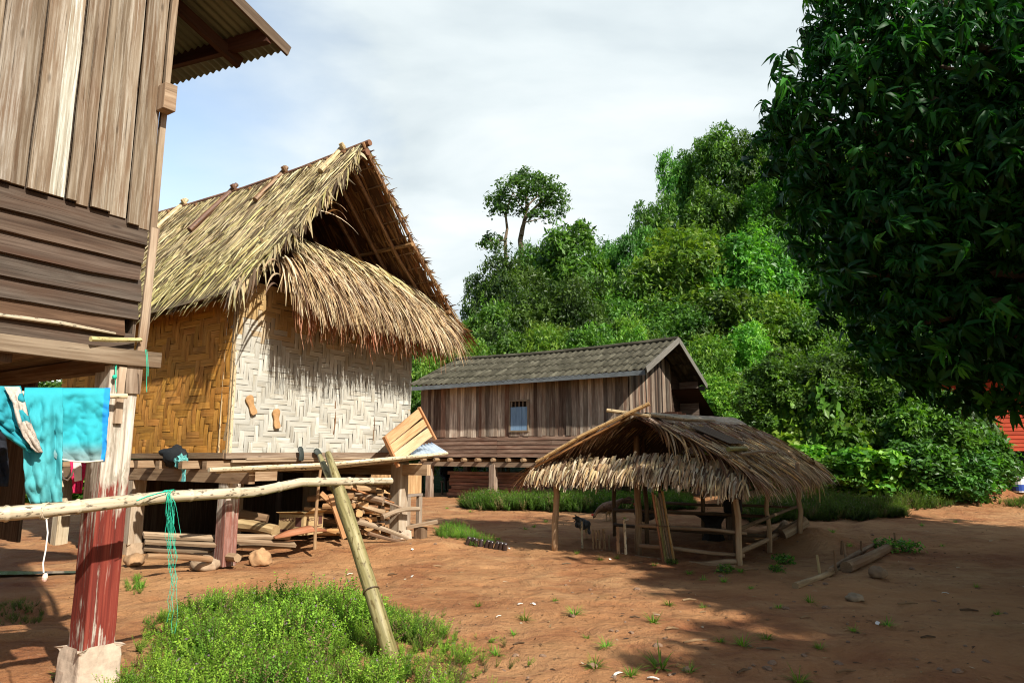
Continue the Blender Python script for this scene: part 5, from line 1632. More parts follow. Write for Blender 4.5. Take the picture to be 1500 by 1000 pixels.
b = MB(); b.tube([atY(88, 672, 4.0), atY(105, 675, 4.01), atY(125, 676.5, 4.02), atY(151, 674, 4.04)], .005, 6, col=(.8, .9, .8)); b.build('waistband', M['white_cloth'], trs)
o = cloth_sheet('jacket', [(628, -30, 6, 0), (660, -30, 10, 0), (690, -30, 14, 0), (712, -30, 12, 0)], 4.3, M['charcoal'], seed=11, loc=atY(-10, 640, 4.3), nu=16)
tag(o, 'charcoal garment hanging at the edge of the view behind the cyan trousers', 'garment')
o = cloth_sheet('camisole', [(660, 100, 128, 0), (690, 104, 127, 0), (705, 106, 122, 0), (722, 106, 120, 0)], 4.75, M['pink'], seed=12, loc=atY(115, 670, 4.75), nu=14, folds=.012)
tag(o, 'bright pink top hanging behind the trousers, lower than their waistband', 'garment')
b = MB(85)
b.tube([atY(91, 690, 4.6), atY(93, 700, 4.6), atY(99, 703, 4.6), atY(105, 696, 4.6), atY(108, 686, 4.6)], .006, 6)
b.board(atY(113, 674, 4.62), atY(115, 704, 4.62), .045, .012, (0, -1, 0), seg=4)
tag(b.build('cloth_strap', M['white_cloth'], loc=atY(105, 690, 4.6)), 'white cloth strap looping below the trousers in front of the pink top', 'strap')

# twine and cord hanging from the rail
b = MB(86); r = random.Random(4)
q0 = atY(247, 722, 4.40)
for k in range(16):
    x = r.uniform(-4, 4); pts = [atY(247 + x * .4, 722, 4.40 + r.uniform(-.04, .02))]
    bott = r.uniform(790, 955) if k > 4 else r.uniform(760, 800); py = 735
    wx = x
    while py < bott:
        wx += r.uniform(-5, 5); wx *= .93
        pts.append(atY(249 + wx + (py - 722) * .02, py, 4.36 + r.uniform(-.015, .015))); py += 16
    if len(pts) > 2: b.tube(pts, [.0012] * len(pts), 4, col=(1, 1, 1))
for k in range(5):     # wrapped round the rail
    c = atY(240 + 3.0 * k, 727.5 - .3 * k, 4.41)
    b.tube([c + Vector((.004 * math.sin(a), -math.cos(a) * .040, math.sin(a) * .040)) for a in np.linspace(0, 2 * PI, 17)], .0032, 4)
b.tube([atY(200, 733, 4.17), atY(215, 727, 4.22), atY(232, 722, 4.30), atY(245, 719, 4.36)], .004, 4)
tag(b.build('green_twine', M['twine'], loc=q0), 'tangle of green nylon twine knotted on the rail and trailing into the weeds', 'twine')
b = MB(87)
for px0, px1 in ((166, 171), (213, 216)):
    pts = [atY(px0 + (px1 - px0) * t + 1.0 * math.sin(5 * t), 512 + 62 * t, 4.42) for t in np.linspace(0, 1, 9)]
    b.tube(pts, [.0028] * 9, 4); b.tube([p + Vector((.008, 0, 0)) for p in pts[:6]], [.0024] * 6, 4)
b.blob(atY(168, 552, 4.41), (.014, .014, .014), 8, 6, .3)
tag(b.build('green_twine', M['twine'], loc=atY(190, 540, 4.42)), 'green nylon twine lashing the floor beam of the plank house to its post', 'twine')
b = MB(88)
b.tube([atY(68, 760, 3.83), atY(70, 780, 3.83), atY(67, 805, 3.83), atY(63, 825, 3.83), atY(64, 838, 3.83)], [.004] * 5, 6)
b.blob(atY(66, 845, 3.83), (.014, .012, .022), 8, 6, .2, col=(1.0, .7, .65))
tag(b.build('cord', M['string'], loc=atY(68, 760, 3.83)), 'white cord with a knotted pinkish end hanging below the rail', 'cord')
for k, px in enumerate((63,)):
    b = MB(); 
    for j in range(4):
        c = atY(px + 2.2 * j, 748.5 - .2 * j, 3.86)
        b.tube([c + Vector((0, -math.cos(a) * .043, math.sin(a) * .043)) for a in np.linspace(0, 2 * PI, 17)], .0035, 4)
    tag(b.build('binding', M['bamboo_pale'], loc=atY(63, 748, 3.85)), 'pale split cane binding wound round the rail near the trousers', 'binding')

# cap and rag on the sill of the hut side wall
lp = HF(-1.84, 0, 0)
q = at_plane(262, 668, lp, -A)
hb = thing('cap', 'black cap hanging from the sill at the golden side wall of the hut', 'cap', q)
b = MB(89); b.blob(q + (-A) * .06 + UP * .0, (.23, .12, .14), 16, 10, .26, rot=-.55, seed=4); b.build('crown', M['cap'], hb, smooth_shade=True)
b = MB(); b.blob(q + (-A) * .12 + N * -.10 + UP * .05, (.15, .05, .05), 12, 8, .2, rot=-.55, seed=9); b.build('peak', M['cap'], hb, smooth_shade=True)
b = MB(90); q2 = at_plane(266, 675, lp - A * .12, -A); b.blob(q2, (.10, .05, .085), 14, 10, .5, rot=-.5, seed=6, freq=3)
pts = [q2 + UP * -.03 + N * .06, q2 + UP * -.13 + N * .10, q2 - UP * .26 + N * .07]
b.board(pts[0], pts[2], .07, .012, -A, seg=5, wob=.012)
tag(b.build('rag', M['rag'], loc=q2), 'faded teal rag stuffed under the black cap at the hut sill', 'rag')
# sandals pushed into the weave of the front wall
def sandal(px, py, ang, label):
    c = at_plane(px, py, HF(0, .03, 0), N)
    b = MB(); L = .27
    V = []; nL = 14
    out = [(-1, .50), (-.9, .72), (-.7, .82), (-.4, .74), (-.1, .66), (.2, .78), (.5, .98), (.75, .95), (.92, .68), (1.0, .30)]
    e1 = (A * math.sin(ang) + UP * math.cos(ang)); e2 = (A * math.cos(ang) - UP * math.sin(ang))
    ring = [(t, w) for t, w in out] + [(t, -w) for t, w in reversed(out)]
    n = len(ring)
    for h in (0.0, .022):
        for t, w in ring: V.append(tuple(c + e1 * (t * L / 2) + e2 * (w * .062) + N * (h + (.016 * t * t))))
    Q = [[i, (i + 1) % n, n + (i + 1) % n, n + i] for i in range(n)]
    cc = np.mean(np.array(V[n:]), 0); V.append(tuple(cc)); V.append(tuple(np.mean(np.array(V[:n]), 0)))
    T = [[2 * n, n + i, n + (i + 1) % n] for i in range(n)] + [[2 * n + 1, (i + 1) % n, i] for i in range(n)]
    b.add(V, Q, None, T)
    o = b.build('sandal', M['sandal'], loc=c, bevel=.004)
    tag(o, label, 'sandal', 'tan sandal soles stuck on the woven wall')
sandal(367, 593, math.radians(-24), 'tan sandal sole stuck on the white woven wall, higher and tilted more')
sandal(404, 613, math.radians(-8), 'tan sandal sole stuck on the white woven wall, lower and more upright')
def rubber(px0, py0, px1, py1, wd, label):
    p = at_plane(px0, py0, HF(0, .12, 0), N); q = at_plane(px1, py1, HF(0, .14, 0), N)
    b = MB(); m = p.lerp(q, .5); d = (q - p).normalized()
    b.tube([p - d * .03, p, m + N * .02, q, q + d * .02], [wd * .5, wd, wd * .82, wd, wd * .5], 12, flat=.35, flat_dir=N)
    tag(b.build('rubber_sole', M['rubber'], loc=p, smooth_shade=True), label, 'sandal sole', 'dark rubber soles hung on the hut sill')
rubber(440, 657, 441, 673, .05, 'dark rubber sole hung upright on the hut sill')
rubber(463, 660, 468, 667, .055, 'dark rubber sole slipped over the thin prong of the fork pole')

# split bamboo poles along the hut sill
for k, (dy, e_, rr, kk) in enumerate(((0, .66, .026, 1.2), (5, .60, .020, 1.0), (3, .54, .02, 1.1))):
    p = at_plane(306 + 10 * k, 688 + dy * .5, HF(0, e_, 0), N); q = at_plane(655 - 22 * k, 664 + dy * .9, HF(0, e_, 0), N); m_ = at_plane(480, 680 + dy, HF(0, e_, 0), N)
    b = MB(); b.tube([p, m_, q], [rr, rr * 1.1, rr], 8, col=(kk, kk, kk * .95))
    tag(b.build('split_bamboo_pole', M['bamboo_pale'], loc=p), 'long pale split bamboo pole lying along the hut front below its sill', 'bamboo pole', 'split bamboo poles along the hut sill')
# plank tray leaning at the corner of the hut and the tin sheet under it
E_ = .45
c4 = [at_plane(561, 640, HF(0, E_, 0), N), at_plane(612, 597, HF(0, E_ - .25, 0), N), at_plane(634, 640, HF(0, E_ - .15, 0), N), at_plane(580, 680, HF(0, E_ + .1, 0), N)]
tray = thing('plank_tray', 'tan plank panel with battened ends leaning askew at the hut corner', 'panel', c4[3])
nn = (c4[1] - c4[0]).cross(c4[3] - c4[0]).normalized()
nn = -nn if nn.y > 0 else nn
for k, (t0, t1, cc) in enumerate(((0, .34, (1.05, .9, .75)), (.34, .64, (1.1, .92, .75)), (.64, 1.0, (1.15, 1.2, 1.15)))):
    tm = (t0 + t1) / 2; p = c4[0].lerp(c4[3], tm); q = c4[1].lerp(c4[2], tm)
    b = MB(); b.board(p, q, (c4[3] - c4[0]).length * (t1 - t0) - .006, .022, nn, seg=4, col=cc, wob=.004); b.build('plank', M['fresh_wood'], tray)
for (p, q) in ((c4[0], c4[3]), (c4[1], c4[2])):
    b = MB(); b.board(p + nn * .02, q + (q - p) * .10 + nn * .02, .045, .05, nn, seg=3, col=(.85, .6, .45)); b.build('batten', M['fresh_wood'], tray)
t4 = [at_plane(598, 672, HF(0, .62, 0), N), at_plane(656, 663, HF(0, .50, 0), N), at_plane(632, 648, HF(0, -.35, 0), N), at_plane(604, 655, HF(0, -.25, 0), N)]
V = []; Q = []; nu, nv = 30, 6
for j in range(nv):
    for i in range(nu):
        p = t4[0].lerp(t4[1], i / (nu - 1)).lerp(t4[3].lerp(t4[2], i / (nu - 1)), j / (nv - 1)); V.append(tuple(p + UP * .010 * math.sin(i * 1.35)))
ii = np.arange(nu * nv).reshape(nv, nu)
o = link_mesh('tin_sheet', V, np.stack([ii[:-1, :-1], ii[:-1, 1:], ii[1:, 1:], ii[1:, :-1]], -1).reshape(-1, 4), None, M['tin'], col=np.ones((len(V), 4)), smooth_shade=True, loc=t4[0])
o.modifiers.new('Solidify', 'SOLIDIFY').thickness = .004
tag(o, 'pale blue corrugated tin sheet under the tilted plank panel at the hut corner', 'tin sheet')

# ---- stores under the hut
def logthing(p, q, r0, r1, label, group='firewood and poles under the hut', mat='log', name='log', col=None, bend=.02, cat='log'):
    b = MB(); p = Vector(p); q = Vector(q); n = 6
    bd = Vector((rnd.uniform(-1, 1), rnd.uniform(-1, 1), rnd.uniform(-1, 1))) * bend
    pts = [p.lerp(q, i / (n - 1)) + bd * math.sin(PI * i / (n - 1)) for i in range(n)]
    b.tube(pts, [r0 + (r1 - r0) * i / (n - 1) for i in range(n)], 10, lump=.10, col=col)
    return tag(b.build(name, M[mat], loc=p, smooth_shade=False), label, cat, group)
def hp(px, py, e): return at_plane(px, py, HF(0, e, 0), N)
FW = 'firewood and poles under the hut'
logthing(hp(505, 721, -.45), hp(562, 734, .12), .058, .058, 'thick grey log, topmost of the long logs beside the fork pole', FW)
logthing(hp(508, 732, -.35), hp(564, 751, .10), .042, .042, 'long round log lying second from the top of the woodpile', FW, col=(1.15, 1.1, 1.0))
logthing(hp(545, 728, -.1), hp(594, 746, .18), .020, .017, 'thin straight stick pointing past the hut corner post', FW)
logthing(hp(515, 715, -.2), hp(577, 736, .05), .018, .016, 'thin orange brown stick lying across the top of the woodpile', FW, col=(1.3, .85, .55))
logthing(hp(560, 757, .20), hp(614, 745, .28), .040, .036, 'crooked grey branch jutting out in front of the hut corner post', FW, bend=.05)
logthing(hp(520, 762, -.2), hp(598, 788, .35), .050, .028, 'long forked log sloping down to the ground below the hut corner post', FW)
logthing(hp(540, 781, .2), hp(602, 796, .42), .030, .018, 'dark thin branch lying lowest on the ground by the woodpile', FW, col=(.6, .5, .45))
b = MB(); p, q = hp(484, 725, -.1), hp(505, 788, .05); b.board(p, q, .09, .03, N, seg=4, col=(.85, .65, .5)); tag(b.build('board', M['fresh_wood'], loc=p), 'narrow brown board standing askew behind the fork pole', 'board', FW)
b = MB(); p, q = hp(470, 722, -.15), hp(507, 757, .0); b.board(p, q, .075, .03, N, seg=4, col=(.8, .6, .45)); tag(b.build('board', M['fresh_wood'], loc=p), 'brown board leaning at a slant between the cardboard box and the fork pole', 'board', FW)
rr_ = random.Random(21)
for row in range(8):
    py = 781 - row * 10.5
    for k in range(9):
        px = 505 + k * 8.6 + rr_.uniform(-3, 3) + row * .8
        if px > 577 or (row > 5 and k < 2): continue
        e1 = rr_.uniform(-.30, -.02); p = hp(px, py + rr_.uniform(-3, 3), e1)
        d_ = (N * rr_.uniform(.6, 1.0) + A * rr_.uniform(-.75, .75) + UP * rr_.uniform(-.16, .10)).normalized()
        q = p - d_ * rr_.uniform(.45, .8)
        rw = rr_.uniform(.026, .058)
        p.z = max(p.z, .05 + rw); q.z = max(q.z, .05 + rw)
        b = MB(); b.tube([q, q.lerp(p, .5) + UP * rr_.uniform(-.012, .012), p], [rw * .9, rw, rw], rr_.choice([5, 6, 8]), lump=.14, col=rr_.choice([(1, .88, .7), (1.15, 1.0, .78), (.8, .62, .46), (.62, .5, .4), (1.0, .75, .5)]))
        tag(b.build('firewood', M['fresh_wood'] if rr_.random() < .5 else M['log'], loc=p), 'short split billet in the woodpile under the hut', 'firewood', 'split firewood heaped under the hut')
logthing(hp(350, 768, -.7), hp(404, 777, -.1), .085, .085, 'fat pale log lying beside the cardboard box', FW, col=(1.2, 1.15, .85))
logthing(hp(352, 752, -.9), hp(392, 760, -.6), .07, .07, 'dark log end behind the fat pale log', FW, col=(.7, .6, .5))
for (a0, a1, w_, kk, lab) in (((210, 783, -.4), (322, 788, -.2), .10, 1.25, 'pale plank lying uppermost left of the red hut post'), ((212, 793, -.3), (316, 798, -.1), .06, 1.0, 'narrow plank just below the pale plank left of the red hut post'),
                           ((345, 785, -.2), (424, 786, -.05), .07, 1.4, 'light narrow plank under the cardboard box'), ((345, 792, -.15), (432, 797, .0), .09, 1.1, 'broad plank lying below the light narrow plank'),
                           ((350, 799, -.4), (425, 800, -.2), .06, .8, 'dark plank lowest of the stack under the box'), ((210, 803, -.5), (318, 806, -.35), .07, .8, 'dark plank lowest of the stack left of the red hut post')):
    p, q = hp(*a0), hp(*a1); b = MB(); b.board(p, q, w_, .035, N * .5 + UP, seg=6, col=(kk, kk * .92, kk * .78), wob=.005)
    tag(b.build('plank', M['grey_plank'], loc=p), lab, 'plank', 'planks lying under the hut')
b = MB(); p, q = hp(402, 787, .0), hp(477, 776, .1)
V = []
pts = [p, p.lerp(q, .3) + UP * .03, p.lerp(q, .7) + UP * .05, q]
b.tube(pts, [.03, .075, .085, .035], 12, lump=.12, flat=.4, flat_dir=N * .3 + UP, col=(1, 1, 1))
M['red_bark'] = wood('red_bark', (.14, .05, .025), (.30, .12, .06), (.40, .22, .13), stain=(.36, .12, .045), stain_amt=.8, grain=18)
tag(b.build('bark_slab', M['red_bark'], loc=p, smooth_shade=True), 'reddish curved slab of bark lying in front of the cardboard box', 'bark slab')
logthing(hp(470, 684, .10), hp(461, 804, .16), .020, .024, 'thin upright stick in front of the cardboard box', FW, col=(1.1, .95, .75), name='stick', cat='stick')
logthing(gpt(186, 806) + UP * .13, hp(348, 817, .30) , .045, .05, 'weathered pole lying on the ground by the red hut post', FW, col=(1.2, 1.15, 1.05), bend=.04, name='pole', cat='pole')
logthing(hp(215, 814, .15) , hp(310, 819, .12), .03, .035, 'thin dark pole on the ground behind the weathered pole', FW, col=(.9, .75, .6), name='pole', cat='pole')
def rock(px, py, rx, rz, seed, label, mat='rock', col=(1, 1, 1)):
    g = gp(px, py)
    b = MB(); b.blob(g + UP * rz * .6, (rx * .9, rx * .75, rz * .9), 30, 20, .17, freq=2.6, rot=seed, seed=seed, flat_bottom=True, col=col)
    tag(b.build('rock', M[mat], loc=g, smooth_shade=True), label, 'rock', 'rocks about the yard')
rock(300, 836, .19, .115, 3, 'smooth rounded boulder in front of the red hut post')
rock(380, 829, .165, .14, 7, 'blocky orange tan rock under the hut front', col=(1.05, .85, .65))
rock(197, 828, .15, .10, 5, 'low brown stone half hidden behind the red post', col=(.85, .7, .55))
rock(1287, 846, .13, .085, 11, 'grey brown rock at the end of the bed edging', col=(.62, .55, .48))
rock(1252, 880, .10, .05, 13, 'small ash grey stone on the shaded earth', col=(.7, .72, .7))

# cardboard box with its print
bc = hp(441, 766, -.42)
yaw = math.radians(-24)
bx_f = Vector((math.sin(yaw), -math.cos(yaw), 0)); bx_s = Vector((-bx_f.y, bx_f.x, 0)) * 1
BW, BD, BH = .46, .42, .29
bz = bc.z - BH / 2
box = thing('cardboard_box', 'tan cardboard carton with brown coffee print under the hut', 'box', (bc.x, bc.y, bz))
o_ = Vector((bc.x, bc.y, bz))
def BX(u, v, z): return o_ + bx_s * u + bx_f * v + UP * z
b = MB(91)
for (p, q, nrm) in ((BX(-BW / 2, BD / 2, BH / 2), BX(BW / 2, BD / 2, BH / 2), bx_f), (BX(-BW / 2, -BD / 2, BH / 2), BX(BW / 2, -BD / 2, BH / 2), bx_f)):
    b.board(p, q, BH, .008, nrm, seg=4, wob=.003, col=(1, 1, 1))
for sx in (-1, 1): b.board(BX(sx * BW / 2, -BD / 2, BH / 2), BX(sx * BW / 2, BD / 2, BH / 2), BH, .008, bx_s, seg=4, wob=.003, col=(1, 1, 1))
b.quad(BX(-BW / 2, -BD / 2, .01), BX(BW / 2, -BD / 2, .01), BX(BW / 2, BD / 2, .01), BX(-BW / 2, BD / 2, .01))
b.build('carton', M['card'], box)
b = MB(92)
b.board(BX(-BW / 2, BD / 2 - .01, BH), BX(BW / 2 - .02, BD / 2 - .03, BH + .02), .17, .006, UP * 1.0 - bx_f * .35, seg=3, col=(1.1, 1.05, .95))
b.board(BX(BW / 2, -BD / 2, BH + .01), BX(BW / 2 + .02, BD / 2, BH + .02), .16, .006, UP - bx_s * .5, seg=3, col=(1.1, 1.05, .95))
b.build('flap', M['card'], box)
b = MB(93)
def patch(fu, z0, z1, u0, u1, front=True, col=(1, 1, 1)):
    if front: b.quad(BX(u0, BD / 2 + .0065, z0), BX(u1, BD / 2 + .0065, z0), BX(u1, BD / 2 + .0065, z1), BX(u0, BD / 2 + .0065, z1), col=col)
    else: b.quad(BX(BW / 2 + .0065, u0, z0), BX(BW / 2 + .0065, u1, z0), BX(BW / 2 + .0065, u1, z1), BX(BW / 2 + .0065, u0, z1), col=col)
patch(0, .12, .25, .08, .19)
patch(0, .035, .075, -.20, .19); patch(0, .075, .088, -.05, .19, col=(1.3, 1.2, 1.1))
patch(0, .05, .075, -.18, .18, False); patch(0, .10, .112, -.18, .05, False); patch(0, .13, .25, -.19, -.10, False)
b.build('print', M['card_ink'], box)
def lettering(txt, origin, right, upv, nrm, size, mat, name, parent):
    cu = bpy.data.curves.new(name, 'FONT'); cu.body = txt; cu.size = size; cu.align_x = 'CENTER'; cu.extrude = .0008
    tmp = bpy.data.objects.new(name, cu); COL.objects.link(tmp)
    dg = bpy.context.evaluated_depsgraph_get(); dg.update()
    me = bpy.data.meshes.new_from_object(tmp.evaluated_get(dg))
    bpy.data.objects.remove(tmp)
    mt = Matrix((right, upv, nrm)).transposed().to_4x4(); mt.translation = origin - Vector(parent.location)
    me.transform(mt); me.materials.clear(); me.materials.append(mat)
    ca = me.color_attributes.new('Col', 'FLOAT_COLOR', 'POINT')
    ca.data.foreach_set('color', np.ones(len(me.vertices) * 4, np.float32))
    o = bpy.data.objects.new(name, me); COL.objects.link(o); o.parent = parent
    return o
lettering('NESCAFÉ', BX(-.075, BD / 2 + .0075, .195), bx_s, UP, bx_f, .062, M['card_ink'], 'lettering', box)
lettering('NESCAFÉ', BX(BW / 2 + .0075, .03, .195), -bx_f, UP, bx_s, .058, M['card_ink'], 'lettering', box)

# plank bin and bench behind, under the hut
pb0, pb1 = hp(506, 700, -1.5), hp(617, 700, -1.5)
bn_ = thing('plank_bin', 'bin of warm tan upright planks under the back of the hut', 'bin', pb0)
for off, dk in (((0, 0), 1.0), ((-.55, .4), .5)):
    b = MB(94)
    for k in range(12):
        p = pb0.lerp(pb1, (k + .5) / 12); kk = rnd.choice([.8, 1.0, 1.15, .9]) * dk
        b.board((p.x + off[0], p.y + off[1], .62), (p.x + off[0], p.y + off[1], 1.22), (pb1 - pb0).length / 12 - .004, .02, N, seg=2, col=(kk, kk * .88, kk * .7))
    b.build('side', M['fresh_wood'], bn_)
tre = thing('bin_trestle', 'grey trestle legs carrying the plank bin under the hut', 'trestle', pb0)
for px in (512, 560, 598, 615):
    b = MB(95); p = hp(px, 700, -1.5); b.board((p.x, p.y, -.02), (p.x, p.y, .57), .10, .08, N, seg=2); b.build('leg', M['grey_plank'], tre)
b = MB(96); b.board(pb0 + UP * (.595 - pb0.z), pb1 + UP * (.595 - pb1.z), .05, .10, N, seg=3); b.build('beam', M['grey_plank'], tre)
g = gpt(618, 780); bch = thing('plank_bench', 'low bench of one plank on a block beside the hut corner post', 'bench', g)
b = MB(96); b.board(hp(596, 772, .05), hp(641, 763, .45), .17, .05, UP, seg=3, col=(1.2, 1.1, .95)); b.build('seat', M['grey_plank'], bch)
b = MB(97); c = hp(616, 778, .22); b.board((c.x, c.y, -.03), (c.x, c.y, hp(618, 770, .24).z - .02), .16, .16, N, seg=2, col=(.6, .5, .4)); b.build('block', M['grey_plank'], bch)

# border of upturned bottles round the weed patch
for k in range(9):
    t = k / 8; px = 682 + 56 * t; py = 797 + 9 * t
    g = gpt(px, py); b = MB(); ln = Vector((rnd.uniform(.02, .07), rnd.uniform(-.04, .02), .0))
    pr = [(.0, .034), (.02, .037), (.13, .037), (.15, .037), (.165, .03), (.17, .012)]
    b.tube([g + UP * z + ln * (z / .17) for z, r in pr], [r for z, r in pr], 10)
    tag(b.build('bottle', M['glass_bottle'], loc=g, smooth_shade=True), 'dark upturned bottle set in the earth to edge the small weed patch', 'bottle', 'bottles edging the weed patch')

# bed edging on the right: poles and short stakes
def pole2(a, c, r0, label, col=None, mat='log', lift=.03, name='edging_pole'):
    p = gp(*a); q = gp(*c); p.z = gz(p.x, p.y) + lift; q.z = gz(q.x, q.y) + lift
    logthing(p, q, r0, r0 * .85, label, 'poles edging the garden bed', mat, name, col, .03, 'pole')
pole2((1165, 862), (1252, 826), .036, 'pale peeled pole edging the garden bed, the end nearest the shelter', (1.15, 1.1, .9))
pole2((1240, 838), (1305, 806), .07, 'thick dark log edging the garden bed below the bush', (.7, .6, .5), lift=.05)
pole2((1215, 845), (1290, 800), .03, 'thin brown pole lying behind the thick dark log', (.8, .7, .6), lift=.07)
for i, (px, py, h_) in enumerate(((1202, 845, .26), (1224, 838, .27), (1241, 826, .28), (1262, 815, .22), (1313, 800, .22), (1232, 812, .20))):
    g = gpt(px, py); b = MB(); b.tube([g, g + Vector((rnd.uniform(-.03, .03), 0, h_ + .05))], [.018, .014], 7, lump=.1, col=(1.1, 1.1, .8) if i == 0 else (.75, .62, .5))
    tag(b.build('stake', M['log'], loc=g), 'pale green tipped stake by the peeled pole' if i == 0 else 'thin brown stake standing along the garden bed edge', 'stake', 'stakes along the garden bed')
# logs lying at the back of the shelter by the earth heap
logthing(gpt(1146, 789) + UP * .12, gpt(1180, 772) + UP * .16, .10, .09, 'thick grey log lying at the foot of the back shelter post', 'logs by the earth heap')
logthing(gpt(1132, 792) + UP * .1, gpt(1150, 774) + UP * .15, .08, .07, 'shorter log under the shelter eave beside the thick grey log', 'logs by the earth heap', col=(.6, .5, .42))

# buckets and melon by the red house
def bucket(px, py, r, h, mat, label, band=None):
    g = gp(px, py); z = g.z
    root = thing('bucket', label, 'bucket', (g.x, g.y, z), 'buckets by the red house')
    b = MB(); b.tube([Vector((g.x, g.y, z + t * h)) for t in (0, .05, .9, .92, 1.0)], [r * .8, r * .82, r * .97, r * 1.05, r * 1.05], 18); b.build('pail', mat, root, smooth_shade=False)
    if band is not None:
        b = MB(); b.tube([Vector((g.x, g.y, z + t * h)) for t in (.1, .5)], [r * .86, r * .93], 18, cap=False); b.build('band', band, root)
    b = MB(); b.tube([Vector((g.x + r * 1.05 * math.cos(a), g.y + .02, z + h * .9 - r * .9 * math.sin(a))) for a in np.linspace(0, PI, 9)], .008, 5); b.build('handle', M['string'], root)
bucket(1492, 722, .20, .40, M['white_plastic'], 'white bucket with a blue band standing on the earth by the red house', M['blue_plastic'])
bucket(1506, 722, .16, .26, M['orange_plastic'], 'orange bucket beside the white bucket')
g = gp(1456, 722); zz_ = gz(g.x, g.y)
b = MB(); b.blob((g.x, g.y, zz_ + .10), (.13, .12, .115), 16, 10, .04); b.tube([Vector((g.x, g.y, zz_ + .20)), Vector((g.x + .02, g.y, zz_ + .24))], [.012, .008], 6)
tag(b.build('melon', M['melon'], loc=(g.x, g.y, zz_), smooth_shade=True), 'round yellow melon lying on the earth left of the buckets', 'melon')

# ------------------------------------------------------------ red house and a pale house at the back
RH = Vector((12.3, 22.5, 0)); rx = Vector((.985, -.17, 0)); ry = Vector((.17, .985, 0))
def RP(u, d, z): return RH + rx * u + ry * d + UP * z
rh = thing('red_house', 'rust red plank house on stilts half hidden by trees at the edge of the yard', 'house', RP(4, 1, 0))
b = MB(101)
for k in range(42):
    kk = rnd.uniform(.75, 1.15); b.board(RP(.1 + .2 * k, -rnd.uniform(0, .02), 2.55), RP(.1 + .2 * k, -rnd.uniform(0, .02), 4.3), .19, .02, -ry, seg=2, col=(kk, kk, kk))
b.build('wall', M['red_plank'], rh)['label'] = 'upright boards of the upper wall'
b = MB(102)
for k in range(8):
    kk = rnd.uniform(.8, 1.15); b.board(RP(0, -.02, 1.58 + .125 * k), RP(8.4, -.02, 1.58 + .125 * k), .13, .02, -ry + UP * .14, seg=6, col=(kk, kk * 1.1, kk * 1.1))
b.build('wall', M['red_plank'], rh)['label'] = 'lapped boards of the lower wall'
b = MB(103); b.quad(RP(0, 0, 1.5), RP(0, 5, 1.5), RP(0, 5, 4.3), RP(0, 0, 4.3)); b.quad(RP(0, 0, 1.5), RP(8.4, 0, 1.5), RP(8.4, 5, 1.5), RP(0, 5, 1.5)); b.build('floor', M['red_plank'], rh)
b = MB(104)
for s in (1, -1):
    e = -.9 if s > 0 else 5.9
    b.quad(RP(-.5, e, 4.0), RP(9, e, 4.0), RP(9, 2.5, 5.0), RP(-.5, 2.5, 5.0))
o = b.build('roof', M['old_tin'], rh); o.modifiers.new('Solidify', 'SOLIDIFY').thickness = .02
for u in (.1, 2.8, 5.5, 8.2):
    stilt(rh, RP(u, .1, 0), 1.5, .18, M['grey_plank'], zf=-.1); stilt(rh, RP(u, 4.8, 0), 1.5, .18, M['grey_plank'], zf=-.1)
WHp = atY(1060, 640, 27.5); wh = thing('pale_house', 'small cream walled house glimpsed through the trees behind the shelter', 'house', (WHp.x + 1, 28, 0))
b = MB(105); zb_ = gz(WHp.x, 27.5) - .5
p, q = atY(1066, 640, 27.5), atY(1118, 640, 27.5); p.z = q.z = zb_
for a0, a1 in ((p, q), (q, q + Vector((.4, 3, 0))), (q + Vector((.4, 3, 0)), p + Vector((.4, 3, 0))), (p + Vector((.4, 3, 0)), p)):
    b.quad(a0, a1, a1 + UP * (atY(1090, 594, 27.5).z - zb_), a0 + UP * (atY(1090, 594, 27.5).z - zb_))
b.build('wall', M['white_wall'], wh)
b = MB(106); zt_ = atY(1090, 594, 27.5).z; b.board(p.lerp(q, -.15) + Vector((0, -.3, zt_ - zb_ + .05)), p.lerp(q, 1.15) + Vector((0, -.3, zt_ - zb_ + .05)), .12, .05, (0, -1, 0), seg=2)
b.quad(p.lerp(q, -.2) + Vector((0, -.5, zt_ - zb_ + .1)), p.lerp(q, 1.2) + Vector((0, -.5, zt_ - zb_ + .1)), p.lerp(q, 1.2) + Vector((.2, 1.6, zt_ - zb_ + .9)), p.lerp(q, -.2) + Vector((.2, 1.6, zt_ - zb_ + .9)))
b.quad(p.lerp(q, -.2) + Vector((.2, 1.6, zt_ - zb_ + .9)), p.lerp(q, 1.2) + Vector((.2, 1.6, zt_ - zb_ + .9)), p.lerp(q, 1.2) + Vector((.4, 3.6, zt_ - zb_ + .1)), p.lerp(q, -.2) + Vector((.4, 3.6, zt_ - zb_ + .1)))
b.build('roof', M['roof_timber'], wh)
# woven fence panel seen under the plank house
q = atY(22, 690, 6.6)
b = MB(107)
weave(Vector((q.x - 1.6, q.y - .6, .35)), 22, 13, .075, Vector((.1, -1, 0)).normalized(), Vector((1, .1, 0)).normalized(), b, pal_left, seed=4)
tag(b.build('woven_panel', M['weave_gold'], loc=(q.x - 1.6, q.y - .6, .35)), 'woven bamboo panel leaning in the shade under the plank house', 'panel')
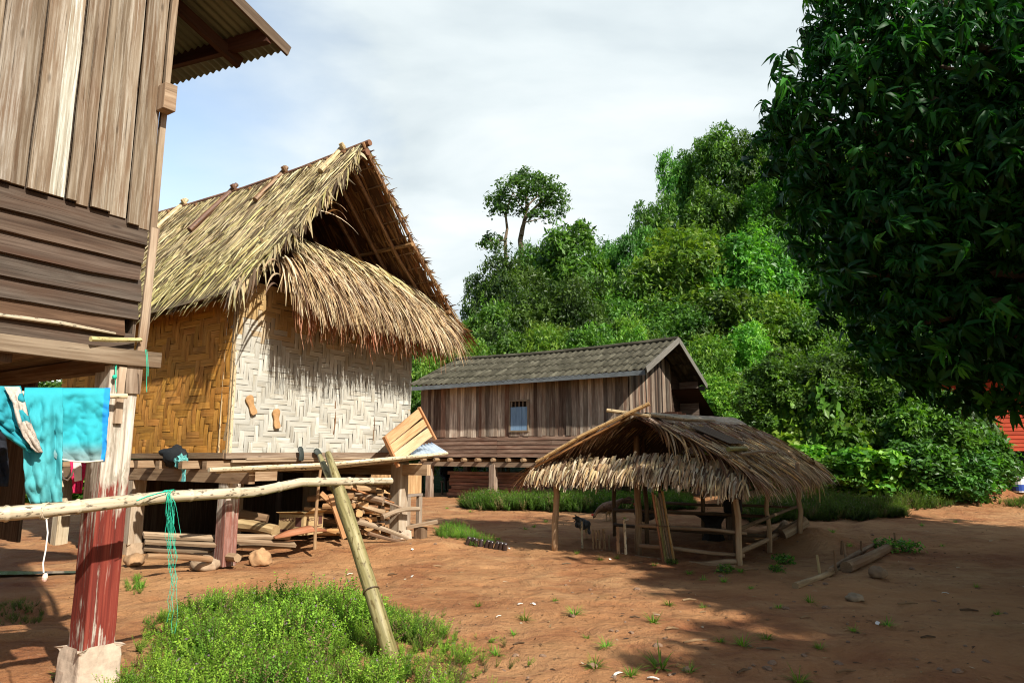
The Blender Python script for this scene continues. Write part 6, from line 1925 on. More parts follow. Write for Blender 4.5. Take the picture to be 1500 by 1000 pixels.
# ------------------------------------------------------------ leaves
def leaf_clump(n, spread, L, W, rs, flat=.6, up=.5):
    """Unit clump of rhombic leaves (two bent quads would be too many at this distance: one folded quad each)."""
    V = []; Q = []
    for k in range(n):
        c = rs.normal(0, 1, 3) * spread * np.array([1, 1, flat])
        d = rs.normal(0, 1, 3); d[2] = d[2] * .5 - .15; d /= np.linalg.norm(d)
        nn = rs.normal(0, .6, 3) + np.array([0, 0, up + .5]); s = np.cross(d, nn); s /= max(1e-6, np.linalg.norm(s))
        l = L * rs.uniform(.7, 1.2); w = W * rs.uniform(.7, 1.2)
        i = len(V)
        V += [c - d * l * .5, c + s * w * .5 + d * l * .05, c + d * l * .5 - np.array([0, 0, .12 * l]), c - s * w * .5 + d * l * .05]
        Q.append([i, i + 1, i + 2, i + 3])
    return np.array(V), np.array(Q)
def curved_leaf(L, W, droop, fold=.18):
    """One lanceolate leaf, 3 segments, along +x drooping to -z, in a unit frame."""
    ts = [0, .3, .68, 1.0]; ws = [.14, .95, .85, .05]
    V = []; Q = []
    for t, w in zip(ts, ws):
        x = L * t * (1 - .25 * droop * t); z = -droop * L * t * t
        V += [(x, -W * w / 2, z + fold * W * w), (x, 0, z), (x, W * w / 2, z + fold * W * w)]
    for i in range(len(ts) - 1):
        a = i * 3
        Q += [[a, a + 3, a + 4, a + 1], [a + 1, a + 4, a + 5, a + 2]]
    return np.array(V), np.array(Q)
def rosette(n, rs, L=1.0, W=.27):
    VV = []; QQ = []; o = 0
    for k in range(n):
        v, q = curved_leaf(L * rs.uniform(.7, 1.1), W * rs.uniform(.75, 1.1), rs.uniform(.4, 1.1))
        el = rs.uniform(-1.0, .55); az = 2 * PI * (k * .382 + rs.uniform(-.05, .05)); ro = rs.uniform(-.5, .5)
        R = np.array(Matrix.Rotation(az, 3, 'Z') @ Matrix.Rotation(-el, 3, 'Y') @ Matrix.Rotation(ro, 3, 'X'))
        v = v @ R.T + np.array([0, 0, .22 * rs.uniform(-1, .6)])
        VV.append(v); QQ.append(q + o); o += len(v)
    return np.concatenate(VV), np.concatenate(QQ)

def crown_points(lobes, n, rs, rough=.28, inner=.25, zcut=-.75, freq=2.3):
    lob = np.array(lobes, float)
    area = (lob[:, 3] * lob[:, 4] + lob[:, 3] * lob[:, 5] + lob[:, 4] * lob[:, 5])
    pick = rs.choice(len(lob), n, p=area / area.sum())
    d = rs.normal(0, 1, (n, 3)); d /= np.linalg.norm(d, axis=1, keepdims=True)
    low = d[:, 2] < zcut; d[low, 2] *= -1
    f = 1 + rough * 2 * (vnoise(d[:, 0] * freq + pick * 7.1 + d[:, 2] * 1.7, d[:, 1] * freq - d[:, 2] * 2.1 + pick * 3.3, 5) - .5) \
          + rough * (vnoise(d[:, 0] * freq * 2.6 + pick * 2.7 + d[:, 2] * 3.1, d[:, 1] * freq * 2.6 + d[:, 2] * 2.3, 7) - .5)
    r = np.where(rs.rand(n) < inner, rs.uniform(.45, .85, n), rs.uniform(.86, 1.06, n)) * f
    P = lob[pick, :3] + d * lob[pick, 3:6] * r[:, None]
    keep = np.ones(n, bool)
    for i, l in enumerate(lob):
        q = (((P - l[:3]) / l[3:6]) ** 2).sum(1)
        keep &= ~((q < .42) & (pick != i))
    return P[keep], d[keep], pick[keep]
GREENS = {'dark': [(0.0368, 0.0936, 0.0160), (0.0506, 0.1260, 0.0200), (0.0713, 0.1620, 0.0240), (0.0943, 0.1980, 0.0300)],
          'mid': [(0.0616, 0.1518, 0.0180), (0.0918, 0.2047, 0.0240), (0.1288, 0.2530, 0.0320), (0.0470, 0.1207, 0.0160)],
          'light': [(0.1100, 0.2385, 0.0220), (0.1450, 0.2862, 0.0300), (0.1850, 0.3127, 0.0360), (0.0800, 0.1908, 0.0220)],
          'mango': [(0.0107, 0.0418, 0.0050), (0.0156, 0.0585, 0.0067), (0.0253, 0.0835, 0.0084), (0.0408, 0.1232, 0.0118), (0.0827, 0.1984, 0.0168)]}
def leafcols(P, n_per, kind, rs, pick=None, var=.3):
    pal = np.array(GREENS[kind])
    # colour varies by spray, in patches, as leaves of different age do
    nz = vnoise(P[:, 0] * 1.1 + P[:, 2], P[:, 1] * 1.1 + P[:, 2] * .7, 13)
    k = np.clip((nz * 1.2 + rs.normal(0, .22, len(P)) - .1) * len(pal), 0, len(pal) - 1).astype(int)
    c = pal[k] * rs.uniform(1 - var, 1 + var, (len(P), 1))
    c = np.repeat(c, n_per, 0) * np.repeat(rs.uniform(.8, 1.2, (len(P) * (n_per // 4 if n_per % 4 == 0 else 1), 1)), 4 if n_per % 4 == 0 else n_per, 0)
    return np.hstack([c, np.ones((len(c), 1))])
def crown_object(name, lobes, n, size, kind, rs, mat, parent=None, nt=5, leaves=8, rough=.28, inner=.25, upw=.6, L=.95, W=.42, loc=None, zcut=-.75, freq=2.3):
    P, d, pick = crown_points(lobes, n, rs, rough, inner, zcut, freq)
    VV = []; QQ = []; CC = []; o = 0
    grp = rs.randint(0, nt, len(P))
    for t in range(nt):
        m = grp == t
        if not m.any(): continue
        tv, tq = leaf_clump(leaves, .55, L, W, rs)
        z = d[m] * .7 + np.array([0, 0, upw]) + rs.normal(0, .25, (m.sum(), 3))
        V, Q = tile(tv, tq, P[m], z, rs.uniform(size[0], size[1], m.sum()), rs=rs)
        VV.append(V); QQ.append(Q + o); o += len(V)
        CC.append(leafcols(P[m], len(tv), kind, rs))
    return link_mesh(name, np.concatenate(VV), np.concatenate(QQ), None, mat, parent, None, None, np.concatenate(CC), False, loc)

def trunk_mesh(mb, base, top, r0, limbs, rs, r1=None):
    pts = [Vector(base)]; n = 8
    for i in range(1, n + 1):
        t = i / n
        pts.append(Vector(base).lerp(Vector(top), t) + Vector((rs.normal(0, .02), rs.normal(0, .02), 0)) * (Vector(top) - Vector(base)).length * .35)
    mb.tube(pts, [r0 * (1 - .68 * i / n) * (1.25 if i == 0 else 1) for i in range(n + 1)], 9, lump=.08)
    for q in limbs:
        q = Vector(q); k = rs.randint(3, n - 1)
        s = pts[k]; m = s.lerp(q, .5) + Vector((0, 0, .10 * (q - s).length))
        mb.tube([s, s.lerp(m, .6), m, q.lerp(m, .4), q], [r0 * .45, r0 * .38, r0 * .28, r0 * .18, r0 * .07], 7, lump=.08)

# ---- forest tree kinds (10 m tall templates), then copied over the hill
def make_tree(kind, seed, label, lobes, n, size, tone, group='trees on the wooded hill', name='forest_tree', rough=.40, limb_r=.22):
    rs = np.random.RandomState(seed)
    root = thing(name, label, 'tree', (0, 0, 0), group)
    crown_object('crown', lobes, n, size, tone, rs, M['leaf'], root, rough=rough, inner=.16)
    mb = MB(seed)
    top = lobes[0][:3]
    trunk_mesh(mb, (0, 0, -1.5), (top[0] * .6, top[1] * .6, top[2]), limb_r, [(l[0], l[1], l[2] - .2 * l[5]) for l in lobes[1:7]], rs)
    mb.build('trunk', M['bark'], root)
    return root
def lobes_dome(rs, k, R, z0, z1, r):
    L = [(0, 0, (z0 + z1) / 2, R * .62, R * .62, (z1 - z0) * .42)]
    for i in range(k):
        a = 2 * PI * i / k * 1.618 * 2 + rs.uniform(-.3, .3); t = (i + .5) / k
        z = z0 + (z1 - z0) * (.12 + .80 * t); rad = R * (.95 - .62 * t ** 1.5) * rs.uniform(.72, 1.0)
        q = r * rs.uniform(.75, 1.15)
        L.append((math.cos(a) * rad, math.sin(a) * rad, z - q * .25, q * 1.1, q * 1.1, q * .82))
    return L
TT = []
rs = np.random.RandomState(1)
TT.append(make_tree('a', 51, 'dense dark green tree with a lumpy domed crown', lobes_dome(rs, 15, 3.3, 2.0, 10, 1.25), 3000, (.22, .40), 'dark'))
TT.append(make_tree('b', 52, 'fresh green tree with layered sprays', lobes_dome(rs, 18, 3.5, 1.8, 10, 1.05), 3200, (.22, .40), 'mid', rough=.36))
TT.append(make_tree('c', 53, 'bright yellow green bushy tree', lobes_dome(rs, 14, 3.4, 1.2, 10, 1.2), 3000, (.20, .38), 'light', rough=.34))
Lb = [(0, 0, 6, 1.5, 1.5, 3.6)] + [(rs.uniform(-1.5, 1.5), rs.uniform(-1.5, 1.5), z, rs.uniform(.8, 1.2), rs.uniform(.8, 1.2), rs.uniform(.9, 1.5)) for z in np.linspace(2, 9.2, 13)]
TT.append(make_tree('d', 54, 'tall vine draped tree with an uneven outline', Lb, 3000, (.20, .36), 'mid', rough=.4))
Lb = [(0, 0, 6.5, 1.2, 1.2, 1.4)] + [(math.cos(a) * r_, math.sin(a) * r_, z, 1.15, 1.15, .75) for a, r_, z in ((.3, 2.2, 6.4), (1.6, 1.9, 7.2), (2.9, 2.3, 6.1), (4.1, 1.8, 7.4), (5.2, 2.2, 6.7), (1.0, .9, 8.7), (3.6, 1.0, 9.2), (5.5, .7, 8.9), (2.4, 2.7, 4.8), (.0, 2.8, 4.6), (4.7, 2.6, 4.9))]
TT.append(make_tree('e', 55, 'open crowned tree with separate leaf clumps and bare limbs', Lb, 2100, (.20, .36), 'dark', rough=.35))
used = [False] * len(TT)
TREES = [  # px of the top, py of the top, depth, crown width in px, kind
    (702, 402, 42, 80, 4), (748, 362, 40, 150, 0), (832, 318, 43, 170, 1), (882, 346, 47, 110, 0), (792, 352, 46, 120, 0),
    (720, 432, 33, 120, 1), (775, 415, 34, 150, 0), (850, 405, 34, 150, 0), (905, 425, 35, 130, 1),
    (928, 330, 44, 120, 4), (960, 292, 50, 110, 3), (1002, 322, 37, 230, 2), (1085, 338, 36, 190, 1), (945, 372, 37, 150, 1),
    (985, 232, 56, 90, 3), (1012, 214, 55, 100, 3), (1060, 196, 54, 150, 3), (1112, 188, 52, 150, 0), (1150, 200, 50, 120, 3), (1040, 262, 50, 130, 1), (1110, 262, 47, 150, 3),
    (1180, 210, 48, 170, 0), (1260, 180, 48, 200, 1), (1350, 190, 46, 220, 0), (1450, 180, 45, 230, 3), (1560, 200, 44, 240, 0),
    (1165, 330, 38, 170, 0), (1240, 360, 36, 190, 1), (1330, 380, 34, 200, 0), (1430, 370, 34, 220, 1), (1530, 380, 33, 230, 0),
    (1055, 415, 33, 170, 1), (985, 435, 33, 160, 0), (1130, 430, 32, 170, 2), (1190, 440, 31, 150, 1), (930, 460, 32, 120, 2), (870, 470, 31, 130, 1), (800, 465, 31, 140, 2), (735, 470, 31, 110, 0), (690, 462, 33, 90, 2),
    (640, 470, 36, 130, 0), (580, 455, 38, 150, 1), (500, 480, 38, 170, 0), (400, 500, 36, 180, 1), (290, 520, 34, 180, 0), (180, 540, 32, 190, 1), (60, 540, 30, 200, 0), (-80, 530, 29, 220, 1), (-230, 520, 27, 240, 0),
    (1090, 470, 29.5, 130, 2), (1035, 485, 29, 120, 2), (1150, 505, 28, 130, 1), (1215, 500, 28, 140, 2), (1290, 490, 28, 150, 0), (1380, 470, 29, 170, 1), (1480, 470, 29, 180, 0), (1570, 470, 29, 180, 1), (1700, 430, 28, 220, 0), (-400, 500, 26, 260, 1)]
lab_of = {0: 'dense dark green domed tree on the wooded hill', 1: 'fresh green layered tree on the wooded hill', 2: 'bright yellow green bushy tree at the foot of the wooded hill',
          3: 'tall vine draped tree on the skyline of the hill', 4: 'open crowned tree with separate leaf clumps on the wooded hill'}
for i, (px, py, dep, wpx, k) in enumerate(TREES):
    o = TT[k] if not used[k] else copy_tree(TT[k]); used[k] = True
    top = atY(px, py, dep)
    zb = gz(top.x, dep)
    H = top.z - zb
    if H < 4: zb = top.z - 4; H = 4
    o['label'] = lab_of[k]
    o.location = (top.x, dep, zb)
    sxy = wpx / 1000 * dep / 7.2
    o.scale = (sxy, sxy, H / 10.2)
    o.rotation_euler = (0, 0, (i * 2.399) % (2 * PI))
for k, u in enumerate(used):
    if not u: bpy.data.objects.remove(TT[k])

# the tall tree standing clear of the hill
rs = np.random.RandomState(61)
D0 = 50.0; pxm = D0 / 1000 * 1.01
bse = atY(768, 372, D0)
em = thing('emergent_tree', 'tall slender tree with an open flat topped crown standing clear above the hill', 'tree', (bse.x, D0, gz(bse.x, D0)))
lob = []
for px, py, rxp, ryp in ((772, 262, 26, 13), (752, 275, 24, 12), (795, 270, 22, 12), (812, 285, 20, 14), (735, 292, 22, 13), (782, 283, 20, 10), (815, 303, 18, 12), (800, 300, 16, 9), (732, 308, 15, 8), (760, 296, 14, 8), (786, 316, 15, 7), (765, 312, 10, 6), (716, 353, 16, 11), (727, 362, 10, 6), (804, 318, 12, 6)):
    c = atY(px, py, D0 + rs.uniform(-1.2, 1.2)); lob.append((c.x, c.y, c.z, rxp * pxm, rxp * pxm * .9, ryp * pxm))
crown_object('crown', lob, 620, (.26, .44), 'dark', rs, M['leaf'], em, rough=.45, inner=.3)
mb = MB(5)
def pth(pts, r0, r1): 
    n = len(pts); mb.tube([atY(x, y, D0 + (i * .17) % .5) for i, (x, y) in enumerate(pts)], [r0 + (r1 - r0) * i / (n - 1) for i in range(n)], 8, lump=.06)
pth([(766, 420), (765, 380), (762, 352), (765, 335), (770, 318), (771, 300), (770, 270)], .26, .07)
pth([(764, 345), (768, 322), (780, 308), (794, 294), (808, 286)], .16, .05)
pth([(768, 322), (774, 300), (790, 285), (797, 272)], .10, .04)
pth([(742, 400), (740, 352), (743, 335), (741, 318), (745, 300), (752, 280)], .14, .04)
pth([(741, 318), (735, 305), (731, 296)], .07, .03)
pth([(742, 352), (730, 352), (722, 358), (717, 350)], .09, .03)
pth([(722, 358), (712, 366), (706, 362)], .05, .02)
pth([(771, 312), (760, 298), (752, 282)], .07, .03)
pth([(768, 326), (786, 322), (804, 316)], .06, .02)
mb.build('trunk', M['bark'], em)

# ---- bushes and creepers along the edge of the yard
def make_bush(seed, tone, leafy, name='bush', n=900, R=1.0, H=1.0, size=(.10, .2), L=.95, W=.5, leaves=7):
    rs = np.random.RandomState(seed)
    root = thing(name, 'bush', 'bush', (0, 0, 0), 'bushes along the edge of the yard')
    lob = [(0, 0, H * .45, R * .75, R * .7, H * .5)]
    for k in range(9):
        a = k * 2.4; rr = R * rs.uniform(.3, .75); q = R * rs.uniform(.25, .42)
        lob.append((math.cos(a) * rr, math.sin(a) * rr, H * rs.uniform(.2, .85), q, q, q * .85))
    crown_object('foliage', lob, n, size, tone, rs, M['leaf'], root, rough=.35, leaves=leaves, L=L, W=W, zcut=-.95)
    mb = MB(seed)
    for k in range(6):
        a = k * 1.05; mb.tube([(0, 0, -.1), (math.cos(a) * R * .2, math.sin(a) * R * .2, H * .35), (math.cos(a) * R * .5, math.sin(a) * R * .5, H * .75)], [.035, .025, .01], 6)
    mb.build('stem', M['bark'], root)
    return root
BB = [make_bush(71, 'light', 1, n=1000, R=1.3, H=1.5, size=(.16, .28), W=.75, leaves=5), make_bush(72, 'mid', 0, n=1500, R=1.3, H=2.0, size=(.12, .24)), make_bush(73, 'dark', 0, n=1500, R=1.3, H=2.2, size=(.14, .26))]
bused = [False] * 3
blab = {0: 'bright green creeper covered bush with broad round leaves at the yard edge', 1: 'mid green leafy bush at the edge of the yard', 2: 'dark green bush in the shade of the mango tree'}
BUSHES = [(1120, 640, 705, 21, 90, 1), (1152, 626, 705, 21, 120, 0), (1205, 622, 708, 20.5, 110, 0), (1245, 635, 708, 20, 110, 0), (1180, 655, 712, 19.6, 110, 0), (1225, 668, 714, 19, 110, 1), (1285, 662, 712, 18.6, 110, 0), (1150, 668, 712, 19.5, 90, 1), (1310, 668, 712, 18.4, 70, 0),
          (1335, 588, 710, 19, 110, 1), (1375, 610, 712, 18.5, 110, 2), (1420, 622, 712, 18.5, 110, 2), (1350, 640, 714, 18.2, 110, 2), (1450, 665, 712, 18.8, 70, 2), (1400, 650, 714, 18, 110, 2), (1480, 680, 712, 19, 40, 2), (1300, 600, 706, 21, 90, 2),
          (1260, 560, 700, 24, 150, 1), (1190, 545, 700, 25, 150, 2), (1120, 540, 700, 25.5, 130, 1), (1085, 556, 690, 25.5, 90, 0), (1050, 545, 690, 25.5, 110, 0), (1025, 560, 690, 25.8, 80, 0), (1330, 545, 700, 24, 150, 2), (1400, 540, 700, 25, 170, 2),
          (1135, 520, 700, 21.5, 150, 1), (1200, 515, 700, 21, 150, 2), (1262, 480, 700, 21, 170, 1), (1335, 545, 700, 20.5, 140, 2), (1395, 580, 700, 20.5, 110, 2), (1170, 575, 700, 20.8, 110, 0), (1240, 585, 700, 20.4, 110, 1),
          (622, 520, 720, 27, 90, 0), (660, 498, 715, 28, 110, 0), (700, 490, 715, 28.5, 100, 0), (600, 560, 720, 26, 60, 1), (745, 480, 715, 29, 110, 1), (800, 470, 715, 29, 120, 0), (860, 474, 715, 28.5, 120, 1), (920, 474, 715, 28, 110, 0), (960, 480, 715, 27.5, 90, 1),
          (60, 690, 735, 22, 170, 0), (-40, 680, 735, 21, 170, 1), (150, 690, 735, 23, 150, 1), (260, 690, 735, 24, 150, 0), (360, 690, 735, 25, 150, 1), (450, 680, 730, 26, 150, 0)]
for i, (px, pt, pb_, dep, wpx, k) in enumerate(BUSHES):
    top = atY(px, pt, dep); zb = gz(top.x, dep) - .1
    if top.z - zb > 3.0:
        kt_ = (2, 1, 0)[k]; o = copy_tree(TT[kt_]); o['label'] = lab_of[kt_]; o.location = (top.x, dep, zb); s = wpx / 1000 * dep / 7.0
        o.scale = (s, s, (top.z - zb) / 10.2); o.rotation_euler = (0, 0, i * 1.9); continue
    o = BB[k] if not bused[k] else copy_tree(BB[k]); bused[k] = True; o['label'] = blab[k]
    Hh = max(.6, top.z - zb)
    base_h = (1.5, 2.0, 2.2)[k]
    o.location = (top.x, dep, zb); s = wpx / 1000 * dep / 2.3
    o.scale = (s, s, Hh / base_h); o.rotation_euler = (0, 0, i * 1.9)

# a banana like clump of big leaves behind the roof
q = atY(948, 545, 27.0)
bn = thing('banana_plant', 'pale green banana plant with torn upright leaves behind the ribbed roof', 'plant', (q.x, 27.0, gz(q.x, 27)))
rs = np.random.RandomState(4)
b = MB(); m = 9; tp = atY(925, 492, 27.0)
R = [(tp.x + .05 * k, 27.0, tp.z - 1.6) for k in range(m)]
D = [(math.cos(k * 2.4) * .6, math.sin(k * 2.4) * .5, 1.0) for k in range(m)]
add_strips(b, strips(R, D, [(math.sin(k), -1, .4) for k in range(m)], 1.7, .38, 1.3, np.array([(.12, .25, .04)] * m), 8, .1, rs, tip=.1))
b.build('leaf', M['leaf'], bn)
b = MB(); b.tube([(tp.x + .1, 27.0, gz(q.x, 27)), (tp.x + .1, 27.0, tp.z - 1.5)], [.14, .1], 10, col=(.6, .9, .5)); b.build('stem', M['bark'], bn)

# ---- the great mango tree on the right
rs = np.random.RandomState(77)
mg = thing('mango_tree', 'huge dark mango tree whose drooping glossy leaves fill the right of the view', 'tree', (9.2, 6.4, gz(9.2, 6.4)))
MLOB = [(8.4, 7.0, 4.9, 3.9, 3.6, 3.0), (7.4, 8.2, 4.6, 3.0, 2.6, 2.3)]
def ml(px, py, y, rx_, ry_, rz_):
    c = atY(px, py, y); MLOB.append((c.x, c.y, c.z, rx_, ry_, rz_))
ml(1158, 165, 8.4, .42, .55, .30); ml(1168, 235, 8.5, .45, .6, .32); ml(1205, 70, 8.3, .35, .5, .4); ml(1195, 190, 8.3, .72, .8, .50); ml(1255, 130, 8.0, .95, .9, .75); ml(1300, 40, 8.0, .95, .9, .75); ml(1250, -20, 8.2, .55, .7, .5); ml(1200, 260, 8.5, .55, .8, .45); ml(1260, 240, 8.0, .95, .9, .7)
ml(1240, 345, 8.4, .72, .8, .55); ml(1300, 310, 7.8, .9, .9, .7); ml(1258, 425, 8.4, .55, .7, .45); ml(1320, 420, 7.8, .75, .8, .6); ml(1345, 500, 7.9, .65, .7, .50); ml(1400, 470, 7.4, .9, .8, .65)
ml(1430, 545, 7.8, .8, .8, .42); ml(1490, 520, 7.2, .8, .8, .5); ml(1380, 120, 7.4, 1.0, .9, .9); ml(1460, 60, 7.0, 1.1, .9, .9); ml(1460, 240, 7.0, 1.0, .9, .9); ml(1400, 330, 7.2, .9, .9, .8); ml(1500, 380, 7.0, 1.0, .9, .9)
MLOB += [(9.4, 12.0, 8.3, 2.2, 1.8, 1.5), (11.2, 11.0, 7.6, 2.2, 2.0, 1.6), (8.2, 11.2, 6.6, 1.6, 1.5, 1.3)]  # lobes hidden behind the crown, added to shade the stilt house
ml(1560, 520, 7.6, .9, .8, .6); ml(1620, 450, 7.0, 1.1, 1, .9)
for c in ((9.8, 4.2, 4.9, 2.3, 2.2, 2.0), (7.8, 2.8, 5.2, 1.6, 1.8, 1.4), (5.4, .4, 4.2, 1.1, 1.1, .9), (4.4, .9, 3.2, .75, .75, .7), (7.2, -.2, 5.2, 1.5, 1.5, 1.2), (6.5, 3.4, 4.4, 1.4, 1.5, 1.2), (9.2, 1.6, 6.0, 2.0, 2.0, 1.4), (7.5, 1.9, 5.4, 1.2, 1.2, 1.0), (11.5, 8.0, 5.0, 2.4, 2.6, 2.4), (10.5, 10, 4.8, 2.4, 2.0, 2.2), (8.3, 10.2, 4.6, 2.0, 1.6, 1.8), (9.0, -1.2, 5.6, 1.8, 1.6, 1.4)):  # mostly unseen lobes, added and sized to shape the shade on the yard
    MLOB.append(c)
VV = []; QQ = []; CC = []; o_ = 0
P, d, pick = crown_points(MLOB, 26000, rs, .30, .42, -.97)
grp = rs.randint(0, 5, len(P))
for t in range(5):
    m = grp == t
    tv, tq = rosette(rs.randint(9, 13), rs)
    z = d[m] * .6 + np.array([0, 0, .6]) + rs.normal(0, .3, (m.sum(), 3))
    V, Q = tile(tv, tq, P[m], z, np.where(P[m][:, 0] > .85 * P[m][:, 1] + .4, rs.uniform(.17, .32, m.sum()), rs.uniform(.09, .25, m.sum())), rs=rs)  # larger leaves out of view, to thicken the cast shade
    VV.append(V); QQ.append(Q + o_); o_ += len(V)
    pal = np.array(GREENS['mango']); k = np.clip(rs.gamma(1.3, .9, m.sum()), 0, 4).astype(int)
    c = np.repeat(pal[k] * rs.uniform(.7, 1.2, (m.sum(), 1)), len(tv), 0)
    CC.append(np.hstack([c, np.ones((len(c), 1))]))
link_mesh('crown', np.concatenate(VV), np.concatenate(QQ), None, M['mango_leaf'], mg, None, None, np.concatenate(CC), True)
mb = MB(78)
trunk_mesh(mb, (9.2, 6.4, -.3), (8.8, 6.2, 4.8), .42, [], rs)
for i, l in enumerate(MLOB):
    if i < 2 or rs.rand() < .75:
        s = Vector((9.1 + rs.normal(0, .08), 6.35, rs.uniform(1.9, 3.6))); q = Vector(l[:3]) + Vector((0, 0, .2)); k = s.lerp(q, .5) + Vector((0, 0, .4))
        mb.tube([s, s.lerp(k, .6), k, k.lerp(q, .6), q], [.15, .12, .085, .05, .02], 7, lump=.1)
mb.build('trunk', M['bark'], mg)

# ---- low weeds: feathery stems in drifts
def weed_template(rs, nb=5, nl=15, L=.040, W=.012, flower=0):
    V = []; Q = []; F = []
    for b_ in range(nb):
        az = rs.uniform(0, 2 * PI); lean = rs.uniform(.15, .8); h = rs.uniform(.6, 1.0)
        dirv = np.array([math.cos(az) * lean, math.sin(az) * lean, 1.0])
        p = np.array([0, 0, 0.0]); dd = dirv / np.linalg.norm(dirv)
        step = h / nl
        st = [p.copy()]
        for k in range(nl):
            p = p + dd * step; dd = dd + np.array([0, 0, .04]); dd /= np.linalg.norm(dd); st.append(p.copy())
        # stem as one thin ribbon
        s = np.cross(dd, [0, 1, .1]); s = s / np.linalg.norm(s) * .006
        i = len(V); V += [st[0] - s, st[0] + s, st[-1] + s * .5, st[-1] - s * .5]; Q.append([i, i + 1, i + 2, i + 3]); F.append(2)
        for k in range(2, nl + 1):
            for sd in (0, 1):
                a = k * 2.4 + sd * PI + rs.uniform(-.4, .4)
                t = k / nl
                out = np.array([math.cos(a), math.sin(a), rs.uniform(.4, 1.0)]); out /= np.linalg.norm(out)
                sid = np.cross(out, dd); sid /= max(1e-6, np.linalg.norm(sid))
                l = L * 3 * (1.1 - .6 * t) * rs.uniform(.7, 1.2); w_ = W * 3 * rs.uniform(.8, 1.2)
                c = st[k]; i = len(V)
                V += [c, c + out * l * .5 + sid * w_ * .5, c + out * l, c + out * l * .5 - sid * w_ * .5]; Q.append([i, i + 1, i + 2, i + 3]); F.append(1 if (k == nl and rs.rand() < flower) else 0)
    return np.array(V), np.array(Q), np.array(F)
WT = [weed_template(np.random.RandomState(90 + k), 7, 15, flower=.25 if k < 2 else 0) for k in range(4)]
def drift(name, label, cat, pts, hs, kind, rs, kind_tag='stuff', parent=None, loc=None, bright=1.0, lean=.25):
    pts = np.asarray(pts); n = len(pts)
    VV = []; QQ = []; CC = []; o = 0
    grp = rs.randint(0, 4, n); pal = np.array(GREENS[kind]) * bright
    for t in range(4):
        m = grp == t
        if not m.any(): continue
        tv, tq, fl = WT[t]
        z = np.array([0, 0, 1.0]) + rs.normal(0, lean, (m.sum(), 3)) * np.array([1, 1, .2])
        V, Q = tile(tv, tq, pts[m], z, np.asarray(hs)[m], rs=rs)
        nz = vnoise(pts[m][:, 0] * 3.0, pts[m][:, 1] * 3.0, 8)
        k = np.clip((nz + rs.normal(0, .2, m.sum())) * len(pal), 0, len(pal) - 1).astype(int)
        base = pal[k] * rs.uniform(.7, 1.25, (m.sum(), 1))
        # plant colour runs from darker at the base to paler at the tips
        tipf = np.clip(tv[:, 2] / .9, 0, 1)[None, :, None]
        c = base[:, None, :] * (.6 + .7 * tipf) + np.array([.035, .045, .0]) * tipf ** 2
        dry = rs.rand(m.sum()) < .07; c[dry] = c[dry].mean(1, keepdims=True) * 0 + np.array([.26, .20, .09]) * rs.uniform(.6, 1.1, (dry.sum(), 1, 1))
        per = np.repeat(fl, 4)
        c[:, per == 1] = np.array([.26, .17, .24]); c[:, per == 2] = np.array([.10, .075, .04])
        c = c.reshape(-1, 3)
        VV.append(V); QQ.append(Q + o); o += len(V); CC.append(np.hstack([c, np.ones((len(c), 1))]))
    ob = link_mesh(name, np.concatenate(VV), np.concatenate(QQ), None, M['weed'], parent, None, None, np.concatenate(CC), False, loc)
    return tag(ob, label, cat, None, kind_tag)
def poly_points(poly, n, rs):
    poly = np.array([(p.x, p.y) for p in poly]); lo = poly.min(0); hi = poly.max(0); out = []
    while len(out) < n:
        q = rs.uniform(lo, hi); ins = False; j = len(poly) - 1
        for i in range(len(poly)):
            if ((poly[i][1] > q[1]) != (poly[j][1] > q[1])) and (q[0] < (poly[j][0] - poly[i][0]) * (q[1] - poly[i][1]) / (poly[j][1] - poly[i][1]) + poly[i][0]): ins = not ins
            j = i
        if ins: out.append(q)
    out = np.array(out)
    # distance to the border, for lower plants at the edge
    dmin = np.full(len(out), 9.0)
    for i in range(len(poly)):
        a, c = poly[i], poly[(i + 1) % len(poly)]; ab = c - a
        t = np.clip(((out - a) @ ab) / (ab @ ab), 0, 1)
        dmin = np.minimum(dmin, np.linalg.norm(out - (a + t[:, None] * ab), axis=1))
    z = ground_h(out[:, 0], out[:, 1])
    return np.stack([out[:, 0], out[:, 1], z], 1), dmin
rs = np.random.RandomState(33)
fg = [atZ(*p) for p in ((196, 935), (210, 905), (262, 885), (330, 876), (420, 874), (520, 872), (580, 888), (628, 912), (672, 935), (708, 965), (712, 1005), (690, 1060), (560, 1090), (300, 1090), (170, 1060), (150, 1010), (196, 985))]
P, dm = poly_points(fg, 1900, rs)
fpd = np.hypot(P[:, 0] - atZ(578, 975).x, P[:, 1] - atZ(578, 975).y)
hs = (.10 + .15 * smooth(0, .6, dm)) * (.38 + .62 * smooth(.15, .75, fpd)) * rs.uniform(.65, 1.3, len(P)) * (.30 + .7 * vnoise(P[:, 0] * 2.6, P[:, 1] * 2.6, 4) + .75 * vnoise(P[:, 0] * 6.5, P[:, 1] * 6.5, 14))
keep = rs.rand(len(P)) < .35 + smooth(0, .25, dm)
cx_, cy_ = P[:, 0].mean(), P[:, 1].mean()
P2 = P[rs.choice(len(P), 260)].copy(); P2[:, 0] = cx_ + (P2[:, 0] - cx_) * 1.22; P2[:, 1] = cy_ + (P2[:, 1] - cy_) * 1.18
P2[:, 2] = ground_h(P2[:, 0], P2[:, 1]); P2 = P2[P2[:, 0] > -2.3]
P = np.concatenate([P[keep], P2]); hs = np.concatenate([hs[keep], rs.uniform(.035, .10, len(P2))]); keep = np.ones(len(P), bool)
drift('weeds', 'bright feathery green weeds spreading round the foot of the fork pole', 'weeds', P[keep], hs[keep], 'light', rs, bright=1.2, lean=.5)
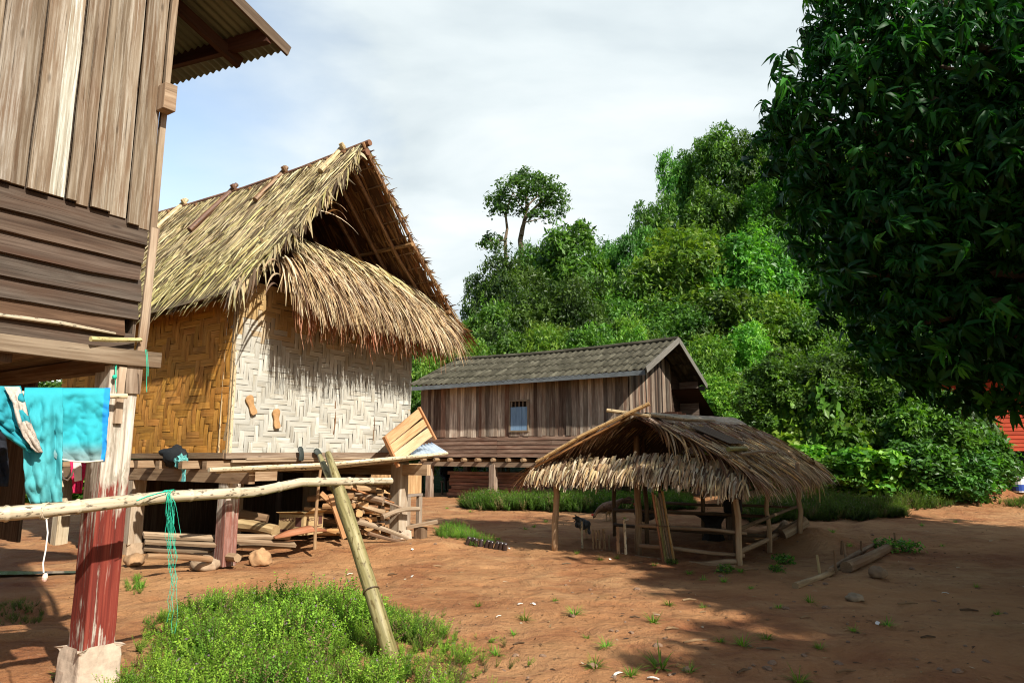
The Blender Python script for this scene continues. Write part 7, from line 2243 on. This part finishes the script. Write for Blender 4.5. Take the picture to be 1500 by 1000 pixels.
def hedge(name, label, polypx, n, h, kind, bright, cat='hedge', kt='stuff'):
    P, dm = poly_points([gp(*p) for p in polypx], n, rs)
    hs = h * (.6 + .4 * smooth(0, .2, dm)) * rs.uniform(.75, 1.2, n) * (.7 + .6 * vnoise(P[:, 0] * 1.6, P[:, 1] * 1.6, 4))
    return drift(name, label, cat, P, hs, kind, rs, kt, bright=bright, lean=.35)
hedge('low_hedge', 'low dark green clipped strip of weeds in front of the stilt house', ((672, 742), (700, 737), (800, 738), (900, 738), (1016, 737), (1018, 746), (900, 750), (780, 748), (690, 747)), 3400, .42, 'mid', .62)
hedge('weed_strip', 'dark green strip of weeds in the shade behind the shelter', ((1086, 760), (1110, 748), (1180, 744), (1260, 745), (1325, 748), (1330, 758), (1250, 763), (1170, 764), (1100, 768)), 1600, .42, 'mid', .62)
hedge('weed_strip', 'scattered green weeds on the bank below the dark bush', ((1308, 738), (1340, 722), (1400, 720), (1395, 742), (1340, 748)), 240, .32, 'mid', .8)
hedge('weed_strip', 'thin green weeds at the right edge of the yard', ((1440, 738), (1500, 732), (1540, 736), (1500, 746)), 90, .22, 'mid', .7)
hedge('weed_patch', 'small green weed patch edged with upturned bottles beside the hut', ((633, 782), (650, 776), (680, 776), (715, 790), (738, 800), (700, 803), (660, 792)), 240, .20, 'light', .8, 'weeds')
hedge('weed_patch', 'dusty green weeds in the shade at the foot of the plank house', ((-10, 890), (30, 880), (64, 898), (56, 915), (-10, 915)), 90, .10, 'mid', .9, 'weeds')
hedge('weed_patch', 'fresh weeds sprouting just behind the red post', ((182, 858), (200, 845), (215, 858), (206, 872), (186, 872)), 40, .12, 'light', .9, 'weeds')
SEED = make_bush(74, 'mid', 0, n=70, R=1.0, H=1.0, size=(.30, .50), L=.9, W=.42, leaves=5)
SEED_first = SEED
# leafy seedlings and a small bush by the garden bed
for i, (px, py, s, k, lab) in enumerate(((1298, 806, .20, 2, 'small dark bush at the top end of the garden bed edging'), (1330, 808, .20, 0, 'small yellow green bush beside the dark bush at the garden bed'), (1150, 826, .16, 1, 'leafy seedling clump on the earth heap beside the shelter'), (1138, 836, .10, 1, 'low seedlings in front of the leafy clump by the shelter'), (1062, 838, .12, 1, 'green seedlings in front of the shelter corner post'), (985, 826, .09, 1, 'creeping sprig at the foot of the leaning bamboo bundle'))):
    o = copy_tree(SEED); g = gp(px, py); o.name = 'seedling' if s < .18 else 'small_bush'
    o['label'] = lab; o['group'] = 'small plants round the shelter'; o['category'] = 'plant'
    o.location = (g.x, g.y, g.z - .02); o.scale = (s, s, s * .8); o.rotation_euler = (0, 0, i * 1.3)
bpy.data.objects.remove(SEED.children[0]); bpy.data.objects.remove(SEED.children[0]); bpy.data.objects.remove(SEED)
# grass tufts
tufts = []
for v_ in range(3):
    r3 = np.random.RandomState(200 + v_); m = 34
    a = r3.uniform(0, 2 * PI, m); el = r3.uniform(.25, 1.1, m)
    R = np.stack([np.cos(a) * .02, np.sin(a) * .02, a * 0], 1)
    D = np.stack([np.cos(a) * np.cos(el), np.sin(a) * np.cos(el), np.sin(el) + .2], 1)
    cc = np.array(GREENS['light'])[r3.randint(0, 4, m)] * r3.uniform(.7, 1.2, (m, 1))
    V, Q, U, C = strips(R, D, np.tile([0, 0, 1.0], (m, 1)), r3.uniform(.05, .12, m), .007, r3.uniform(.3, 1.1, m), cc, 4, .1, r3, tip=.1)
    tufts.append((V, Q, C))
tlist = [(768, 908, 1.0), (842, 901, 1.0), (980, 886, .9), (958, 911, 1.1), (1187, 883, 1.0), (968, 978, 1.7), (872, 978, 1.0), (924, 990, .9), (888, 948, .9), (1088, 946, 1.0), (1122, 937, .9), (1300, 918, .9), (700, 888, .7), (753, 930, .6), (813, 880, .6), (1170, 1000, 1.1),
         (1010, 985, .8), (1055, 940, .7), (1250, 925, .7), (728, 960, .8), (880, 820, .8), (800, 765, 1.0), (782, 772, .9), (655, 745, .9), (915, 760, .8), (1010, 842, .9), (1030, 850, .8), (1060, 852, .9), (1085, 838, .9), (958, 828, .8), (845, 812, .8), (905, 818, .7), (1140, 890, .7), (730, 790, .8), (690, 750, 1.0), (770, 775, .9), (1220, 780, 1.0), (1350, 770, 1.0), (1400, 765, .9), (1245, 800, .8), (1100, 862, .6), (1030, 890, .6), (1200, 950, .7), (860, 935, .5), (90, 990, 1.0), (112, 978, .8), (205, 862, .9), (1380, 800, .7), (1430, 860, .6), (1460, 900, .6)]
tmesh = [None] * 3
for i, (px, py, s) in enumerate(tlist):
    g = gp(px, py); k = i % 3
    if tmesh[k] is None:
        o = link_mesh('grass_tuft', tufts[k][0], tufts[k][1], None, M['weed'], None, None, None, tufts[k][2]); tmesh[k] = o
    else:
        o = tmesh[k].copy(); COL.objects.link(o)
    tag(o, 'small bright grass tuft growing from the bare earth', 'grass tuft', 'grass tufts on the bare yard')
    o.location = g; o.scale = (s, s, s); o.rotation_euler = (0, 0, i * 1.7)
# litter, chips and twigs on the earth
rl = random.Random(8)
pm = []
for v_ in range(3):
    b = MB(); b.blob((0, 0, .004), (.03, .022, .014), 9, 6, .3, seed=v_ + 3, freq=2); pm.append(b.build('pebble', M['pebble'], loc=(0, 0, 0)))
np_ = 0
for i in range(110):
    px, py = rl.uniform(560, 1500), 745 + 255 * rl.random() ** .8
    if px < 720 and py > 850: continue
    g = gp(px, py); o = pm[np_] if np_ < 3 else pm[i % 3].copy()
    if np_ >= 3: COL.objects.link(o)
    np_ += 1
    s = rl.choice([.35, .45, .5, .6, .8, 1.2]); o.location = g; o.scale = (s, s, s); o.rotation_euler = (0, 0, rl.uniform(0, 6))
    tag(o, 'small stone lying on the bare red earth of the yard', 'pebble', 'pebbles on the bare yard')
for i, (px, py, L, a_) in enumerate(((1020, 941, .22, .3), (1125, 952, .16, -.2), (1010, 880, .14, .1), (760, 944, .10, .6), (985, 922, .10, 0), (830, 826, .12, .2), (1330, 885, .2, .1), (1420, 895, .15, -.2), (1180, 905, .12, .4), (930, 905, .09, -.3), (1240, 985, .14, .2), (1090, 985, .12, .5), (640, 830, .14, .1), (575, 842, .12, -.2), (1100, 835, .2, .3), (1360, 935, .12, .1))):
    g = gp(px, py); b = MB(); d_ = Vector((math.cos(a_), math.sin(a_), 0)) * L / 2
    b.tube([g - d_ + UP * .008, g + UP * .014 + Vector((0, .012, 0)), g + d_ + UP * .008], [.007, .009, .005], 6, lump=.2, col=(.35, .3, .25) if i % 2 else (.8, .7, .55))
    tag(b.build('twig', M['log'], loc=g), 'short twig lying on the bare earth of the yard', 'twig', 'twigs on the bare yard')
for i, (px, py) in enumerate(((762, 886), (781, 886), (730, 905), (1286, 915), (893, 820), (668, 778), (604, 806), (1385, 870), (957, 996), (905, 990), (604, 845), (512, 842), (745, 804))):
    g = gp(px, py); b = MB(); n_ = Vector((rl.uniform(-.4, .4), rl.uniform(-.4, .4), 1)); a_ = rl.uniform(0, 3)
    d_ = Vector((math.cos(a_), math.sin(a_), 0)) * rl.uniform(.02, .045)
    b.board(g - d_ + UP * .010, g + d_ + UP * .014, rl.uniform(.015, .03), .004, n_, seg=4, wob=.004, bow=.008)
    tag(b.build('litter_scrap', M['litter'], loc=g), 'pale scrap of litter lying on the earth of the yard', 'litter', 'litter scraps on the bare yard')

# dry leaf scraps and chips trodden into the yard: nobody could count them
rs = np.random.RandomState(91); m = 3200
py_ = rs.uniform(3.4, 19, m); px_ = rs.uniform(-.62, .85, m) * py_
keep = (px_ > -1.2 * smooth(3, 6, py_) - .3) | (py_ > 7)
px_, py_ = px_[keep], py_[keep]; m = len(px_)
a_ = rs.uniform(0, 2 * PI, m)
R = np.stack([px_, py_, ground_h(px_, py_) + .008], 1); D = np.stack([np.cos(a_), np.sin(a_), rs.uniform(0, .25, m)], 1)
pal = np.array([(.10, .055, .03), (.20, .12, .06), (.36, .25, .13), (.06, .04, .03), (.50, .42, .30)])
V, Q, U, C = strips(R, D, np.stack([rs.normal(0, .3, m), rs.normal(0, .3, m), np.ones(m)], 1), rs.uniform(.012, .065, m), rs.uniform(.005, .022, m), .15, pal[rs.choice(5, m, p=[.3, .3, .2, .15, .05])], 3, .3, rs, tip=.2)
tag(link_mesh('leaf_litter', V, Q, None, M['straw'], None, U, None, C), 'dry leaf scraps and chips strewn over the bare earth', 'leaf litter', None, 'stuff')
